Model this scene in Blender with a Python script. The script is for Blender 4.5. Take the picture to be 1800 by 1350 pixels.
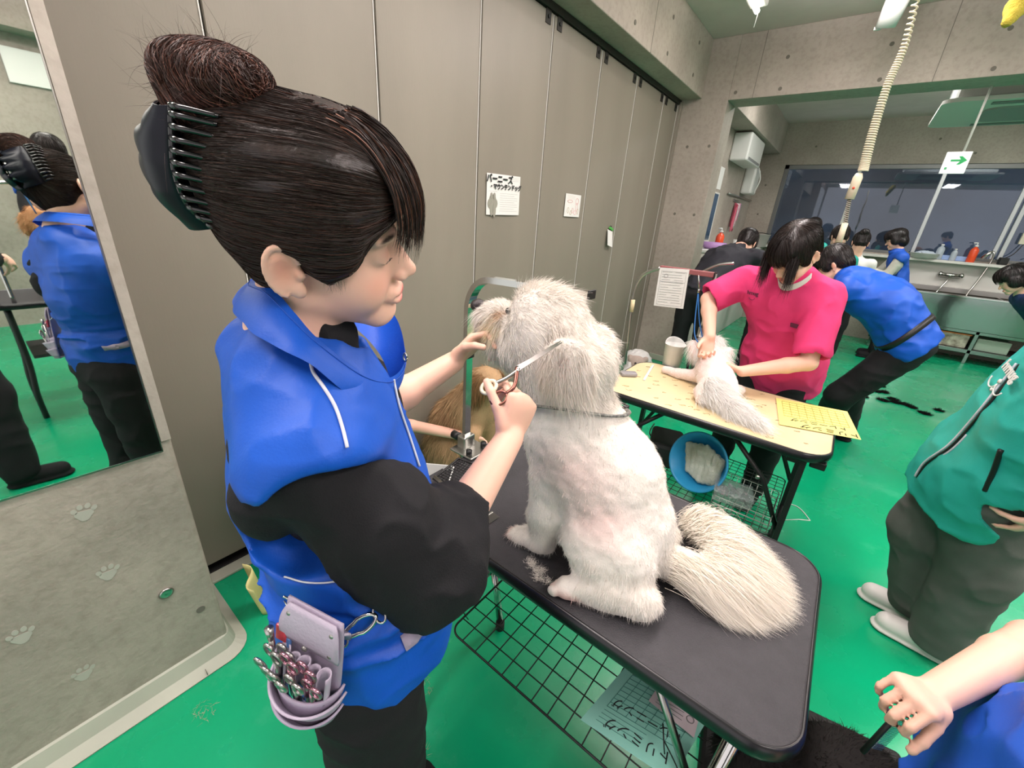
import bpy, bmesh, math, random
import numpy as np
from mathutils import Vector, Matrix, noise as mnoise

for o in list(bpy.data.objects):
    bpy.data.objects.remove(o, do_unlink=True)
SC = bpy.context.scene
COL = SC.collection
random.seed(7)
RNG = np.random.default_rng(7)

# ---------------------------------------------------------------- camera
F = 722.0
CAMR = np.array([[0.7814, 0.6206, 0.0650], [-0.2865, 0.2643, 0.9209], [0.5544, -0.7382, 0.3843]])
_u, _s, _v = np.linalg.svd(CAMR)
CAMR = _u @ _v
CAMP = np.array([0.0, 0.0, 1.5])
cd = bpy.data.cameras.new('camera')
cam = bpy.data.objects.new('camera', cd)
COL.objects.link(cam)
cd.sensor_width = 36.0
cd.lens = F / 1800 * 36
cd.clip_start = 0.03
m = Matrix([[float(CAMR[j][i]) for j in range(3)] for i in range(3)]).to_4x4()
m.translation = Vector(CAMP)
cam.matrix_world = m
SC.camera = cam

# ---------------------------------------------------------------- light and exposure
SC.view_settings.view_transform = 'Standard'
SC.view_settings.look = 'None'
SC.view_settings.gamma = 1.0
SC.view_settings.use_curve_mapping = False
SC.view_settings.exposure = 0.36
w = bpy.data.worlds.new('world')
SC.world = w
w.use_nodes = True
w.node_tree.nodes['Background'].inputs['Color'].default_value = (1.0, 0.93, 0.95, 1)
w.node_tree.nodes['Background'].inputs['Strength'].default_value = 1.0

def area(name, loc, size, power, color=(1, 0.925, 0.90), rot=(0, 0, 0)):
    l = bpy.data.lights.new(name, 'AREA')
    l.shape = 'RECTANGLE'
    l.size, l.size_y = size
    l.energy = power
    l.color = color
    o = bpy.data.objects.new(name, l)
    o.location = loc
    o.rotation_euler = rot
    COL.objects.link(o)
    return o

area('facade_fill', (-1.5, 9.3, 4.6), (1.0, 0.5), 8, (0.8, 0.88, 1.0), (math.radians(20), 0, 0))  # weak fill light added outside so the facade is not black
# rows of ceiling fluorescents of the front room and of the washing room behind; upward fill added below each to brighten the ceiling
for i, (x, y, p) in enumerate([(-0.75, -0.3, 26), (-0.5, 1.5, 26), (-0.3, 3.3, 26), (1.6, 0.2, 26), (1.7, 2.0, 24), (1.8, 3.7, 24), (3.3, 0.5, 20), (3.3, 2.8, 20)]):
    area('ceiling_light_lamp', (x, y, 2.94), (0.25, 1.25), p)
    area('ceiling_upfill', (x, y, 2.80), (0.25, 1.25), p * 0.8, (1, 0.84, 0.88), (math.pi, 0, 0))
for i, (x, y, p) in enumerate([(-0.4, 6.0, 20), (1.2, 6.6, 22), (3.0, 6.4, 22)]):
    area('ceiling_light_lamp', (x, y, 2.96), (1.2, 0.2), p, (0.97, 0.95, 0.92))
    area('ceiling_upfill', (x, y, 2.82), (1.2, 0.2), p * 0.55, (1, 0.88, 0.90), (math.pi, 0, 0))
# ---------------------------------------------------------------- helpers: picture geometry used only to measure
def ray(px, py):
    return CAMR.T @ np.array([px - 900.0, -(py - 675.0), -F])
def on(px, py, ax, val):
    r = ray(px, py); return CAMP + (val - CAMP[ax]) / r[ax] * r
def at(px, py, depth):
    return CAMP + ray(px, py) / F * depth

# ---------------------------------------------------------------- helpers: objects
def srgb(h):
    h = h.lstrip('#'); c = [int(h[i:i + 2], 16) / 255 for i in (0, 2, 4)]
    return tuple((x / 12.92 if x <= 0.04045 else ((x + 0.055) / 1.055) ** 2.4) for x in c)

def finish(name, me, mat, parent=None, smooth=True):
    o = bpy.data.objects.new(name, me)
    COL.objects.link(o)
    if mat is not None and len(me.materials) == 0:
        me.materials.append(mat)
    if smooth:
        me.polygons.foreach_set('use_smooth', [True] * len(me.polygons))
    if parent is not None:
        o.parent = parent
        o.matrix_parent_inverse = parent.matrix_world.inverted() if parent.type != 'EMPTY' else Matrix.Translation(-parent.location)
    return o

def thing(name, label, cat, loc=(0, 0, 0), group=None):
    o = bpy.data.objects.new(name, None)
    COL.objects.link(o)
    o.empty_display_size = 0.05
    o.location = loc
    o['label'] = label; o['category'] = cat
    if group: o['group'] = group
    return o

def tag(o, label, cat, group=None, kind=None):
    o['label'] = label; o['category'] = cat
    if group: o['group'] = group
    if kind: o['kind'] = kind
    return o

def struct(o):
    o['kind'] = 'structure'; return o

def nrm(v):
    v = np.asarray(v, float); n = np.linalg.norm(v); return v / n if n > 1e-12 else v

def frame(d, hint=(0, 0, 1)):
    d = nrm(d); h = np.asarray(hint, float)
    if abs(np.dot(d, nrm(h))) > 0.97: h = np.array([1.0, 0, 0])
    s = nrm(np.cross(h, d)); u = np.cross(d, s)
    return np.stack([s, u, d], 1)

def rot(ax, deg):
    a = math.radians(deg); c, s = math.cos(a), math.sin(a)
    return np.array({'x': [[1, 0, 0], [0, c, -s], [0, s, c]], 'y': [[c, 0, s], [0, 1, 0], [-s, 0, c]], 'z': [[c, -s, 0], [s, c, 0], [0, 0, 1]]}[ax])

class MB:
    """collects shapes, links them as one mesh object"""
    def __init__(s): s.v = []; s.f = []; s.n = 0
    def add(s, v, f):
        s.v.extend([tuple(map(float, p)) for p in v]); s.f.extend([tuple(i + s.n for i in q) for q in f]); s.n += len(v); return s
    def box(s, c, size, R=None, bev=0.0):
        c = np.asarray(c, float); h = np.asarray(size, float) / 2
        R = np.eye(3) if R is None else R
        if bev <= 0:
            P = [c + R @ (h * np.array(q)) for q in [(-1,-1,-1),(1,-1,-1),(1,1,-1),(-1,1,-1),(-1,-1,1),(1,-1,1),(1,1,1),(-1,1,1)]]
            return s.add(P, [(0,3,2,1),(4,5,6,7),(0,1,5,4),(1,2,6,5),(2,3,7,6),(3,0,4,7)])
        b = min(bev, min(h) * 0.98); bm = bmesh.new(); bmesh.ops.create_cube(bm, size=2.0)
        for q in bm.verts: q.co = Vector((q.co.x * h[0], q.co.y * h[1], q.co.z * h[2]))
        bmesh.ops.bevel(bm, geom=list(bm.edges), offset=b, segments=2, profile=0.5, affect='EDGES')
        bm.verts.index_update()
        P = [c + R @ np.array(q.co) for q in bm.verts]; Fs = [tuple(x.index for x in f.verts) for f in bm.faces]; bm.free()
        return s.add(P, Fs)
    def span(s, a, b, bev=0.0):
        a = np.asarray(a, float); b = np.asarray(b, float)
        return s.box((a + b) / 2, np.abs(b - a), None, bev)
    def tube(s, pts, r, seg=10, closed=False, cap=True, hint=(0, 0, 1), sq=1.0):
        pts = [np.asarray(p, float) for p in pts]; n = len(pts)
        rs = r if hasattr(r, '__len__') else [r] * n
        V = []; fr = None
        for i in range(n):
            if closed: d = pts[(i + 1) % n] - pts[i - 1]
            else: d = pts[min(i + 1, n - 1)] - pts[max(i - 1, 0)]
            d = nrm(d)
            if fr is None: fr = frame(d, hint)
            else:
                u = fr[:, 1] - np.dot(fr[:, 1], d) * d; u = nrm(u); fr = np.stack([np.cross(u, d), u, d], 1)
            for k in range(seg):
                a = 2 * math.pi * (k + 0.5) / seg
                V.append(pts[i] + rs[i] * (fr[:, 0] * math.cos(a) + fr[:, 1] * math.sin(a) * sq))
        Fs = []
        for i in range(n if closed else n - 1):
            j = (i + 1) % n
            for k in range(seg):
                l = (k + 1) % seg
                Fs.append((i * seg + k, i * seg + l, j * seg + l, j * seg + k))
        if cap and not closed:
            Fs.append(tuple(range(seg - 1, -1, -1))); Fs.append(tuple((n - 1) * seg + k for k in range(seg)))
        return s.add(V, Fs)
    def cyl(s, a, b, r, seg=16, r2=None):
        return s.tube([a, b], [r, r if r2 is None else r2], seg)
    def lathe(s, prof, o, ax=(0, 0, 1), seg=24, sx=1.0):
        fr = frame(ax); o = np.asarray(o, float); V = []
        for (r, z) in prof:
            for k in range(seg):
                a = 2 * math.pi * k / seg
                V.append(o + fr[:, 2] * z + r * (fr[:, 0] * math.cos(a) * sx + fr[:, 1] * math.sin(a)))
        Fs = [(i * seg + k, i * seg + (k + 1) % seg, (i + 1) * seg + (k + 1) % seg, (i + 1) * seg + k) for i in range(len(prof) - 1) for k in range(seg)]
        Fs.append(tuple(range(seg - 1, -1, -1))); Fs.append(tuple((len(prof) - 1) * seg + k for k in range(seg)))
        return s.add(V, Fs)
    def prism(s, poly, o, ux, uy, th):
        o = np.asarray(o, float); ux = np.asarray(ux, float); uy = np.asarray(uy, float); nz = nrm(np.cross(ux, uy)) * th
        n = len(poly)
        P = [o + ux * p[0] + uy * p[1] for p in poly]; P += [p + nz for p in P]
        Fs = [tuple(range(n - 1, -1, -1)), tuple(range(n, 2 * n))] + [(i, (i + 1) % n, n + (i + 1) % n, n + i) for i in range(n)]
        return s.add(P, Fs)
    def sheet(s, fn, nu, nv, th=0.0):
        """fn(u, v) -> point; thin curved sheet with a real thickness"""
        P = np.array([[fn(i / nu, j / nv) for j in range(nv + 1)] for i in range(nu + 1)], float)
        du = np.gradient(P, axis=0); dv = np.gradient(P, axis=1); N = np.cross(du, dv); N /= np.maximum(np.linalg.norm(N, axis=2, keepdims=True), 1e-9)
        V = [P[i, j] for i in range(nu + 1) for j in range(nv + 1)]
        id_ = lambda i, j: i * (nv + 1) + j
        Fs = [(id_(i, j), id_(i + 1, j), id_(i + 1, j + 1), id_(i, j + 1)) for i in range(nu) for j in range(nv)]
        if th > 0:
            M0 = len(V); V += [P[i, j] - N[i, j] * th for i in range(nu + 1) for j in range(nv + 1)]
            Fs += [tuple(M0 + k for k in reversed(q)) for q in Fs[:]]
            rim = [id_(i, 0) for i in range(nu + 1)] + [id_(nu, j) for j in range(1, nv + 1)] + [id_(i, nv) for i in range(nu - 1, -1, -1)] + [id_(0, j) for j in range(nv - 1, 0, -1)]
            Fs += [(rim[(k + 1) % len(rim)], rim[k], M0 + rim[k], M0 + rim[(k + 1) % len(rim)]) for k in range(len(rim))]
        return s.add(V, Fs)
    def build(s, name, mat, parent=None, smooth=False, auto=None):
        me = bpy.data.meshes.new(name); me.from_pydata(s.v, [], s.f); me.validate(); me.update()
        o = finish(name, me, mat, parent, smooth)
        if auto:
            me.polygons.foreach_set('use_smooth', [True] * len(me.polygons))
            try: me.set_sharp_from_angle(angle=math.radians(auto))
            except Exception: pass
        return o

def catmull(P, n=8, closed=False):
    P = [np.asarray(p, float) for p in P]; out = []; N = len(P)
    rng = range(N) if closed else range(N - 1)
    for i in rng:
        p0 = P[(i - 1) % N] if closed or i > 0 else P[0]; p1 = P[i]; p2 = P[(i + 1) % N]; p3 = P[(i + 2) % N] if closed or i + 2 < N else P[-1]
        for k in range(n):
            t = k / n
            out.append(0.5 * ((2 * p1) + (-p0 + p2) * t + (2 * p0 - 5 * p1 + 4 * p2 - p3) * t * t + (-p0 + 3 * p1 - 3 * p2 + p3) * t ** 3))
    if not closed: out.append(P[-1])
    return out

# ---------------------------------------------------------------- helpers: materials
def mat(name, color, rough=0.5, metal=0.0, var=0.0, scale=6.0, bump=0.0, bscale=60.0, color2=None, alpha=1.0, trans=0.0, spec=0.5, stretch=(1, 1, 1), emit=0.0, coat=0.0, sheen=0.0, vcol=None, sss=0.0, objc=False, detail=5, bdist=0.01):
    mt = bpy.data.materials.new(name); mt.use_nodes = True
    nt = mt.node_tree; N = nt.nodes; L = nt.links
    b = N['Principled BSDF']
    c = srgb(color) if isinstance(color, str) else color
    b.inputs['Base Color'].default_value = (*c, 1)
    b.inputs['Roughness'].default_value = rough
    b.inputs['Metallic'].default_value = metal
    b.inputs['Specular IOR Level'].default_value = spec
    if trans: b.inputs['Transmission Weight'].default_value = trans
    if alpha < 1: b.inputs['Alpha'].default_value = alpha
    if coat: b.inputs['Coat Weight'].default_value = coat
    if sheen:
        b.inputs['Sheen Weight'].default_value = sheen
    if sss:
        b.inputs['Subsurface Weight'].default_value = sss
        b.inputs['Subsurface Radius'].default_value = (1.0, 0.35, 0.2)
        b.inputs['Subsurface Scale'].default_value = 0.006
    if emit:
        b.inputs['Emission Color'].default_value = (*c, 1); b.inputs['Emission Strength'].default_value = emit
    tc = N.new('ShaderNodeTexCoord'); mp = N.new('ShaderNodeMapping'); mp.inputs['Scale'].default_value = stretch
    L.new(tc.outputs['Object'], mp.inputs['Vector'])
    src = None
    if var or color2:
        nz = N.new('ShaderNodeTexNoise'); nz.inputs['Scale'].default_value = scale; nz.inputs['Detail'].default_value = detail
        L.new(mp.outputs['Vector'], nz.inputs['Vector'])
        rp = N.new('ShaderNodeValToRGB')
        c2 = (srgb(color2) if isinstance(color2, str) else color2) if color2 else tuple(x * (1 - var) for x in c)
        c1 = c if color2 else tuple(min(1, x * (1 + var * 0.6)) for x in c)
        rp.color_ramp.elements[0].color = (*c2, 1); rp.color_ramp.elements[0].position = 0.34
        rp.color_ramp.elements[1].color = (*c1, 1); rp.color_ramp.elements[1].position = 0.66
        L.new(nz.outputs['Fac'], rp.inputs['Fac']); src = rp.outputs['Color']
    if vcol:
        at_ = N.new('ShaderNodeVertexColor'); at_.layer_name = vcol
        mx = N.new('ShaderNodeMix'); mx.data_type = 'RGBA'; mx.blend_type = 'MULTIPLY'; mx.inputs['Factor'].default_value = 1.0
        if src is not None: L.new(src, mx.inputs['A'])
        else: mx.inputs['A'].default_value = (*c, 1)
        L.new(at_.outputs['Color'], mx.inputs['B']); src = mx.outputs['Result']
    if src is not None: L.new(src, b.inputs['Base Color'])
    if bump:
        n2 = N.new('ShaderNodeTexNoise'); n2.inputs['Scale'].default_value = bscale; n2.inputs['Detail'].default_value = 4
        L.new(mp.outputs['Vector'], n2.inputs['Vector'])
        bp = N.new('ShaderNodeBump'); bp.inputs['Strength'].default_value = bump; bp.inputs['Distance'].default_value = bdist
        L.new(n2.outputs['Fac'], bp.inputs['Height']); L.new(bp.outputs['Normal'], b.inputs['Normal'])
    return mt

def text_obj(body, size, o, ux, uy, matl, name, parent, th=0.0006, off=0.0, bold=0.0, align='CENTER'):
    cu = bpy.data.curves.new(name, 'FONT'); cu.body = body; cu.size = size; cu.align_x = align; cu.align_y = 'CENTER'; cu.extrude = th / 2; cu.offset = bold; cu.resolution_u = 3
    ob = bpy.data.objects.new('tmp', cu); COL.objects.link(ob)
    dg = bpy.context.evaluated_depsgraph_get(); me = bpy.data.meshes.new_from_object(ob.evaluated_get(dg)); bpy.data.objects.remove(ob)
    ux = nrm(ux); uy = nrm(uy); nz = np.cross(ux, uy)
    M4 = Matrix([[*map(float, (ux[i], uy[i], nz[i]))] + [float(o[i])] for i in range(3)] + [[0, 0, 0, 1]])
    me.transform(M4); me.materials.clear()
    return finish(name, me, matl, parent, False)
# ---------------------------------------------------------------- helpers: continuous organic bodies (implicit surface -> mesh)
class Field:
    def __init__(s): s.p = []
    def cap(s, a, b, ra, rb=None, k=0.01, op='u', flat=None):
        a = np.asarray(a, float); b = np.asarray(b, float); rb = ra if rb is None else rb
        if flat is None: n, fct = None, 1.0
        else: n, fct = nrm(flat[0]), flat[1]
        def fn(P):
            pa = P - a
            ba = b - a
            if n is not None:
                g = 1 / fct - 1
                pa = pa + (pa @ n)[..., None] * g * n; ba = ba + np.dot(ba, n) * g * n
            h = np.clip((pa @ ba) / max(np.dot(ba, ba), 1e-12), 0, 1)
            d = np.linalg.norm(pa - h[..., None] * ba, axis=-1) - (ra + (rb - ra) * h)
            return d * (min(1, fct) if fct < 1 else 1)
        s.p.append((fn, op, k)); return s
    def ell(s, c, r, R=None, k=0.01, op='u'):
        c = np.asarray(c, float); r = np.asarray(r, float); R = np.eye(3) if R is None else np.asarray(R, float)
        def fn(P):
            q = (P - c) @ R
            k0 = np.linalg.norm(q / r, axis=-1); k1 = np.linalg.norm(q / (r * r), axis=-1)
            return np.where(k1 < 1e-9, -min(r), k0 * (k0 - 1) / np.maximum(k1, 1e-9))
        s.p.append((fn, op, k)); return s
    def box(s, c, h, R=None, rd=0.005, k=0.01, op='u'):
        c = np.asarray(c, float); h = np.asarray(h, float) - rd; R = np.eye(3) if R is None else np.asarray(R, float)
        def fn(P):
            q = np.abs((P - c) @ R) - h
            return np.linalg.norm(np.maximum(q, 0), axis=-1) + np.minimum(q.max(-1), 0) - rd
        s.p.append((fn, op, k)); return s
    def half(s, c, n, k=0.004):
        """keep only the side against n"""
        c = np.asarray(c, float); n = nrm(n)
        s.p.append((lambda P: (P - c) @ n, 'i', k)); return s
    def chain(s, pts, rs, k=0.01, op='u', flat=None):
        for i in range(len(pts) - 1): s.cap(pts[i], pts[i + 1], rs[i], rs[i + 1], k, op, flat)
        return s
    def copy(s):
        n = Field(); n.p = list(s.p); return n
    def grow(s, off):
        n = Field()
        for fn, op, k in s.p: n.p.append(((lambda P, fn=fn: fn(P) - off), op, k))
        return n
    @staticmethod
    def comb(v, d, op, k):
        if op == 'u':
            h = np.clip(0.5 + 0.5 * (v - d) / k, 0, 1); return v + (d - v) * h - k * h * (1 - h)
        if op == 's':
            d = -d
        h = np.clip(0.5 - 0.5 * (v - d) / k, 0, 1); return v + (d - v) * h + k * h * (1 - h)
    def val(s, P):
        v = np.full(P.shape[:-1], 1e3)
        for fn, op, k in s.p: v = s.comb(v, fn(P), op, k)
        return v
    def grad(s, P, e=0.002):
        g = np.stack([s.val(P + np.eye(3)[i] * e) - s.val(P - np.eye(3)[i] * e) for i in range(3)], -1)
        return g / np.maximum(np.linalg.norm(g, axis=-1, keepdims=True), 1e-9)

def polygonise(F_, lo, hi, h, disp=None):
    """surface nets on the active blocks only. returns verts, quads"""
    B = 8
    lo = np.asarray(lo, float); n = np.ceil((np.asarray(hi) - lo) / (h * B)).astype(int)
    bi = np.stack(np.meshgrid(*[np.arange(x) for x in n], indexing='ij'), -1).reshape(-1, 3)
    cen = lo + (bi + 0.5) * B * h
    hd = B * h * 0.5 * 1.7321
    D = [fn(cen) for fn, _, _ in F_.p]
    v = np.full(len(cen), 1e3)
    for d, (fn, op, k) in zip(D, F_.p): v = Field.comb(v, d, op, k)
    act = np.abs(v) < hd * 1.5 + 0.004
    bi = bi[act]; D = [d[act] for d in D]
    loc = np.stack(np.meshgrid(*[np.arange(B + 1)] * 3, indexing='ij'), -1).reshape(-1, 3)
    G = bi[:, None, :] * B + loc[None]
    P = lo + G * h
    val = np.full(P.shape[:2], 0.05)
    for d, (fn, op, k) in zip(D, F_.p):
        m_ = np.abs(d) < hd * 2.2 + k * 2 + 0.01
        if op == 'u': m_ = d < hd * 2.2 + k * 2 + 0.01
        elif op == 'i': m_ = d > -(hd * 2.2 + k * 2 + 0.01)
        else: m_ = d < hd * 2.2 + k * 2 + 0.01
        ix = np.nonzero(m_)[0]
        if len(ix): val[ix] = Field.comb(val[ix], fn(P[ix]), op, k)
    if disp is not None: val = val - disp(P)
    V = val.reshape(-1, B + 1, B + 1, B + 1)
    S = V < 0
    dims = n * B + 2
    key = lambda g: (g[..., 0].astype(np.int64) * dims[1] + g[..., 1]) * dims[2] + g[..., 2]
    # cell vertices
    acc = np.zeros((V.shape[0], B, B, B, 3)); cnt = np.zeros((V.shape[0], B, B, B))
    cs = [(a, b, c) for a in (0, 1) for b in (0, 1) for c in (0, 1)]
    sl = lambda A, o: A[:, o[0]:o[0] + B, o[1]:o[1] + B, o[2]:o[2] + B]
    for a in cs:
        for ax in range(3):
            if a[ax] == 0:
                b = list(a); b[ax] = 1
                va, vb = sl(V, a), sl(V, b); cr = sl(S, a) != sl(S, b)
                t = np.where(cr, va / np.where(cr, va - vb, 1), 0)
                for q in range(3):
                    acc[..., q] += np.where(cr, a[q] + (t if q == ax else 0), 0)
                cnt += cr
    m_ = cnt > 0
    lc = np.stack(np.meshgrid(*[np.arange(B)] * 3, indexing='ij'), -1)
    cell = (bi[:, None, None, None, :] * B + lc[None])[m_]
    vp = lo + (cell + acc[m_] / cnt[m_][:, None]) * h
    ck = key(cell); order = np.argsort(ck); cks = ck[order]; vp = vp[order]
    Q = []
    for ax in range(3):
        o = [0, 0, 0]; e = [0, 0, 0]; e[ax] = 1
        a, b = sl(S, o), sl(S, e); cr = a != b
        g = (bi[:, None, None, None, :] * B + lc[None])[cr]; fl = a[cr]
        u, w_ = [(1, 2), (2, 0), (0, 1)][ax]
        du = np.zeros(3, int); du[u] = 1; dw = np.zeros(3, int); dw[w_] = 1
        ids = []; ok = np.ones(len(g), bool)
        for off in (0, du, du + dw, dw):
            kk = key(g - off); ok &= ((g - off) >= 0).all(1)
            ii = np.searchsorted(cks, kk); ii = np.minimum(ii, len(cks) - 1); ok &= cks[ii] == kk; ids.append(ii)
        q = np.stack(ids, 1)
        q[~fl] = q[~fl][:, ::-1]
        Q.append(q[ok])
    Q = np.concatenate(Q)
    return vp, Q

def relax(v, Q, it=1, lam=0.5):
    for _ in range(it):
        s = np.zeros_like(v); c = np.zeros(len(v))
        for i in range(4):
            a, b = Q[:, i], Q[:, (i + 1) % 4]
            for ax in range(3):
                s[:, ax] += np.bincount(a, v[b, ax], len(v)) + np.bincount(b, v[a, ax], len(v))
            c += np.bincount(a, minlength=len(v)) + np.bincount(b, minlength=len(v))
        v = v + lam * (s / np.maximum(c, 1)[:, None] - v)
    return v

def vnoise(P, seed=0):
    """smooth value noise, -1..1"""
    P = np.asarray(P, float); i = np.floor(P).astype(np.int64); f = P - i; f = f * f * (3 - 2 * f)
    def hsh(x, y, z):
        n_ = (x * 374761393 + y * 668265263 + z * 2147483647 + seed * 1274126177) & 0xffffffff
        n_ = ((n_ ^ (n_ >> 13)) * 1274126177) & 0xffffffff
        n_ = n_ ^ (n_ >> 16)
        return (n_ & 0xffff) / 32767.5 - 1
    r = 0
    for dx in (0, 1):
        for dy in (0, 1):
            for dz in (0, 1):
                wt = (f[..., 0] if dx else 1 - f[..., 0]) * (f[..., 1] if dy else 1 - f[..., 1]) * (f[..., 2] if dz else 1 - f[..., 2])
                r = r + wt * hsh(i[..., 0] + dx, i[..., 1] + dy, i[..., 2] + dz)
    return r

def organic(name, F_, lo, hi, h, matl, parent=None, disp=None, it=1, paint=None, post=None):
    v, Q = polygonise(F_, lo, hi, h, disp)
    v = relax(v, Q, it)
    if post is not None: v = post(v)
    me = bpy.data.meshes.new(name)
    me.vertices.add(len(v)); me.vertices.foreach_set('co', v.astype(np.float32).ravel())
    me.loops.add(len(Q) * 4); me.loops.foreach_set('vertex_index', Q.astype(np.int32).ravel())
    me.polygons.add(len(Q)); me.polygons.foreach_set('loop_start', np.arange(0, len(Q) * 4, 4, dtype=np.int32)); 
    me.update(calc_edges=True); me.validate()
    if paint is not None:
        c = np.ones((len(v), 4)); c[:, :3] = paint(v)
        ca = me.color_attributes.new('Col', 'FLOAT_COLOR', 'POINT'); ca.data.foreach_set('color', c.astype(np.float32).ravel())
    return finish(name, me, matl, parent, True)

def blob_paint(base, spots):
    """spots: (centre, radii, R, colour, softness)"""
    def fn(v):
        c = np.tile(np.array(base, float), (len(v), 1))
        for cc, r, R, colr, so in spots:
            q = (v - np.asarray(cc)) @ (np.eye(3) if R is None else R) / np.asarray(r)
            d = np.linalg.norm(q, axis=1); wgt = np.clip((1 - d) / so, 0, 1)[:, None]
            wgt = wgt * wgt * (3 - 2 * wgt)
            c = c * (1 - wgt) + np.array(colr) * wgt
        return c
    return fn

def strands(name, roots, dirs_fn, length, steps, width, matl, parent=None, taper=True, cols=None, kind=None, rnd=None):
    """many thin tapering hair ribbons as one mesh; dirs_fn(P, t, i) -> unit step directions"""
    n = len(roots); rnd = rnd or np.random.default_rng(3)
    L_ = np.asarray(length) * np.ones(n); P = np.asarray(roots, float).copy(); path = [P.copy()]
    for s_ in range(steps):
        d = dirs_fn(P, s_ / steps, np.arange(n))
        P = P + d * (L_ / steps)[:, None]; path.append(P.copy())
    path = np.stack(path, 1)
    return ribbons(name, path, width, matl, parent, taper, cols, rnd)

def ribbons(name, path, width, matl, parent=None, taper=True, cols=None, rnd=None):
    rnd = rnd or np.random.default_rng(3)
    n, S = path.shape[:2]
    T = np.gradient(path, axis=1); T /= np.maximum(np.linalg.norm(T, axis=2, keepdims=True), 1e-9)
    r = rnd.normal(size=(n, 1, 3)); side = np.cross(T, np.broadcast_to(r, T.shape)); side /= np.maximum(np.linalg.norm(side, axis=2, keepdims=True), 1e-9)
    wd = (np.asarray(width) * np.ones(n))[:, None] * (np.linspace(1, 0.12, S)[None] if taper else np.ones((1, S)))
    A = path + side * wd[..., None] / 2; Bv = path - side * wd[..., None] / 2
    V = np.stack([A, Bv], 2).reshape(-1, 3)
    base = (np.arange(n) * S * 2)[:, None] + np.arange(S - 1)[None] * 2
    Q = np.stack([base, base + 1, base + 3, base + 2], -1).reshape(-1, 4)
    me = bpy.data.meshes.new(name)
    me.vertices.add(len(V)); me.vertices.foreach_set('co', V.astype(np.float32).ravel())
    me.loops.add(len(Q) * 4); me.loops.foreach_set('vertex_index', Q.astype(np.int32).ravel())
    me.polygons.add(len(Q)); me.polygons.foreach_set('loop_start', np.arange(0, len(Q) * 4, 4, dtype=np.int32))
    me.update(calc_edges=True)
    if cols is not None:
        c = np.ones((n, S * 2, 4)); c[..., :3] = np.asarray(cols)[:, None, :]
        ca = me.color_attributes.new('Col', 'FLOAT_COLOR', 'POINT'); ca.data.foreach_set('color', c.astype(np.float32).ravel())
    return finish(name, me, matl, parent, True)

def surf_samples(o, n, rnd, mask=None):
    """random points with normals on a mesh object"""
    me = o.data; nv = len(me.vertices); co = np.empty(nv * 3, np.float32); me.vertices.foreach_get('co', co); co = co.reshape(-1, 3).astype(float)
    no = np.empty(nv * 3, np.float32); me.vertex_normals.foreach_get('vector', no); no = no.reshape(-1, 3).astype(float)
    idx = np.arange(nv)
    if mask is not None:
        idx = idx[mask(co, no)]
    k = rnd.choice(idx, n, replace=len(idx) < n * 1.2)
    return co[k] + rnd.normal(scale=0.0008, size=(n, 3)), no[k]
# ================================================================ the setting
M = {}
def wall_mat(name, c1, c2, sc=1.4, rough=0.75, bump=0.25):
    """board-formed concrete: cloudy tone, fine pores, faint stains"""
    mt = mat(name, c1, rough, var=0, color2=c2, scale=sc, bump=bump, bscale=70, detail=8, bdist=.004)
    nt = mt.node_tree; N = nt.nodes; L = nt.links; b = N['Principled BSDF']
    old = b.inputs['Base Color'].links[0].from_socket
    tc = [n for n in N if n.type == 'TEX_COORD'][0]
    n2 = N.new('ShaderNodeTexNoise'); n2.inputs['Scale'].default_value = 38; n2.inputs['Detail'].default_value = 6; L.new(tc.outputs['Object'], n2.inputs['Vector'])
    r2 = N.new('ShaderNodeValToRGB'); r2.color_ramp.elements[0].position = 0.30; r2.color_ramp.elements[0].color = (0.72, 0.71, 0.68, 1); r2.color_ramp.elements[1].position = 0.55; r2.color_ramp.elements[1].color = (1, 1, 1, 1)
    L.new(n2.outputs['Fac'], r2.inputs['Fac'])
    mx = N.new('ShaderNodeMix'); mx.data_type = 'RGBA'; mx.blend_type = 'MULTIPLY'; mx.inputs['Factor'].default_value = 0.5
    L.new(old, mx.inputs['A']); L.new(r2.outputs['Color'], mx.inputs['B']); L.new(mx.outputs['Result'], b.inputs['Base Color'])
    return mt
M['concrete'] = wall_mat('concrete', '#b0a79c', '#968e84')
M['concrete_smooth'] = wall_mat('concrete_smooth', '#aea498', '#989085', 2.6, 0.7, 0.4)
M['ceiling'] = mat('ceiling_paint', '#c4b9b2', 0.85, var=0.05)
M['panel'] = mat('painted_steel', '#837d71', 0.42, var=0.10, scale=2.2, bump=0.12, bscale=130, bdist=0.002, stretch=(1, 1, 0.25), spec=0.4)
M['green_floor'] = mat('green_epoxy', '#08a272', 0.2, color2='#069766', scale=1.3, bump=0.10, bscale=5, spec=0.5, bdist=0.02)
M['curb'] = mat('curb', '#aeb1a2', 0.6, var=0.08)
M['black'] = mat('black_metal', '#1c1c1c', 0.45, spec=0.4)
M['dark'] = mat('dark_rubber', '#232323', 0.65)
M['chrome'] = mat('chrome', '#c9c9c6', 0.12, metal=1.0)
M['steel'] = mat('steel', '#b5b4af', 0.28, metal=1.0)
M['white_pl'] = mat('white_plastic', '#d9dad6', 0.4)
M['white'] = mat('white_paint', '#cfcec8', 0.55)
M['paper'] = mat('paper', '#d6d6d2', 0.8)
M['ink'] = mat('ink', '#1b1b1e', 0.8)
M['greyink'] = mat('grey_ink', '#7f8080', 0.8)
M['tie'] = mat('tie_hole', '#6c685f', 0.9)
M['seam'] = mat('seam_dark', '#6d6a62', 0.9)
M['track_metal'] = mat('dark_track', '#2c2a26', 0.6, metal=0.3)  # dark finish of the track and hanger brackets

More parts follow.
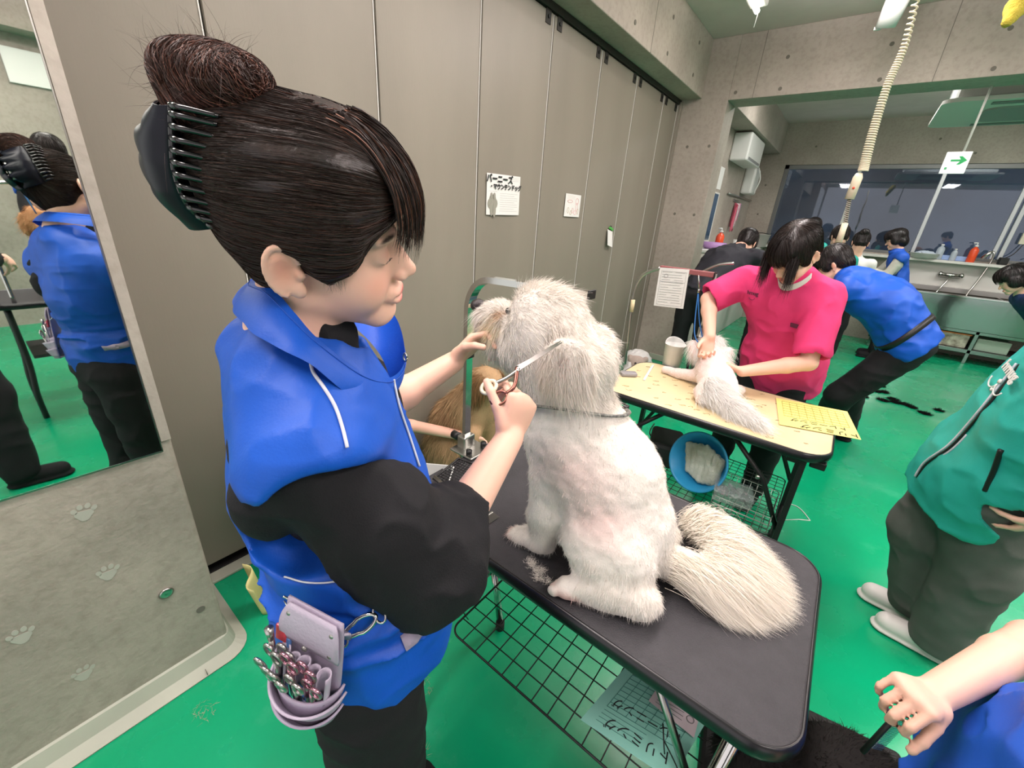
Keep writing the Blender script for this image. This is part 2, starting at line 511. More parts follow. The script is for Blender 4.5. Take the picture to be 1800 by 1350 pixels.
# floor with scuffs drawn by stains of their own shape
fm = M['green_floor']; nt = fm.node_tree; N = nt.nodes; L = nt.links; b = N['Principled BSDF']
old = b.inputs['Base Color'].links[0].from_socket; tc = [n for n in N if n.type == 'TEX_COORD'][0]
ns = N.new('ShaderNodeTexNoise'); ns.inputs['Scale'].default_value = 1.7; ns.inputs['Detail'].default_value = 9; ns.inputs['Roughness'].default_value = 0.72; L.new(tc.outputs['Object'], ns.inputs['Vector'])
rp = N.new('ShaderNodeValToRGB'); rp.color_ramp.elements[0].position = 0.55; rp.color_ramp.elements[0].color = (0, 0, 0, 1); rp.color_ramp.elements[1].position = 0.85; rp.color_ramp.elements[1].color = (0.6, 0.6, 0.6, 1)
L.new(ns.outputs['Fac'], rp.inputs['Fac'])
mx = N.new('ShaderNodeMix'); mx.data_type = 'RGBA'; mx.inputs['B'].default_value = (*srgb('#62bf9a'), 1)
L.new(rp.outputs['Color'], mx.inputs['Factor']); L.new(old, mx.inputs['A']); L.new(mx.outputs['Result'], b.inputs['Base Color'])
nr = N.new('ShaderNodeTexNoise'); nr.inputs['Scale'].default_value = 3.0; nr.inputs['Detail'].default_value = 6; L.new(tc.outputs['Object'], nr.inputs['Vector'])
mr = N.new('ShaderNodeMapRange'); mr.inputs['From Min'].default_value = 0.3; mr.inputs['From Max'].default_value = 0.7; mr.inputs['To Min'].default_value = 0.14; mr.inputs['To Max'].default_value = 0.36
L.new(nr.outputs['Fac'], mr.inputs['Value']); L.new(mr.outputs['Result'], b.inputs['Roughness'])

XP = -1.74; XM = -1.33; YE = 4.75; YB = 8.6; ZC = 3.08; XR = 4.3; ZT = 2.62
struct(MB().span((-2.6, -2.6, -0.1), (XR + 0.2, YB + 0.3, 0)).build('floor', fm))
struct(MB().span((-2.6, -2.6, ZC), (XR + 0.2, YE + 0.3, ZC + 0.12)).build('ceiling', M['ceiling']))
struct(MB().span((-2.6, YE + 0.3, ZC), (XR + 0.2, YB + 0.3, ZC + 0.12)).build('ceiling', M['ceiling']))

# wall behind the partition
struct(MB().span((-2.1, -2.6, 0), (-1.95, YE, ZC)).build('wall_left', M['concrete']))
# concrete beam over the partition, its soffit and front face
beam = struct(MB().span((-1.95, 0.0, ZT), (-1.54, YE, ZC), 0.006).build('wall_left_beam', M['concrete'], smooth=False))
beam.name = 'trim_1'
for y, z in [(3.112, 2.70), (3.73, 2.92), (3.73, 2.70), (4.38, 2.72), (4.38, 2.95), (2.5, 2.70), (3.112, 2.92)]:
    MB().cyl((-1.541, y, z), (-1.5365, y, z), 0.014, 14).build('tie_hole', M['tie'], beam)
for y in (2.02, 3.42):
    MB().span((-1.541, y, ZT), (-1.5385, y + 0.004, ZC)).build('form_seam', M['seam'], beam)

# sliding partition panels with hangers
def rpanel(i, y0, y1):
    p = struct(MB().span((XP - 0.045, y0 + 0.004, 0.045), (XP, y1 - 0.004, 2.575), 0.004).build('door_%d' % i, M['panel']))
    MB().span((XP - 0.03, y0 + 0.03, 0.012), (XP + 0.004, y0 + 0.075, 0.05), 0.003).build('bottom_guide', M['black'], p)
    for yy in (y0 + 0.035, y1 - 0.085):
        hb = MB().span((XP + 0.0005, yy, 2.512), (XP + 0.005, yy + 0.05, 2.578), 0.001).build('hanger_bracket', M['track_metal'], p)
        MB().cyl((XP + 0.004, yy + 0.025, 2.545), (XP + 0.012, yy + 0.025, 2.545), 0.010, 10).build('bolt', M['black'], hb)
    for yy in (y0 + 0.0045, y1 - 0.0085):
        MB().span((XP + 0.0003, yy, 0.05), (XP + 0.004, yy + 0.004, 2.57), 0.001).build('edge_strip', M['white'] if yy > y0 + 0.3 else M['panel'], p)
ys = [0.015, 0.63, 1.245, 1.86, 2.475, 3.09, 3.705, 4.32]
for i in range(7): rpanel(i + 1, ys[i], ys[i + 1])
rpanel(8, 4.32, 4.70)
struct(MB().span((XP - 0.04, 0.0, 2.58), (XP + 0.015, 4.74, ZT - 0.002), 0.003).build('trim_2', M['track_metal']))
struct(MB().span((XP - 0.05, 4.702, 0.0), (XP + 0.03, 4.749, 2.60), 0.003).build('trim_3', M['panel']))
struct(MB().span((XP - 0.045, 0.0, 0.0), (XP + 0.006, 4.70, 0.012), 0.002).build('trim_4', M['black']))
struct(MB().span((XP + 0.01, 0.22, 0.0), (XP + 0.07, 4.74, 0.012), 0.003).build('trim_5', M['curb']))

# near column that carries the mirror
col = MB().span((-2.0, -2.6, 0.0), (XM, 0.215, ZC), 0.012)
column = struct(col.build('wall_near_left', M['concrete_smooth']))
MB().span((XM - 0.001, 0.192, 0.86), (XM + 0.0035, 0.2145, 1.95), 0.001).build('raised_edge', M['concrete'], column)
MB().lathe([(0.006, -0.002), (0.013, 0.0), (0.019, 0.003), (0.012, 0.006), (0.004, 0.004)], (XM, 0.101, 0.369), (1, 0, 0), 14, ).build('metal_plug', M['steel'], column, True)
MB().lathe([(0.012, -0.001), (0.012, 0.0012), (0.002, 0.0012)], (XM, 0.165, 0.238), (1, 0, 0), 14).build('tie_hole', M['tie'], column)
# coved skirting of the column
pts = [(XM, -2.6)] + [(XM, 0.17)]
cv = MB(); prof = [(-0.004, 0.0), (0.05, 0.0), (0.052, 0.006), (0.02, 0.03), (0.006, 0.075), (0.0, 0.08)]
path = [np.array([XM, -2.6, 0]), np.array([XM, 0.19, 0])] + [np.array([XM - 0.03 + 0.03 * math.cos(a), 0.19 + 0.028 * math.sin(a), 0]) for a in np.linspace(0.2, math.pi / 2, 6)] + [np.array([-1.76, 0.218, 0])]
nrmz = [np.array([1, 0, 0])] * 2 + [np.array([math.cos(a), math.sin(a), 0]) for a in np.linspace(0.2, math.pi / 2, 6)] + [np.array([0, 1, 0])]
V = [p + n_ * x + np.array([0, 0, z]) for p, n_ in zip(path, nrmz) for x, z in prof]
k = len(prof); Fs = [(i * k + j, i * k + k + j, i * k + k + (j + 1) % k, i * k + (j + 1) % k) for i in range(len(path) - 1) for j in range(k)]
cv.add(V, Fs); bb = struct(cv.build('baseboard_near_left', M['curb'], None)); 
MB().span((XM + 0.0, 0.125, 0.02), (XM + 0.051, 0.1265, 0.0065)).build('joint', M['seam'], bb)

# wall mirror
mir = thing('wall_mirror', 'tall frameless mirror on the concrete column reflecting the room', 'mirror', (XM, -0.6, 0.84))
MB().span((XM + 0.0005, -1.6, 0.835), (XM + 0.004, 0.188, 2.9)).build('mirror_glass', mat('mirror', '#e8efe9', 0.015, metal=1.0), mir)
MB().span((XM + 0.0003, 0.1882, 0.833), (XM + 0.0046, 0.1905, 2.9)).build('edge', M['steel'], mir)
MB().span((XM + 0.0003, -1.6, 0.831), (XM + 0.0046, 0.1905, 0.8348)).build('edge', M['steel'], mir)

# end wall with the wide opening into the washing room
MW = M['concrete']
XO = -1.30
ew = struct(MB().span((-2.1, YE, 0), (XO, YE + 0.3, ZC), 0.004).build('wall_far', MW))
hd = struct(MB().span((XO, YE, 2.59), (XR, YE + 0.3, ZC), 0.004).build('wall_far', MW))
for x, z in [(-1.589, 2.22), (-1.38, 2.22), (-1.58, 1.6), (-1.38, 1.6), (-1.45, 0.95)]:
    MB().lathe([(0.014, -0.001), (0.014, 0.001), (0.008, 0.001)], (x, YE, z), (0, -1, 0), 12).build('tie_hole', M['tie'], ew)
for x, z in [(-0.896, 2.866), (-0.892, 2.64), (-0.213, 2.86), (-0.215, 2.636), (0.403, 2.86), (0.403, 2.636), (1.1, 2.86), (1.1, 2.64), (-1.25, 2.645)]:
    MB().lathe([(0.015, -0.001), (0.015, 0.001), (0.008, 0.001)], (x, YE, z), (0, -1, 0), 12).build('tie_hole', M['tie'], hd)
for x in (-1.10, 0.10, 1.32):
    MB().span((x, YE - 0.0012, 2.59), (x + 0.004, YE + 0.001, ZC)).build('form_seam', M['seam'], hd)
struct(MB().span((-1.54, YE - 0.02, 0), (XO + 0.02, YE + 0.0, 0.07), 0.004).build('baseboard_far', M['curb']))

# washing room
bk = MB()
for a, b_ in [((-1.75, YB, 0), (XR, YB + 0.2, 1.30)), ((-1.75, YB, 2.50), (XR, YB + 0.2, ZC)), ((-1.75, YB, 1.30), (-1.24, YB + 0.2, 2.50)), ((2.9, YB, 1.30), (XR, YB + 0.2, 2.5))]:
    bk.span(a, b_)
bw = struct(bk.build('wall_back', MW))
for x, z in [(-1.45, 2.2), (-1.45, 1.75), (-0.9, 2.75), (-0.2, 2.62), (0.5, 2.8), (0.9, 2.62), (1.6, 2.8)]:
    MB().lathe([(0.015, -0.001), (0.015, 0.0015), (0.008, 0.001)], (x, YB, z), (0, -1, 0), 10).build('tie_hole', M['tie'], bw)
struct(MB().span((-1.85, YE + 0.3, 0), (-1.62, YB, ZC)).build('wall_back_left', MW)).name = 'wall_left.001'
bb2 = struct(MB().span((-1.62, YE + 0.3, 2.66), (-1.36, YB, ZC), 0.004).build('trim_6', MW))
struct(MB().span((XR, -2.6, 0), (XR + 0.2, YB + 0.2, ZC)).build('wall_right', MW))
struct(MB().span((XR - 0.3, -2.6, 2.78), (XR, YE, ZC)).build('trim_7', MW))

# window: frame, mullions, panes; dark evening buildings stand outside
wn = struct(MB().span((-1.24, YB + 0.02, 1.30), (-1.18, YB + 0.10, 2.50), 0.004).span((-1.24, YB + 0.02, 2.44), (2.9, YB + 0.10, 2.50), 0.004).span((-1.24, YB + 0.02, 1.30), (2.9, YB + 0.10, 1.34), 0.004).build('window_1', mat('alu_frame', '#6f716f', 0.45, metal=0.6)))
M['alu'] = mat('aluminium', '#b9bdbd', 0.4, metal=0.7)
for x in (-0.254, 0.695, 1.51, 2.4):
    MB().span((x - 0.022, YB + 0.03, 1.34), (x + 0.022, YB + 0.08, 2.44), 0.004).build('mullion', M['alu'] if x > 0 else M['white'], wn)
MB().span((1.555, YB + 0.0, 1.34), (1.60, YB + 0.05, 2.44), 0.004).build('mullion', M['alu'], wn)
gl = bpy.data.materials.new('window_glass'); gl.use_nodes = True
_n = gl.node_tree.nodes; _l = gl.node_tree.links; _n.remove(_n['Principled BSDF'])
_t = _n.new('ShaderNodeBsdfTransparent'); _t.inputs['Color'].default_value = (.78, .84, .9, 1); _g = _n.new('ShaderNodeBsdfGlossy'); _g.inputs['Roughness'].default_value = 0.02; _g.inputs['Color'].default_value = (.9, .95, 1, 1)
_m = _n.new('ShaderNodeMixShader'); _m.inputs['Fac'].default_value = 0.055; _l.new(_t.outputs[0], _m.inputs[1]); _l.new(_g.outputs[0], _m.inputs[2]); _l.new(_m.outputs[0], _n['Material Output'].inputs['Surface'])
xs = [-1.18, -0.276, 0.673, 1.488, 2.88]
for i in range(4):
    MB().span((xs[i] + (0.044 if i else 0), YB + 0.05, 1.34), (xs[i + 1], YB + 0.056, 2.44)).build('pane', gl, wn)
struct(MB().span((-3.0, YB + 2.4, -0.5), (5.0, YB + 2.6, 5.5)).build('wall_outside', mat('night_facade', '#435261', 0.8, color2='#262d35', scale=0.5)))
ledge = struct(MB().span((-1.62, YB - 0.20, 1.245), (2.9, YB, 1.28), 0.004).build('trim_8', M['white']))
# ================================================================ people
def skinmat(name='skin', c='#c99f86'):
    return mat(name, (1, 1, 1), 0.48, vcol='Col', sss=0.12, spec=0.35, bump=0.08, bscale=420, bdist=0.001)
M['skin'] = skinmat()
SK = srgb('#e6b8a2'); SKR = srgb('#c98878'); LIP = srgb('#b8605f')

def hair_mat(name, c1, c2, st=(1, 1, 1)):
    mt = mat(name, c1, 0.36, color2=c2, scale=34, stretch=st, bump=0.35, bscale=90, bdist=0.004, spec=0.45)
    return mt
M['hair'] = hair_mat('dark_hair', '#1d1614', '#2e211c')
M['hair_strand'] = mat('hair_strands', (1, 1, 1), 0.5, vcol='Col', spec=0.28)
M['hair_black'] = hair_mat('black_hair', '#131213', '#221e1e')

def cloth(name, c, c2=None, rough=0.75, bump=0.3, bs=260, var=0.06, sheen=0.0, spec=0.3):
    return mat(name, c, rough, var=var, color2=c2, scale=7, bump=bump, bscale=bs, sheen=sheen, spec=spec, bdist=0.002)
M['blue'] = cloth('blue_nylon', '#1053bd', '#0d4cb0', 0.5, 0.15, 300, spec=0.35)
M['blue_dark'] = cloth('blue_nylon_dim', '#2458bd', '#1f50b0', 0.55, 0.15, 300)
M['tee'] = cloth('black_cotton', '#151517', '#1b1b1e', 0.85, 0.35, 500)
M['trousers'] = cloth('black_trousers', '#171719', '#1d1d20', 0.85, 0.3, 400)
M['pink'] = cloth('pink_scrub', '#dc3c74', '#d2366d', 0.8, 0.3, 350)
M['greytr'] = cloth('grey_trousers', '#5c5f5b', '#525550', 0.9, 0.3, 350)
M['teal'] = cloth('teal_nylon', '#2fb0a2', '#2aa699', 0.5, 0.2, 260, spec=0.35)
M['piping'] = mat('white_piping', '#c9ccd6', 0.5)

def HF(c, Mx):
    c = np.asarray(c, float); return lambda x, y, z: c + Mx @ np.array([x, y, z])

def look(fwd, roll=0.0, up=(0, 0, 1)):
    f = nrm(fwd); r = nrm(np.cross(f, up)); u = np.cross(r, f)
    if roll:
        a = math.radians(roll); r, u = r * math.cos(a) + u * math.sin(a), u * math.cos(a) - r * math.sin(a)
    return np.stack([r, f, u], 1)

def head_prims(Fd, c, Mx, s=1.0, ears=True, fine=True, mouth=True, skull=True):
    H = HF(c, Mx * s); E = lambda p, r, k=0.01, op='u', R=None: Fd.ell(H(*p), np.array(r) * s, Mx if R is None else Mx @ R, k * s, op)
    C = lambda a, b, ra, rb=None, k=0.008, op='u': Fd.cap(H(*a), H(*b), ra * s, (rb or ra) * s, k * s, op)
    E((0, .000, .046), (.070, .079, .074), .01)
    E((0, .03, -.005), (.061, .066, .082), .02)
    for q in (-1, 1):
        C((q * .048, .005, -.045), (q * .018, .068, -.086), .018, .015, .022)
        E((q * .036, .058, -.038), (.026, .028, .03), .022)
    E((0, .073, -.086), (.021, .018, .017), .018)
    E((0, .052, .045), (.054, .046, .042), .025)
    if fine:
        for q in (-1, 1):
            E((q * .031, .103, .004), (.019, .016, .012), .014, 's')
            E((q * .031, .0795, .002), (.0155, .0155, .0135), .004)
            C((q * .018, .099, .022), (q * .043, .086, .022), .006, .004, .012)
            C((q * .044, .0905, -.0035), (q * .020, .0965, -.0055), .0013, .0013, .0015)
        C((0, .094, .008), (0, .111, -.026), .0062, .0085, .010)
        E((0, .1115, -.029), (.0092, .0088, .008), .006)
        E((0, .094, -.022), (.015, .013, .020), .008)
        for q in (-1, 1):
            E((q * .0105, .103, -.033), (.0075, .008, .0065), .005)
        if mouth:
            E((0, .088, -.058), (.024, .012, .014), .010)
            E((0, .0975, -.0565), (.019, .0065, .0052), .003)
            E((0, .0955, -.0685), (.016, .0065, .0055), .003)
            C((-.016, .0955, -.0625), (.016, .0955, -.0625), .0018, .0018, .003, 's')
            E((0, .099, -.0625), (.02, .004, .0016), .002, 's')
    else:
        C((0, .092, .006), (0, .108, -.028), .006, .010, .010)
        for q in (-1, 1): E((q * .031, .1, .004), (.017, .012, .010), .010, 's')
        E((0, .092, -.062), (.02, .008, .010), .008)
    if ears:
        for q in (-1, 1):
            Re = rot('z', q * 24) @ rot('x', 6)
            ec = np.array([q * .078, -.004, .001])
            E(tuple(ec), (.0055, .0165, .027), .004, 'u', Re)
            E((q * .076, .004, -.022), (.006, .0085, .010), .004)
            if fine:
                pr = []
                for a in np.linspace(-1.0, 4.2, 15):
                    rr_ = 1 - .10 * max(0, -math.sin(a))
                    pr.append(tuple(ec + Re @ np.array([q * (.0035 + .0015 * math.sin(a)), -.0175 * -math.cos(a) * rr_ * -1 * -1, .028 * math.sin(a) * rr_])))
                pr = [tuple(ec + Re @ np.array([q * .004, .0170 * math.cos(a), .0275 * math.sin(a)])) for a in np.linspace(.25, 4.3, 16)]
                for a_, b_ in zip(pr[:-1], pr[1:]): C(a_, b_, .0030, .0030, .002)
                E(tuple(ec + Re @ np.array([q * .0075, .002, -.002])), (.0055, .0105, .0165), .002, 's', Re)
                pr = [tuple(ec + Re @ np.array([q * .0035, -.004 + .008 * math.cos(a), -.002 + .017 * math.sin(a)])) for a in np.linspace(1.4, 4.4, 8)]
                for a_, b_ in zip(pr[:-1], pr[1:]): C(a_, b_, .0022, .0022, .002)
                E((q * .0765, .010, -.004), (.005, .005, .006), .003)
    return H

def face_spots(H, Mx, s=1.0, brow=True, lids=True, base=SK):
    sp = []
    for q in (-1, 1):
        sp.append((H(q * .040, .075, -.030), (.035 * s, .03 * s, .025 * s), Mx, tuple(np.array(base) * [1.0, .80, .78]), 1.0))
        sp.append((H(q * .081, -.002, .006), (.02 * s, .022 * s, .028 * s), Mx, tuple(np.array(base) * [.98, .76, .72]), 1.0))
        if brow: sp.append((H(q * .031, .094, .0235), (.021 * s, .012 * s, .0042 * s), Mx @ rot('y', q * 6), tuple(np.array(srgb('#4a3530'))), .5))
        if lids:
            sp.append((H(q * .032, .0955, -.0045), (.0165 * s, .010 * s, .0024 * s), Mx, srgb('#2a1c19'), .5))
            sp.append((H(q * .031, .096, .006), (.018 * s, .01 * s, .010 * s), Mx, tuple(np.array(base) * [.93, .80, .78]), 1.0))
    sp.append((H(0, .0985, -.0565), (.020 * s, .010 * s, .0052 * s), Mx, LIP, .5))
    sp.append((H(0, .0965, -.0690), (.017 * s, .010 * s, .0058 * s), Mx, tuple(np.array(LIP) * 1.15), .5))
    sp.append((H(0, .096, -.0625), (.021 * s, .010 * s, .0014 * s), Mx, srgb('#6a3433'), .6))
    sp.append((H(0, .118, -.03), (.012 * s, .012 * s, .012 * s), Mx, tuple(np.array(base) * [1., .86, .84]), 1.0))
    return sp

def hand_prims(Fd, wr, d, n, side=1, curls=((20, 30, 20),) * 4, thumb=(35, 20, 15), s=1.0, spread=6, thumb_out=40, spots=None, k=0.0035):
    """d: wrist->knuckles, n: direction the palm faces, side: thumb on +s (cross(d,n)*side)"""
    wr = np.asarray(wr, float); d = nrm(d); n = nrm(np.asarray(n, float) - np.dot(n, d) * d); t = np.cross(d, n) * side
    R = np.stack([t, d, n], 1)
    Fd.ell(wr + d * .045 * s, (.036 * s, .050 * s, .0145 * s), R, .012)
    Fd.ell(wr + d * .070 * s + t * .002 * s, (.039 * s, .022 * s, .012 * s), R, .010)
    Fd.ell(wr + d * .035 * s + t * .022 * s + n * .006 * s, (.016 * s, .030 * s, .014 * s), R, .010)
    lens = [(.040, .024, .020), (.045, .028, .021), (.041, .026, .020), (.032, .019, .018)]
    rr = [.0088, .0090, .0085, .0074]
    tips = []
    for i in range(4):
        off = (.029 - i * .0195) * s
        a = math.radians((1.5 - i) * spread)
        p = wr + d * ((.084 - abs(i - 1) * .004) * s) + t * off
        b0 = nrm(d * math.cos(a) + t * math.sin(a)); ang = 0
        Fd.cap(wr + d * .05 * s + t * off * .8, p, .0095 * s, rr[i] * s, .006)
        for j in range(3):
            ang += math.radians(curls[i][j]); dd = b0 * math.cos(ang) + n * math.sin(ang)
            q = p + dd * lens[i][j] * s
            Fd.cap(p, q, rr[i] * s * (1 - .07 * j), rr[i] * s * (1 - .07 * (j + 1)), k if j == 0 else .002)
            p = q
        tips.append((p, dd))
        if spots is not None:
            nn = nrm(np.cross(np.cross(dd, n), dd)); up_ = -(n * math.cos(ang) - b0 * math.sin(ang))
            spots.append((p + up_ * rr[i] * s * .8 - dd * .001 * s, (.0055 * s, .0055 * s, .0055 * s), None, tuple(np.array(SK) * [1.05, .86, .86]), .3))
    p = wr + d * .022 * s + t * .026 * s; ang = math.radians(thumb_out); bend = 0
    for j, (ln, r_) in enumerate([(.038, .0125), (.032, .0105), (.025, .0092)]):
        bend += math.radians(thumb[j])
        dd = nrm(d * math.cos(ang) + t * math.sin(ang)); dd = dd * math.cos(bend) + n * math.sin(bend)
        q = p + dd * ln * s; Fd.cap(p, q, r_ * s, r_ * s * .88, .006 if j == 0 else .003); p = q
        if j > 0: ang -= math.radians(12)
    if spots is not None:
        spots.append((p - n * .008 * s, (.006 * s,) * 3, None, tuple(np.array(SK) * [1.05, .88, .88]), .3))
    return tips, (p, dd)

def folds(seeds, sc=(1, 1, 1), amp=0.004, ridge=True):
    """wrinkle displacement as a function of position"""
    sc = np.asarray(sc, float)
    def fn(P):
        q = P * sc
        q = q + 0.35 * np.stack([vnoise(q * 0.7 + 11, seeds), vnoise(q * 0.7 + 37, seeds + 1), vnoise(q * 0.7 + 71, seeds + 2)], -1)
        a = vnoise(q, seeds + 3)
        if ridge: a = 1 - 2 * np.sqrt(np.abs(a) + 0.01)
        return amp * a + amp * 0.35 * vnoise(q * 2.3, seeds + 5)
    return fn

def bounds(pts, pad):
    P = np.array(pts, float); return P.min(0) - pad, P.max(0) + pad

def march(Fd, px, py, d0=0.25, d1=1.5, n=260, off=0.0):
    """where the line of sight through a picture point meets a surface"""
    ts = np.linspace(d0, d1, n); P = np.array([at(px, py, t) for t in ts]); v = Fd.val(P) - off
    ix = np.nonzero(v < 0)[0]
    if len(ix) == 0: return P[np.argmin(v)]
    i = ix[0]
    if i == 0: return P[0]
    f = v[i - 1] / (v[i - 1] - v[i]); return P[i - 1] + (P[i] - P[i - 1]) * f

def on_surf(Fd, P, off=0.0, it=4):
    P = np.array(P, float)
    for _ in range(it): P = P - Fd.grad(P) * (Fd.val(P) - off)[:, None]
    return P

def flow(Fd, roots, target_fn, L_, steps, off, rnd=None, jit=0.0):
    """hair paths that hug a surface while heading where target_fn says"""
    P = on_surf(Fd, roots, 0.0); n = len(P); path = [P + Fd.grad(P) * -0.002]
    st = (np.asarray(L_) * np.ones(n) / steps)[:, None]
    for s_ in range(steps):
        g = Fd.grad(P); d = target_fn(P, s_ / steps); d = d - (d * g).sum(1, keepdims=True) * g
        d /= np.maximum(np.linalg.norm(d, axis=1, keepdims=True), 1e-9)
        P = P + d * st
        if jit: P = P + rnd.normal(scale=jit, size=P.shape)
        P = P - Fd.grad(P) * (Fd.val(P) - off * (0.4 + 0.6 * math.sin(math.pi * min(1, (s_ + 1) / steps))))[:, None]
        path.append(P.copy())
    return np.stack(path, 1)

def hair_cols(n, base, var, rnd, alt=None, altp=0.0):
    c = np.array(base)[None] * (1 + rnd.normal(scale=var, size=(n, 1)))
    if alt is not None:
        m_ = rnd.random(n) < altp; c[m_] = np.array(alt)[None] * (1 + rnd.normal(scale=var, size=(m_.sum(), 1)))
    return np.clip(c, 0.002, 1)

def shoe(F_, an, d, s=1.0):
    an = np.array(an, float); d = nrm(d); b0 = np.array([an[0], an[1], 0.0])
    F_.ell(b0 - d * .005 + [0, 0, .060], (.040 * s, .040 * s, .045 * s), None, .01)
    F_.cap(b0 - d * .020 + [0, 0, .048], b0 + d * .135 * s + [0, 0, .040], .044 * s, .041 * s, .02, flat=((0, 0, 1), .95))
    F_.cap(b0 - d * .022 + [0, 0, .012], b0 + d * .140 * s + [0, 0, .012], .046 * s, .047 * s, .004, flat=((0, 0, 1), .32))
    F_.half((0, 0, .002), (0, 0, -1), .002)
# ---------------------------------------------------------------- the groomer in the blue vest (main figure)
WM = np.array([[0.679, 0.695, 0.238], [-0.658, 0.719, -0.223], [-0.326, -0.005, 0.945]]); _u, _s, _v = np.linalg.svd(WM); WM = _u @ _v
WC = np.array([-0.5, 0.2515, 1.454])
wh = HF(WC, WM)
woman = thing('person', 'person in a blue vest with a clipped bun, trimming the sitting white dog', 'person', (-0.47, 0.22, 0.0))
wJ = dict(neck=(-.522, .228, 1.335), shR=(-.43, .17, 1.235), shL=(-.64, .315, 1.25), elR=(-.345, .30, 1.03), wrR=(-.392, .525, 1.118), elL=(-.70, .46, 1.09), wrL=(-.672, .655, 1.16), pel=(-.475, .23, .86))
wJ = {k_: np.array(v) for k_, v in wJ.items()}
# skin: one continuous surface of head, neck, upper body, arms and hands
sk = Field(); H_ = head_prims(sk, WC, WM)
sk.cap(wh(0, -.018, -.045), wJ['neck'], .047, .047, .02)
sk.cap(wJ['neck'], wJ['neck'] + np.array([-.01, .02, -.10]), .05, .062, .03)
sk.cap(wJ['shL'] - [0, 0, .02], wJ['shR'] - [.02, 0, .02], .038, .036, .02)
sk.cap((-.54, .26, 1.20), (-.50, .265, 1.0), .062, .062, .04)
for s_ in 'RL':
    sk.cap(wJ['sh' + s_] * .75 + wJ['el' + s_] * .25, wJ['el' + s_], .038, .037, .02)
    sk.cap(wJ['sh' + s_] - [0, 0, .015], wJ['el' + s_], .030, .030, .02)
    mid = wJ['el' + s_] * .68 + wJ['wr' + s_] * .32
    sk.chain([wJ['el' + s_], mid, wJ['wr' + s_]], [.037, .036, .0255], .012)
spots = face_spots(H_, WM)
# right hand: thumb up through the scissor ring, fingers closed round the other handle
dR = nrm(at(921, 668, .800) - wJ['wrR']); dR = nrm(np.array([-.05, .5, .85]))
tipsR, thR = hand_prims(sk, wJ['wrR'], dR, (-.85, .25, -.25), side=1, curls=((55, 60, 30), (65, 65, 30), (70, 65, 35), (72, 65, 35)), thumb=(18, 12, 15), thumb_out=32, spots=spots, s=.92)
dL = nrm(np.array([.30, .62, .62]))
tipsL, thL = hand_prims(sk, wJ['wrL'], dL, (.62, .1, -.2), side=-1, curls=((38, 55, 25), (45, 60, 25), (50, 60, 25), (55, 60, 25)), thumb=(25, 20, 15), thumb_out=40, spots=spots, s=.92)
lo, hi = bounds([wJ['shL'], wJ['shR'], wh(0, 0, .14), wJ['wrR'], wJ['wrL'], (-.5, .25, .95)], .13)
body = organic('body', sk, lo, hi, .0024, M['skin'], woman, it=1, paint=blob_paint(SK, spots))
# hair volume swept back into the claw clip
rn = np.random.default_rng(11)
hf = Field()
def hE(p, r, k=0.015, op='u', R=None): hf.ell(wh(*p), r, WM if R is None else WM @ R, k, op)
hE((0, .006, .056), (.084, .092, .088), .01)
hE((0, .05, .062), (.074, .066, .066), .03)
hE((0, -.036, .082), (.062, .050, .062), .03)
hE((0, -.034, .02), (.064, .046, .052), .03)
hE((0, -.034, -.022), (.050, .034, .035), .02)
hE((.070, .038, .030), (.014, .036, .040), .018)
hE((-.070, .038, .030), (.014, .036, .040), .018)
for q in (-1, 1):
    hf.cap(wh(q * .071, .026, .015), wh(q * .069, .036, -.014), .008, .003, .008)
    hE((q * .088, .001, -.006), (.020, .023, .030), .006, 's', rot('x', 8))
hE((0, .118, -.022), (.10, .062, .070), .010, 's')
hE((0, .05, -.075), (.1, .075, .06), .012, 's')
lo, hi = bounds([wh(0, -.1, .05), wh(0, .12, .05), wh(0, 0, .16), wh(0, 0, -.08)], .1)
def hdisp(P):
    q = (P - WC) @ WM
    ang = np.arctan2(q[..., 2] - .07, q[..., 0])
    return .0016 * vnoise(np.stack([q[..., 1] * 14, ang * 9, q[..., 2] * 10], -1), 5)
hair = organic('hair', hf, lo, hi, .0032, M['hair'], woman, disp=hdisp, it=1)
# strands combed from the hairline to the clip
N_ = 24000
P0, n0 = surf_samples(hair, N_, rn, lambda co, no: (((co - WC) @ WM)[:, 2] > -.05) & (((co - WC) @ WM)[:, 1] > -.10))
def tgt(P, t):
    q = (P - WC) @ WM
    sidew = np.abs(q[:, 0])
    T = np.stack([q[:, 0] * .55, np.full(len(q), -.11), .055 + .65 * (q[:, 2] - .05)], 1)
    d = T - q; d /= np.linalg.norm(d, axis=1, keepdims=True)
    part = (np.abs(q[:, 0]) < .02) & (q[:, 1] > .02) & (q[:, 2] > .09)
    d[part, 0] += np.sign(q[part, 0]) * 1.4
    return d @ WM.T
pth = flow(hf, P0, tgt, rn.uniform(.05, .11, N_), 9, .0013, rn, .0004)
ql = (pth[:, 0] - WC) @ WM
keep = ~((np.abs(ql[:, 0]) < .0022) & (ql[:, 1] > .03))
pth = pth[keep]
cl = hair_cols(len(pth), srgb('#2c221d'), .18, rn, srgb('#4a3026'), .12)
ribbons('hair_strands', pth, .0007, M['hair_strand'], hair, True, cl, rn)
